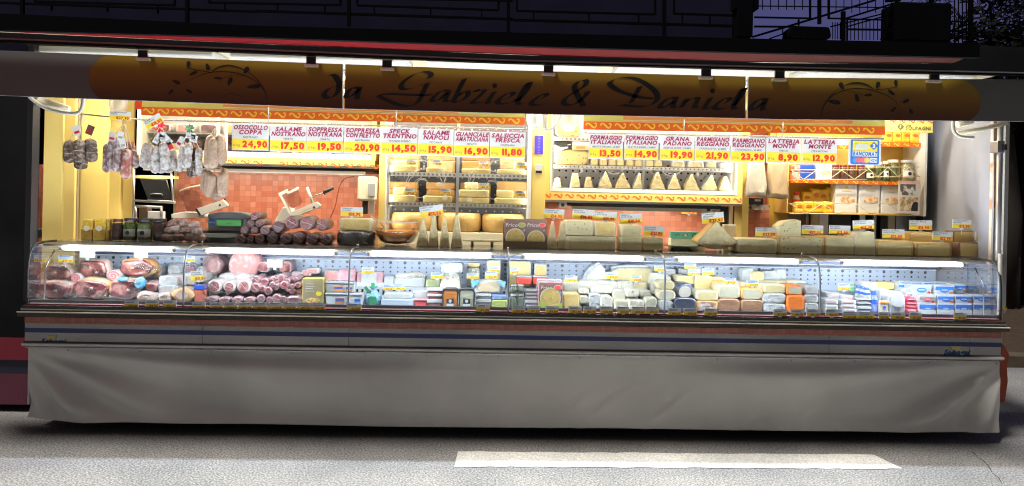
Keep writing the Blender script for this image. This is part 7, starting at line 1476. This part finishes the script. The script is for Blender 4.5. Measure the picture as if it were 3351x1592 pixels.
for i in range(4):
    l = 646 + 130 * i; q = MB(); a, z, w_, h_ = fix('F', l, 1135, l + 124, 1170, .085, ZF); q.box(a - w_ / 2, a + w_ / 2, .085, .088, z, z + h_, CARD); q.box(a - w_ / 2, a + w_ / 2, .20, .203, z, z + h_, CARD); tag(q.build('shelf_card'), 'white card strip under the yoghurt stacks, ' + nm[i] + ' from the left', 'card strip', 'white card strips')
    yog(l, 1092, l + 126, 1148, .095, 'lower blue yoghurt pack in the front row, ' + nm[i] + ' from the left', 0, ZF + .004)
    yog(l, 1034, l + 126, 1091, .10, 'upper yoghurt pack in the front row, ' + nm[i] + ' from the left', 2 if i == 0 else 0)
yog(588, 958, 742, 1030, .26, 'green and white yoghurt pack in the second row', 1); yog(758, 962, 900, 1030, .26, 'yoghurt pack with red fruit in the second row', 0); yog(896, 955, 982, 1012, .32, 'light blue yoghurt pack at the right of the second row', 0)
for i in range(5): yog(505 + 84 * i, 934 + 2 * i, 586 + 84 * i, 968, .44, 'blue yoghurt pack in the rear row, ' + ORD[i] + ' from the left', 0)
for i in range(3): yog(498 + 30 * i, 950 + 32 * i, 560 + 30 * i, 1012 + 32 * i, .36 - .08 * i, 'yoghurt pack in the slanting left column, ' + ['rear', 'middle', 'front'][i] + ' one', i)
q = MB(); a, z, w_, h_ = BX('F', 995, 800, 1042, 1000, .52); q.box(a - w_ / 2, a - w_ * .25, .52, .53, ZS, z + h_, CHROME); q.box(a - w_ * .2, a + w_ * .3, .525, .53, ZS, z + h_, DSTEEL); q.box(a + w_ * .35, a + w_ / 2, .52, .53, ZS, z + h_, CHROME); tag(q.build('steel_divider'), 'steel divider standing behind the yoghurt at the right end', 'divider')
for o in list(bpy.data.objects):          # the goods stand a little behind the lamps at the glass
    if o not in BEFORE and o.parent is None: o.location.y += .07; o.location.x += (o.location.x - CAM.x) * .0131
# ---------------- price tags inside the counter
GF = 'price tags along the foot of the glass'; GI = 'price tags among the goods in the counter'
fr_t = [('A', 890, 992, 'before the front ham in blue film'), ('A', 1038, 1136, 'before the small flat wrapped piece'), ('A', 1164, 1262, 'left of the first glass post'), ('B', 150, 246, 'before the red frankfurters'), ('B', 275, 371, 'under the flat salami ends, leftmost'), ('B', 376, 472, 'under the flat salami ends, second'), ('B', 480, 577, 'under the flat salami ends, third'),
        ('B', 588, 686, 'under the small salami heap, leftmost'), ('B', 697, 793, 'under the small salami heap, second'), ('B', 800, 895, 'under the small salami heap, third'), ('B', 903, 1000, 'before the gold carton, left one'), ('B', 1003, 1102, 'before the gold carton, right one'), ('C', 75, 182, 'right of the second glass post'),
        ('C', 1003, 1099, 'before the white tubs by the green arch'), ('D', 75, 172, 'before the four green jars'), ('D', 188, 279, 'before the flat white tubs'), ('D', 318, 411, 'before the brown crisps packs'), ('D', 482, 576, 'before the golden yellow block'), ('D', 588, 680, 'before the film wrapped white cheese'), ('D', 708, 799, 'before the nut topped cheese'), ('D', 828, 917, 'before the grey slab with cream rind'), ('D', 933, 1027, 'before the blue veined slab'), ('D', 1035, 1127, 'before the grey green block'),
        ('E', 13, 108, 'right of the fourth glass post'), ('E', 125, 221, 'before the navy waxed cheese'), ('E', 272, 366, 'before the wrapped amber cheese'), ('E', 767, 863, 'before the grey film wrapped cheese'), ('E', 893, 987, 'before the orange waxed cheese'), ('E', 1003, 1099, 'left of the fifth glass post'), ('E', 1140, 1232, 'right of the fifth glass post'),
        ('F', 102, 210, 'before the cartons with pink bands'), ('F', 212, 330, 'before the grey blue tubs'), ('F', 358, 433, 'before the small orange topped carton'), ('F', 447, 549, 'before the open display box'), ('F', 578, 666, 'before the crimson cartons'), ('F', 898, 988, 'alone under the yoghurt')]
price_f = ['9,90', '8,90', '5,70', '1,90', '12,90', '13,90', '15,90', '16,90', '14,90', '17,90', '12,90', '4,90', '5,00', '6,00', '2,80', '3,90', '3,60', '12,90', '13,90', '16,90', '13,20', '12,80', '13,60', '16,90', '13,90', '14,90', '13,90', '16,90', '12,90', '3,20', '2,90', '3,20', '2,90', '3,20', '2,60', '1,40']
for (K, l, r_, wh), pr in zip(fr_t, price_f):
    yb_ = {'A': (1052, 1106), 'B': (1072, 1124), 'C': (1083, 1135), 'D': (1100, 1150), 'E': (1118, 1168), 'F': (1143, 1192)}[K]; sl_ = (l / 1400) * 10 - 4
    ptag(K, l, yb_[0] + sl_, r_, yb_[1] + sl_, -.016, pr, 'small grey and yellow price tag ' + wh, ('', ''), 0, .012, GF, True)
in_t = [('A', 415, 738, 520, 786, .30, '25,90', 'price tag over the dark ham in the upper row'), ('B', 90, 738, 170, 780, .5, '19,90', 'price tag at the back right of the first post'), ('B', 137, 848, 252, 916, .22, '11,80', 'tilted price tag 11,80 over the sausage packs'),
        ('C', 182, 820, 270, 866, .44, '23,90', 'price tag over the pink bag'), ('C', 335, 943, 402, 986, .30, '20,90', 'left one of two overlapping price tags over the pearly pack'), ('C', 405, 940, 494, 984, .28, '15,70', 'grey price tag overlapping another over the pearly pack'), ('C', 678, 858, 768, 902, .40, '13,90', 'price tag left of the nutty white cheese'), ('C', 934, 862, 1020, 903, .44, '13,90', 'price tag on the squat jar'), ('C', 1065, 852, 1152, 902, .42, '16,00', 'lower price tag on the tall yellow cheese'), ('C', 1090, 814, 1172, 858, .46, '13,80', 'upper price tag on the tall yellow cheese'),
        ('D', 55, 826, 128, 866, .5, '12,90', 'tilted price tag on the wide yellow slab'), ('D', 456, 880, 545, 926, .26, '13,50', 'price tag over the white fresh cheese'), ('D', 752, 855, 838, 904, .42, '23,00', 'price tag right of the pointed white wedge'), ('D', 926, 876, 1006, 922, .42, '21,80', 'price tag on the big pale slab'), ('D', 1096, 805, 1176, 850, .5, '12,50', 'price tag high beside the fourth post'),
        ('E', 130, 793, 214, 832, .58, '12,50', 'topmost price tag at the back of the fifth section'), ('E', 155, 836, 243, 878, .5, '15,90', 'white price tag on the pale yellow block'), ('E', 258, 830, 344, 876, .5, '14,20', 'bluish price tag right of the white one'), ('E', 413, 896, 500, 938, .2, '14,20', 'blue price card on the tall greenish cheese'), ('E', 572, 913, 661, 957, .2, '14,90', 'blue price card on the grey cut cheese'), ('F', 67, 936, 156, 986, .4, '5,50', 'price tag standing behind the cartons in the last section')]
for K, l, t, r_, b_, Y, pr, lb in in_t: ptag(K, l, t, r_, b_, Y, pr, lb, ('SALSICCIA', 'NOSTRANA') if pr == '11,80' else ('', ''), .06 if 'tilted' in lb else 0, .04, GI, True)
for K, l, t, r_, b_, lb in (('A', 570, 696, 680, 752, 'blank white card over the second ham of the upper row'), ('A', 957, 690, 1056, 752, 'blank white card over the ham with golden skin'), ('B', 688, 766, 796, 822, 'blank white card between the red speck pieces'), ('C', 775, 805, 870, 856, 'blank white card on the nutty white cheese')):
    a, z, w_, h_ = BX(K, l, t, r_, b_, .30 if K == 'A' else .34); Y = .30 if K == 'A' else .34; q = MB(); q.box(a - w_ / 2, a + w_ / 2, Y, Y + .003, z, z + h_, mat('bright white card', (.9, .9, .9), .4)); q.box(a - .012, a + .012, Y, Y + .006, z - .02, z - .001, ACRYL); tag(q.build('blank_card'), lb, 'card', 'blank white cards')
# ================================================================== goods in the wall cabinets
FG = 'cheeses in the tall glass fridge'
def fz(l, t, r_, b_, Y, mf, ms, label, base=None, name='round_cheese', d=.24, **k): return block(name, 'cheese', FG, 'U', l, t, r_, b_, Y, d, mf, ms, label, base, **k)
ZA, ZBs = MZ[0] - .004, MZ[1] - .004
ZA += .002; ZBs += .002
fz(180, 458, 470, 530, 1.20, lemon, lemon, 'pale yellow half wheel on the upper shelf at the left', ZA, d=.1); fz(180, 392, 492, 530, 1.31, pale, tan, 'wide pale wheel behind it on the upper shelf', ZA, d=.1); fz(180, 340, 495, 390, 1.32, tan, tan, 'tan wheel lying on the wide pale wheel', None, d=.1)
fz(560, 478, 770, 540, 1.20, lemon, lemon, 'yellow half wheel on the upper shelf left of the mullion', ZA, d=.1); fz(570, 410, 862, 545, 1.31, pale, tan, 'wide tan rind wheel left of the mullion', ZA, d=.1); fz(570, 350, 862, 408, 1.32, tan, tan, 'tan wheel on top left of the mullion', None, d=.1)
fz(935, 490, 1240, 560, 1.20, lemon, lemon, 'pale yellow half wheel on the upper shelf right of the mullion', ZA, d=.1); fz(942, 412, 1240, 560, 1.31, browng, browng, 'amber rind wheel right of the mullion', ZA, d=.1); fz(942, 350, 1238, 410, 1.32, browng, browng, 'second amber wheel stacked right of the mullion', None, d=.1)
fz(1310, 500, 1622, 568, 1.20, lemon, lemon, 'bright yellow half wheel at the right of the upper shelf', ZA, d=.1); fz(1350, 412, 1502, 499, 1.21, lemon, filmw, 'wrapped yellow block on the bright half wheel', None, 'cheese_block', d=.08); fz(1340, 385, 1600, 500, 1.32, tan, tan, 'tan wheel at the back right of the upper shelf', ZA, d=.1)
fz(135, 768, 445, 842, 1.20, lemon, lemon, 'yellow half wheel at the left of the lower shelf', ZBs, d=.1); fz(212, 688, 345, 767, 1.21, lemon, lemon, 'yellow block on the left half wheel', None, 'cheese_block', d=.08); fz(150, 706, 480, 842, 1.33, browng, browng, 'amber wheel at the back left of the lower shelf', ZBs, d=.1); fz(150, 630, 480, 704, 1.33, browng, browng, 'second amber wheel stacked at the back left', None, d=.1)
fz(528, 780, 834, 850, 1.20, lemon, lemon, 'yellow half wheel under the etched leaf', ZBs, d=.1); fz(562, 712, 866, 850, 1.33, browng, browng, 'amber wheel left of the mullion on the lower shelf', ZBs, d=.1); fz(562, 636, 866, 710, 1.33, browng, browng, 'upper amber wheel left of the mullion on the lower shelf', None, d=.1)
fz(905, 798, 1226, 862, 1.20, lemon, lemon, 'lower of two yellow half wheels right of the mullion', ZBs, d=.12); fz(905, 714, 1226, 797, 1.20, lemon, lemon, 'upper of two yellow half wheels right of the mullion', None, d=.12); fz(965, 636, 1112, 713, 1.21, lemon, lemon, 'yellow block on top of two half wheels', None, 'cheese_block', d=.08); fz(920, 640, 1240, 862, 1.40, browng, browng, 'tall amber wheel behind the two half wheels', ZBs, d=.1)
fz(1284, 802, 1622, 868, 1.20, lemon, lemon, 'long yellow half wheel at the right of the lower shelf', ZBs, d=.1); fz(1304, 718, 1482, 801, 1.21, lemon, lemon, 'yellow block on the long half wheel at the right', None, 'cheese_block', d=.08); fz(1305, 625, 1622, 868, 1.36, browng, browng, 'tall brown wheel at the back right of the lower shelf', ZBs, d=.1)
for i, (l, t, r_) in enumerate(((165, 962, 642), (672, 966, 1140), (1145, 980, 1610))):
    a, z, w_, h_ = fix('U', l, t, r_, 1180, 1.19, MZ0 - .004); q = MB(); z += .004; R0 = min(w_ / 2, .21); kx = w_ / 2 / R0
    q.lathe([(R0 * .86, 0), (R0 * .96, h_ * .1), (R0, h_ * .35), (R0, h_ * .65), (R0 * .97, h_ * .88), (R0 * .9, h_), (.001, h_ * 1.01)], a, 1.19 + R0, wheelr, 48, z)
    for k in range(len(q.v)): q.v[k].x = a + (q.v[k].x - a) * kx
    tag(q.build('round_cheese'), 'large amber hard cheese wheel on the fridge floor, ' + ['left', 'middle', 'right'][i] + ' of three', 'cheese', 'hard cheese wheels')
for i, (l, t, r_, b_, pr) in enumerate(((353, 395, 460, 450, '16,80'), (628, 398, 730, 455, '14,90'), (1116, 410, 1222, 466, '21,90'), (1515, 425, 1622, 486, '16,40'), (335, 703, 443, 760, '13,80'), (710, 704, 822, 757, '12,90'), (1118, 644, 1225, 700, '14,00'), (1502, 725, 1610, 784, '15,80'))):
    ptag('U', l, t, r_, b_, 1.175, pr, 'small price tag in the tall fridge, ' + ORD[i % 4] + ' from the left on the ' + ('upper' if i < 4 else 'lower') + ' shelf', ('', ''), 0, .02, 'price tags in the tall fridge', True)
# left cabinet goods
for i, (x, y, r_, m_) in enumerate(((640, 480, 22, slicep), (690, 482, 20, hamm), (735, 484, 20, slicep), (780, 486, 22, hamm), (890, 505, 20, casing), (935, 505, 22, casing))):
    log('cured_meat', 'cured meat', 'cured meats in the left cabinet', 'S', x, y, r_, 1.32, .2, m_, casing, 'round cured meat in the left cabinet, ' + ORD[i] + ' from the left', None, False)
for i, (l, r_, m_) in enumerate(((900, 980, lemon), (985, 1085, gold), (1095, 1150, pale), (1155, 1205, gold), (520, 590, gold), (600, 660, lemon))):
    block('wrapped_cheese', 'cheese', 'cheeses in the left cabinet', 'S', l, 470, r_, 508, 1.33, .14, m_, creamr, 'wrapped cheese on the floor of the left cabinet, ' + ['third', 'fourth', 'fifth', 'sixth', 'first', 'second'][i] + ' from the left', None)
for i in range(9): block('salami_pack', 'cured meat', 'packs on the upper shelf of the left cabinet', 'S', 500 + 76 * i, 405 + i, 560 + 76 * i, 436 + i, 1.33, .14, [hamm, mort, casing, gold][i % 4], casingw, ['red', 'pink', 'grey', 'golden'][i % 4] + ' wrapped pack on the upper shelf of the left cabinet, ' + ORD[i] + ' from the left', zsh + .001, r=.02)
# right cabinet goods
WG = 'wrapped wedges in the right cabinet'
for i, (x0, x1, t, b_, tp) in enumerate(((303, 402, 752, 850, .55), (490, 612, 700, 855, .45), (650, 750, 742, 860, .4), (800, 972, 682, 866, .06), (990, 1172, 700, 872, .08), (1185, 1298, 700, 876, .15), (1380, 1556, 690, 886, .12), (1572, 1736, 702, 890, .06), (1755, 1938, 714, 896, .06), (1945, 2136, 722, 902, .12), (2145, 2302, 736, 906, .15))):
    xm = (x0 + x1) / 2 + (25 if i in (5, 9) else 0); h2 = (x1 - x0) / 2 * tp
    outline('cheese_wedge', 'cheese', WG, 'V', [(x0, b_), (xm - h2, t + 4), (xm, t), (xm + h2, t + 4), (x1, b_)], 1.20 + .02 * (i % 2), .16, grana, filmw if i % 2 else grana, 'film wrapped pointed cheese wedge in the right cabinet, ' + ORD[i] + ' from the left', RZ0 + .003, nz=.004)
for i, (l, r_, t) in enumerate(((720, 806, 545), (816, 906, 548), (918, 1004, 550), (1011, 1096, 552), (1114, 1206, 555), (1213, 1292, 558), (1330, 1422, 560), (1426, 1516, 560), (1620, 1772, 565), (1800, 1986, 570), (2010, 2122, 575), (2152, 2292, 585))):
    block('cheese_piece', 'cheese', 'small pieces on the shelf of the right cabinet', 'V', l, t, r_, 640, 1.20, .12, lemon if i < 8 else grana, grana if i < 8 else filmw, 'small yellow piece on the shelf under the price signs, ' + ORD[i] + ' from the left', RS + .001, tt=.82, nz=.004)
block('holed_cheese', 'cheese', None, 'V', 308, 440, 700, 608, 1.20, .2, mat('holed yellow cheese', (.36, .24, .05), .45, c2=(.74, .56, .22), sc_=26, kind='vor', lo=.17, hi=.26, coat=.6), tan, 'large yellow cheese full of holes on the shelf beside the first cheese price sign', RS + .001, r=.05, n=5)
block('holed_cheese', 'cheese', None, 'V', 332, 130, 620, 300, 1.20, .2, MC['holed yellow cheese'], filmw, 'yellow holed cheese on the top shelf beside the middle pillar', RS2 + .001, r=.05, n=5, nz=.006)
q = MB(); cowm = mat('cow print card', (.80, .80, .78), .5, c2=(.02, .02, .02), sc_=14, lo=.56, hi=.58); w3 = [P('V', x, y, 1.19) for x, y in ((313, 472), (313, 388), (375, 400), (500, 380), (515, 400), (420, 450))]; q.ext([(p.x, p.z) for p in w3], 1.19, 1.195, cowm, e=.001); tag(q.build('cow_print_card'), 'white card with black cow spots behind the holed cheese', 'card')
q = MB(); a, z, w_, h_ = BX('V', 518, 352, 698, 445, 1.185); q.box(a - w_ / 2, a + w_ / 2, 1.185, 1.188, z, z + h_, CARD); q.box(a - w_ * .45, a + w_ * .45, 1.1842, 1.185, z + h_ * .02, z + h_ * .55, mat('pale yellow print', (.80, .62, .22), .5)); q.box(a - w_ * .25, a + w_ * .3, 1.1835, 1.1842, z + h_ * .12, z + h_ * .42, mat('pink print card', (.72, .32, .14), .5)); tag(q.build('promotion_card'), 'tilted white card with yellow and orange print on the holed cheese', 'card')
# ================================================================== open shelves on the right
oc = mat('ochre shelf board', (.78, .52, .12), .4)
SY = 1.25
sx0, sx1 = P('X', 458, 600, SY).x, P('X', 1648, 600, SY).x
sh = thing('shelf_unit', 'ochre open shelf unit with orange scroll edges and wire rails', 'shelf', ((sx0 + sx1) / 2, SY, 1.9))
zf = lambda y, x=1050: P('X', x, y, SY).z
q = MB(); q.box(sx0 - .01, sx1, 1.54, 1.56, zf(893), zc, oc); q.build('back_board', sh)
q = MB(); q.box(sx1, sx1 + .02, SY - .06, 1.56, zf(900), zc, mat('pale grey side', (.62, .62, .60), .4)); q.build('side_board', sh); q = MB(); q.box(sx0 - .022, sx0 - .011, SY, 1.54, zf(893), zf(420), YELLOW); q.build('side_board', sh)
for nm_, yt, yb_, l, r_ in (('a', 590, 622, 465, 1640), ('b', 243, 282, 1300, 1650), ('c', 268, 302, 880, 1000)):
    q = MB(); a, b_ = P('X', l, yt, SY).x, P('X', r_, yt, SY).x; zt2 = P('X', (l + r_) / 2, yt, SY).z; zb2 = P('X', (l + r_) / 2, yb_, SY).z; q.box(a, b_, SY + .006, 1.53, zt2 - .015, zt2, oc); q.box(a, b_, SY, SY + .006, zb2, zt2, ORANGE)
    n_ = max(1, int((r_ - l) / 84))
    for i in range(n_): scroll(q, a + (b_ - a) * (i + .5) / n_, (zt2 + zb2) / 2, .05, SY - .002, SCROLLY)
    q.build('shelf_board', sh)
q = MB(); q.box(sx0, sx1, SY, 1.53, zf(900), zf(890), oc); q.build('shelf_board', sh)
wire = mat('cream wire', (.80, .70, .42), .35)
def wires(y0, y1, l, r_, n_):
    q = MB(); Y = SY - .05
    for y in (y0, y1): q.tube([P('X', l, y, Y), P('X', r_, y, Y)], .0035, wire, seg=6)
    pts = [P('X', l + (r_ - l) * i / n_, y1 if i % 2 else y0 + 2, Y - .004) for i in range(n_ + 1)]; q.tube(pts, .0035, wire, seg=6)
    q.tube([P('X', l, y0, Y), P('X', l, y0, SY + .2)], .0035, wire, seg=6); q.build('wire_rail', sh)
wires(492, 578, 470, 1160, 6); wires(466, 555, 1160, 1640, 5); wires(796, 890, 458, 1640, 8)
Z1 = P('X', 1050, 590, SY).z + .001; Z0 = zf(890) + .001
SG_ = 'goods on the open shelves'
for i, (l, t, r_, b_, m_) in enumerate(((478, 446, 560, 510, mat('red foil pack', (.50, .06, .06), .35, c2=(.7, .5, .45), sc_=30, coat=.6)), (478, 512, 560, 575, MC['red foil pack']), (545, 440, 688, 505, bluep), (545, 512, 688, 575, bluep))):
    block('coffee_pack', 'pack', SG_, 'X', l, t, r_, b_, SY + .02, .1, m_, m_, ['upper red patterned pack', 'lower red patterned pack', 'upper blue pack', 'lower blue pack'][i] + ' at the left of the upper shelf', Z1 if i in (1, 3) else None)
flour = mat('white paper bag', (.76, .76, .76), .5, c2=(.68, .68, .69), sc_=6, bump=.3, bsc=12); pastap = mat('pasta picture', (.62, .30, .10), .5, c2=(.80, .70, .55), sc_=30, lo=.42, hi=.6)
def pbag(l, t, r_, b_, label, base, dz=0):
    a, z, w_, h_ = fix('X', l, t, r_, b_, SY + .03, base); o = thing('paper_bag', label, 'bag', (a, SY + .08, z), 'white paper bags of pasta'); q = MB()
    q.ext(rrect(a, z, w_ * .92, h_, .006, tt=1.02), SY + .03, SY + .14, flour, flour, .008, .004); q.build('bag', o)
    q = MB(); q.poly([(p[0], SY + .026, p[1]) for p in ell(a + w_ * .04, z + h_ * .46, w_ * .33, h_ * .12, 16, .12)], pastap); q.poly([(p[0], SY + .026, p[1]) for p in ell(a, z + h_ * .88, w_ * .09, h_ * .05, 10)], mat('yellow emblem', (.72, .62, .16), .5)); q.box(a - w_ * .2, a + w_ * .2, SY + .025, SY + .027, z + h_ * .76, z + h_ * .785, mat('gold print', (.66, .58, .30), .5)); q.build('print', o)
pbag(690, 436, 850, 574, 'white paper bag on the upper shelf left of the brown jars', Z1); pbag(865, 618, 1078, 888, 'white pasta bag on the lower shelf, left of three', Z0); pbag(1082, 612, 1288, 888, 'white pasta bag on the lower shelf, middle of three', Z0); pbag(1288, 628, 1462, 888, 'white pasta bag on the lower shelf, right of three', Z0)
for i, l in enumerate((850, 927, 1006, 1086)): jar('X', l, 444, l + 74, 578, SY + .02, brownj, mat('dark red lid', (.22, .03, .03), .35), 'jar of chocolate brown preserve on the upper shelf, ' + ORD[i] + ' of four', Z1, None, 'brown jars on the upper shelf')
for i, (l, t, r_, c_, lb) in enumerate(((1162, 448, 1240, olive, 'jar of green pickles right of the brown jars'), (1242, 420, 1322, onion, 'jar of pickled onions behind the green jar'), (1318, 410, 1372, olive, 'narrow jar of mixed pickles'), (1372, 398, 1474, onion, 'large jar of pickled onions with cloth lid'), (1496, 400, 1606, mat('pale artichokes', (.58, .50, .30), .4, c2=(.34, .28, .14), sc_=30), 'squat jar of pale artichokes at the right end'))):
    jar('X', l, t, r_, 560, SY + .03 + .02 * (i % 2), c_, [CREAM, CREAM, WHITE, creamr, silver][i], lb, Z1, [CARD, None, CARD, None, CARD][i], 'pickle jars on the upper shelf')
yel = mat('yellow foil bag', (.80, .50, .015), .35, c2=(.84, .62, .10), sc_=10, coat=.6, bump=.8, bsc=14)
def ybag(l, t, r_, b_, Y, label, base=None):
    a, z, w_, h_ = fix('X', l, t, r_, b_, Y, base); q = MB(); q.ext(rrect(a, z, w_, h_, .012, tt=.92), Y, Y + .07, yel, yel, .012, .008); q.poly([(p[0], Y - .006, p[1]) for p in ell(a, z + h_ * .6, w_ * .3, h_ * .12, 10)], mat('orange red print', (.66, .16, .03), .5)); tag(q.build('yellow_bag'), label, 'bag', 'yellow foil bags')
for i, (l, r_, t) in enumerate(((570, 660, 690), (650, 745, 660), (720, 805, 670), (795, 875, 655))): ybag(l, t, r_, 800, SY + .14, 'yellow foil bag in the rear row of the lower shelf, ' + ORD[i] + ' from the left', Z0 + .06)
for i, (l, r_) in enumerate(((505, 590), (585, 680), (675, 770), (765, 860))): ybag(l, 780, r_, 888, SY + .03, 'yellow foil bag in the front row of the lower shelf, ' + ORD[i] + ' from the left', Z0)
bottle('X', 498, 690, 566, 890, SY + .1, mat('pale bottle', (.70, .64, .48), .3), redp, 'pale bottle at the left end of the lower shelf', Z0)
Z3 = P('X', 1475, 243, SY).z + .001
for i, (l, r_) in enumerate(((1315, 1400), (1400, 1480), (1480, 1560), (1560, 1640))): ybag(l, 135, r_, 240, SY + .03, 'yellow bag on the top right shelf, ' + ORD[i] + ' from the left', Z3)
Z4 = P('X', 940, 268, SY).z + .001; block('white_box', 'carton', None, 'X', 898, 205, 992, 262, SY + .03, .1, flour, flour, 'white box on the short shelf left of the payment sign', Z4)
cal = thing('calendar', 'wall calendar with two photographs of people hanging at the right end of the shelves', 'calendar', P('X', 1542, 885, SY - .07)); Y = SY - .07; a, z, w_, h_ = BX('X', 1446, 592, 1638, 888, Y)
q = MB(); q.box(a - w_ / 2, a + w_ / 2, Y, Y + .006, z, z + h_, mat('calendar sheet', (.66, .60, .56), .4)); q.box(a - w_ / 2, a + w_ / 2, Y - .001, Y, z + h_ * .93, z + h_, mat('pink header', (.72, .40, .36), .4)); q.build('sheet', cal)
ph = mat('photo print', (.10, .08, .07), .4, c2=(.62, .60, .56), sc_=22, lo=.45, hi=.55); ph2 = mat('food photo print', (.30, .20, .08), .4, c2=(.66, .56, .40), sc_=26, lo=.4, hi=.6)
q = MB(); q.box(a - w_ * .42, a + w_ * .3, Y - .002, Y - .0003, z + h_ * .56, z + h_ * .9, ph); q.build('upper_photo', cal); q = MB(); q.box(a - w_ * .42, a + w_ * .42, Y - .002, Y - .0003, z + h_ * .08, z + h_ * .5, ph2); q.poly([(a + w_ * .1, Y - .003, z + h_ * .08), (a + w_ * .42, Y - .003, z + h_ * .08), (a + w_ * .42, Y - .003, z + h_ * .34), (a + w_ * .26, Y - .003, z + h_ * .4), (a + w_ * .14, Y - .003, z + h_ * .25)], BLACK); q.poly([(p[0], Y - .0035, p[1]) for p in ell(a + w_ * .28, z + h_ * .4, w_ * .08, h_ * .05, 10)], mat('skin tone print', (.55, .32, .22), .5)); q.build('lower_photo', cal)
# hanging clear bags between the right cabinet and the shelves
for i, pts in enumerate(([(95, 380), (75, 560), (62, 720), (90, 742), (170, 735), (250, 745), (262, 640), (245, 480), (235, 380)], [(275, 380), (262, 560), (258, 740), (330, 752), (400, 760), (465, 755), (455, 600), (440, 440), (430, 380)])):
    q = MB(); w3 = [P('X', x, y, 1.08 + .03 * i) for x, y in pts]; q.ext([(p.x, p.z) for p in w3], 1.08 + .03 * i, 1.16 + .03 * i, mat('clear bag film', (.52, .48, .40), .25, c2=(.36, .32, .26), sc_=7, coat=1, bump=1.0, bsc=10, stretch=(1, 1, .25)) if i == 0 else mat('straw bag film', (.50, .38, .24), .25, c2=(.34, .24, .14), sc_=7, coat=1, bump=1.0, bsc=10, stretch=(1, 1, .25)), e=.03, nz=.012)
    tag(q.build('hanging_bag'), ['greyish roll of clear carrier bags hanging beside the right cabinet', 'straw coloured hanging bag beside the open shelves'][i], 'bag', 'hanging clear bags')
q = MB(); a, z, w_, h_ = BX('X', 85, 748, 218, 806, 1.3); q.box(a - w_ / 2, a + w_ / 2, 1.3, 1.4, z, z + h_, BLACK, .004); q.box(a - w_ * .1, a + w_ * .3, 1.297, 1.3, z + h_ * .5, z + h_ * .8, silver); tag(q.build('card_printer'), 'small black device under the hanging bags', 'device')
q = MB(); a, z, w_, h_ = BX('X', 80, 806, 275, 856, 1.32); q.box(a - w_ / 2, a + w_ / 2, 1.32, 1.5, z, z + h_, mat('cluttered ledge', (.55, .50, .44), .5, c2=(.10, .08, .07), sc_=22, lo=.48, hi=.56)); tag(q.build('tile_ledge'), 'cluttered ledge with papers above the narrow orange tiles', 'ledge')
q = MB(); a, z, w_, h_ = BX('X', 78, 856, 268, 1110, 1.5); q.box(a - w_ / 2, a + w_ / 2, 1.5, 1.53, .96, z + h_, tile); q.build('tile_wall', tr)
for K, l, t, r_, b_, nm_, lb in (('D', 410, 352, 472, 396, 'wall_switch', 'small grey switch box under the right cabinet'), ('E', 265, 382, 340, 432, 'wall_socket', 'grey wall socket under the right end of the cabinet')):
    q = MB(); a, z, w_, h_ = BX(K, l, t, r_, b_, 1.6); q.box(a - w_ / 2, a + w_ / 2, 1.6, 1.64, z, z + h_, mat('grey switch', (.45, .45, .42), .4), .004); q.poly([(p[0], 1.598, p[1]) for p in ell(a, z + h_ / 2, h_ * .3, h_ * .3, 12)], BLACK); tag(q.build(nm_), lb, 'switch')
for i, (l, r_, m_) in enumerate(((365, 385, CHROME), (395, 440, BLACK), (450, 475, CREAM), (485, 500, BLACK), (505, 525, STEEL))):
    q = MB(); a, z, w_, h_ = BX('E', l, 385, r_, 620, 1.5); q.box(a - w_ / 2, a + w_ / 2, 1.5, 1.55, .96, z + h_, m_); q.build('rack_bar', tr)
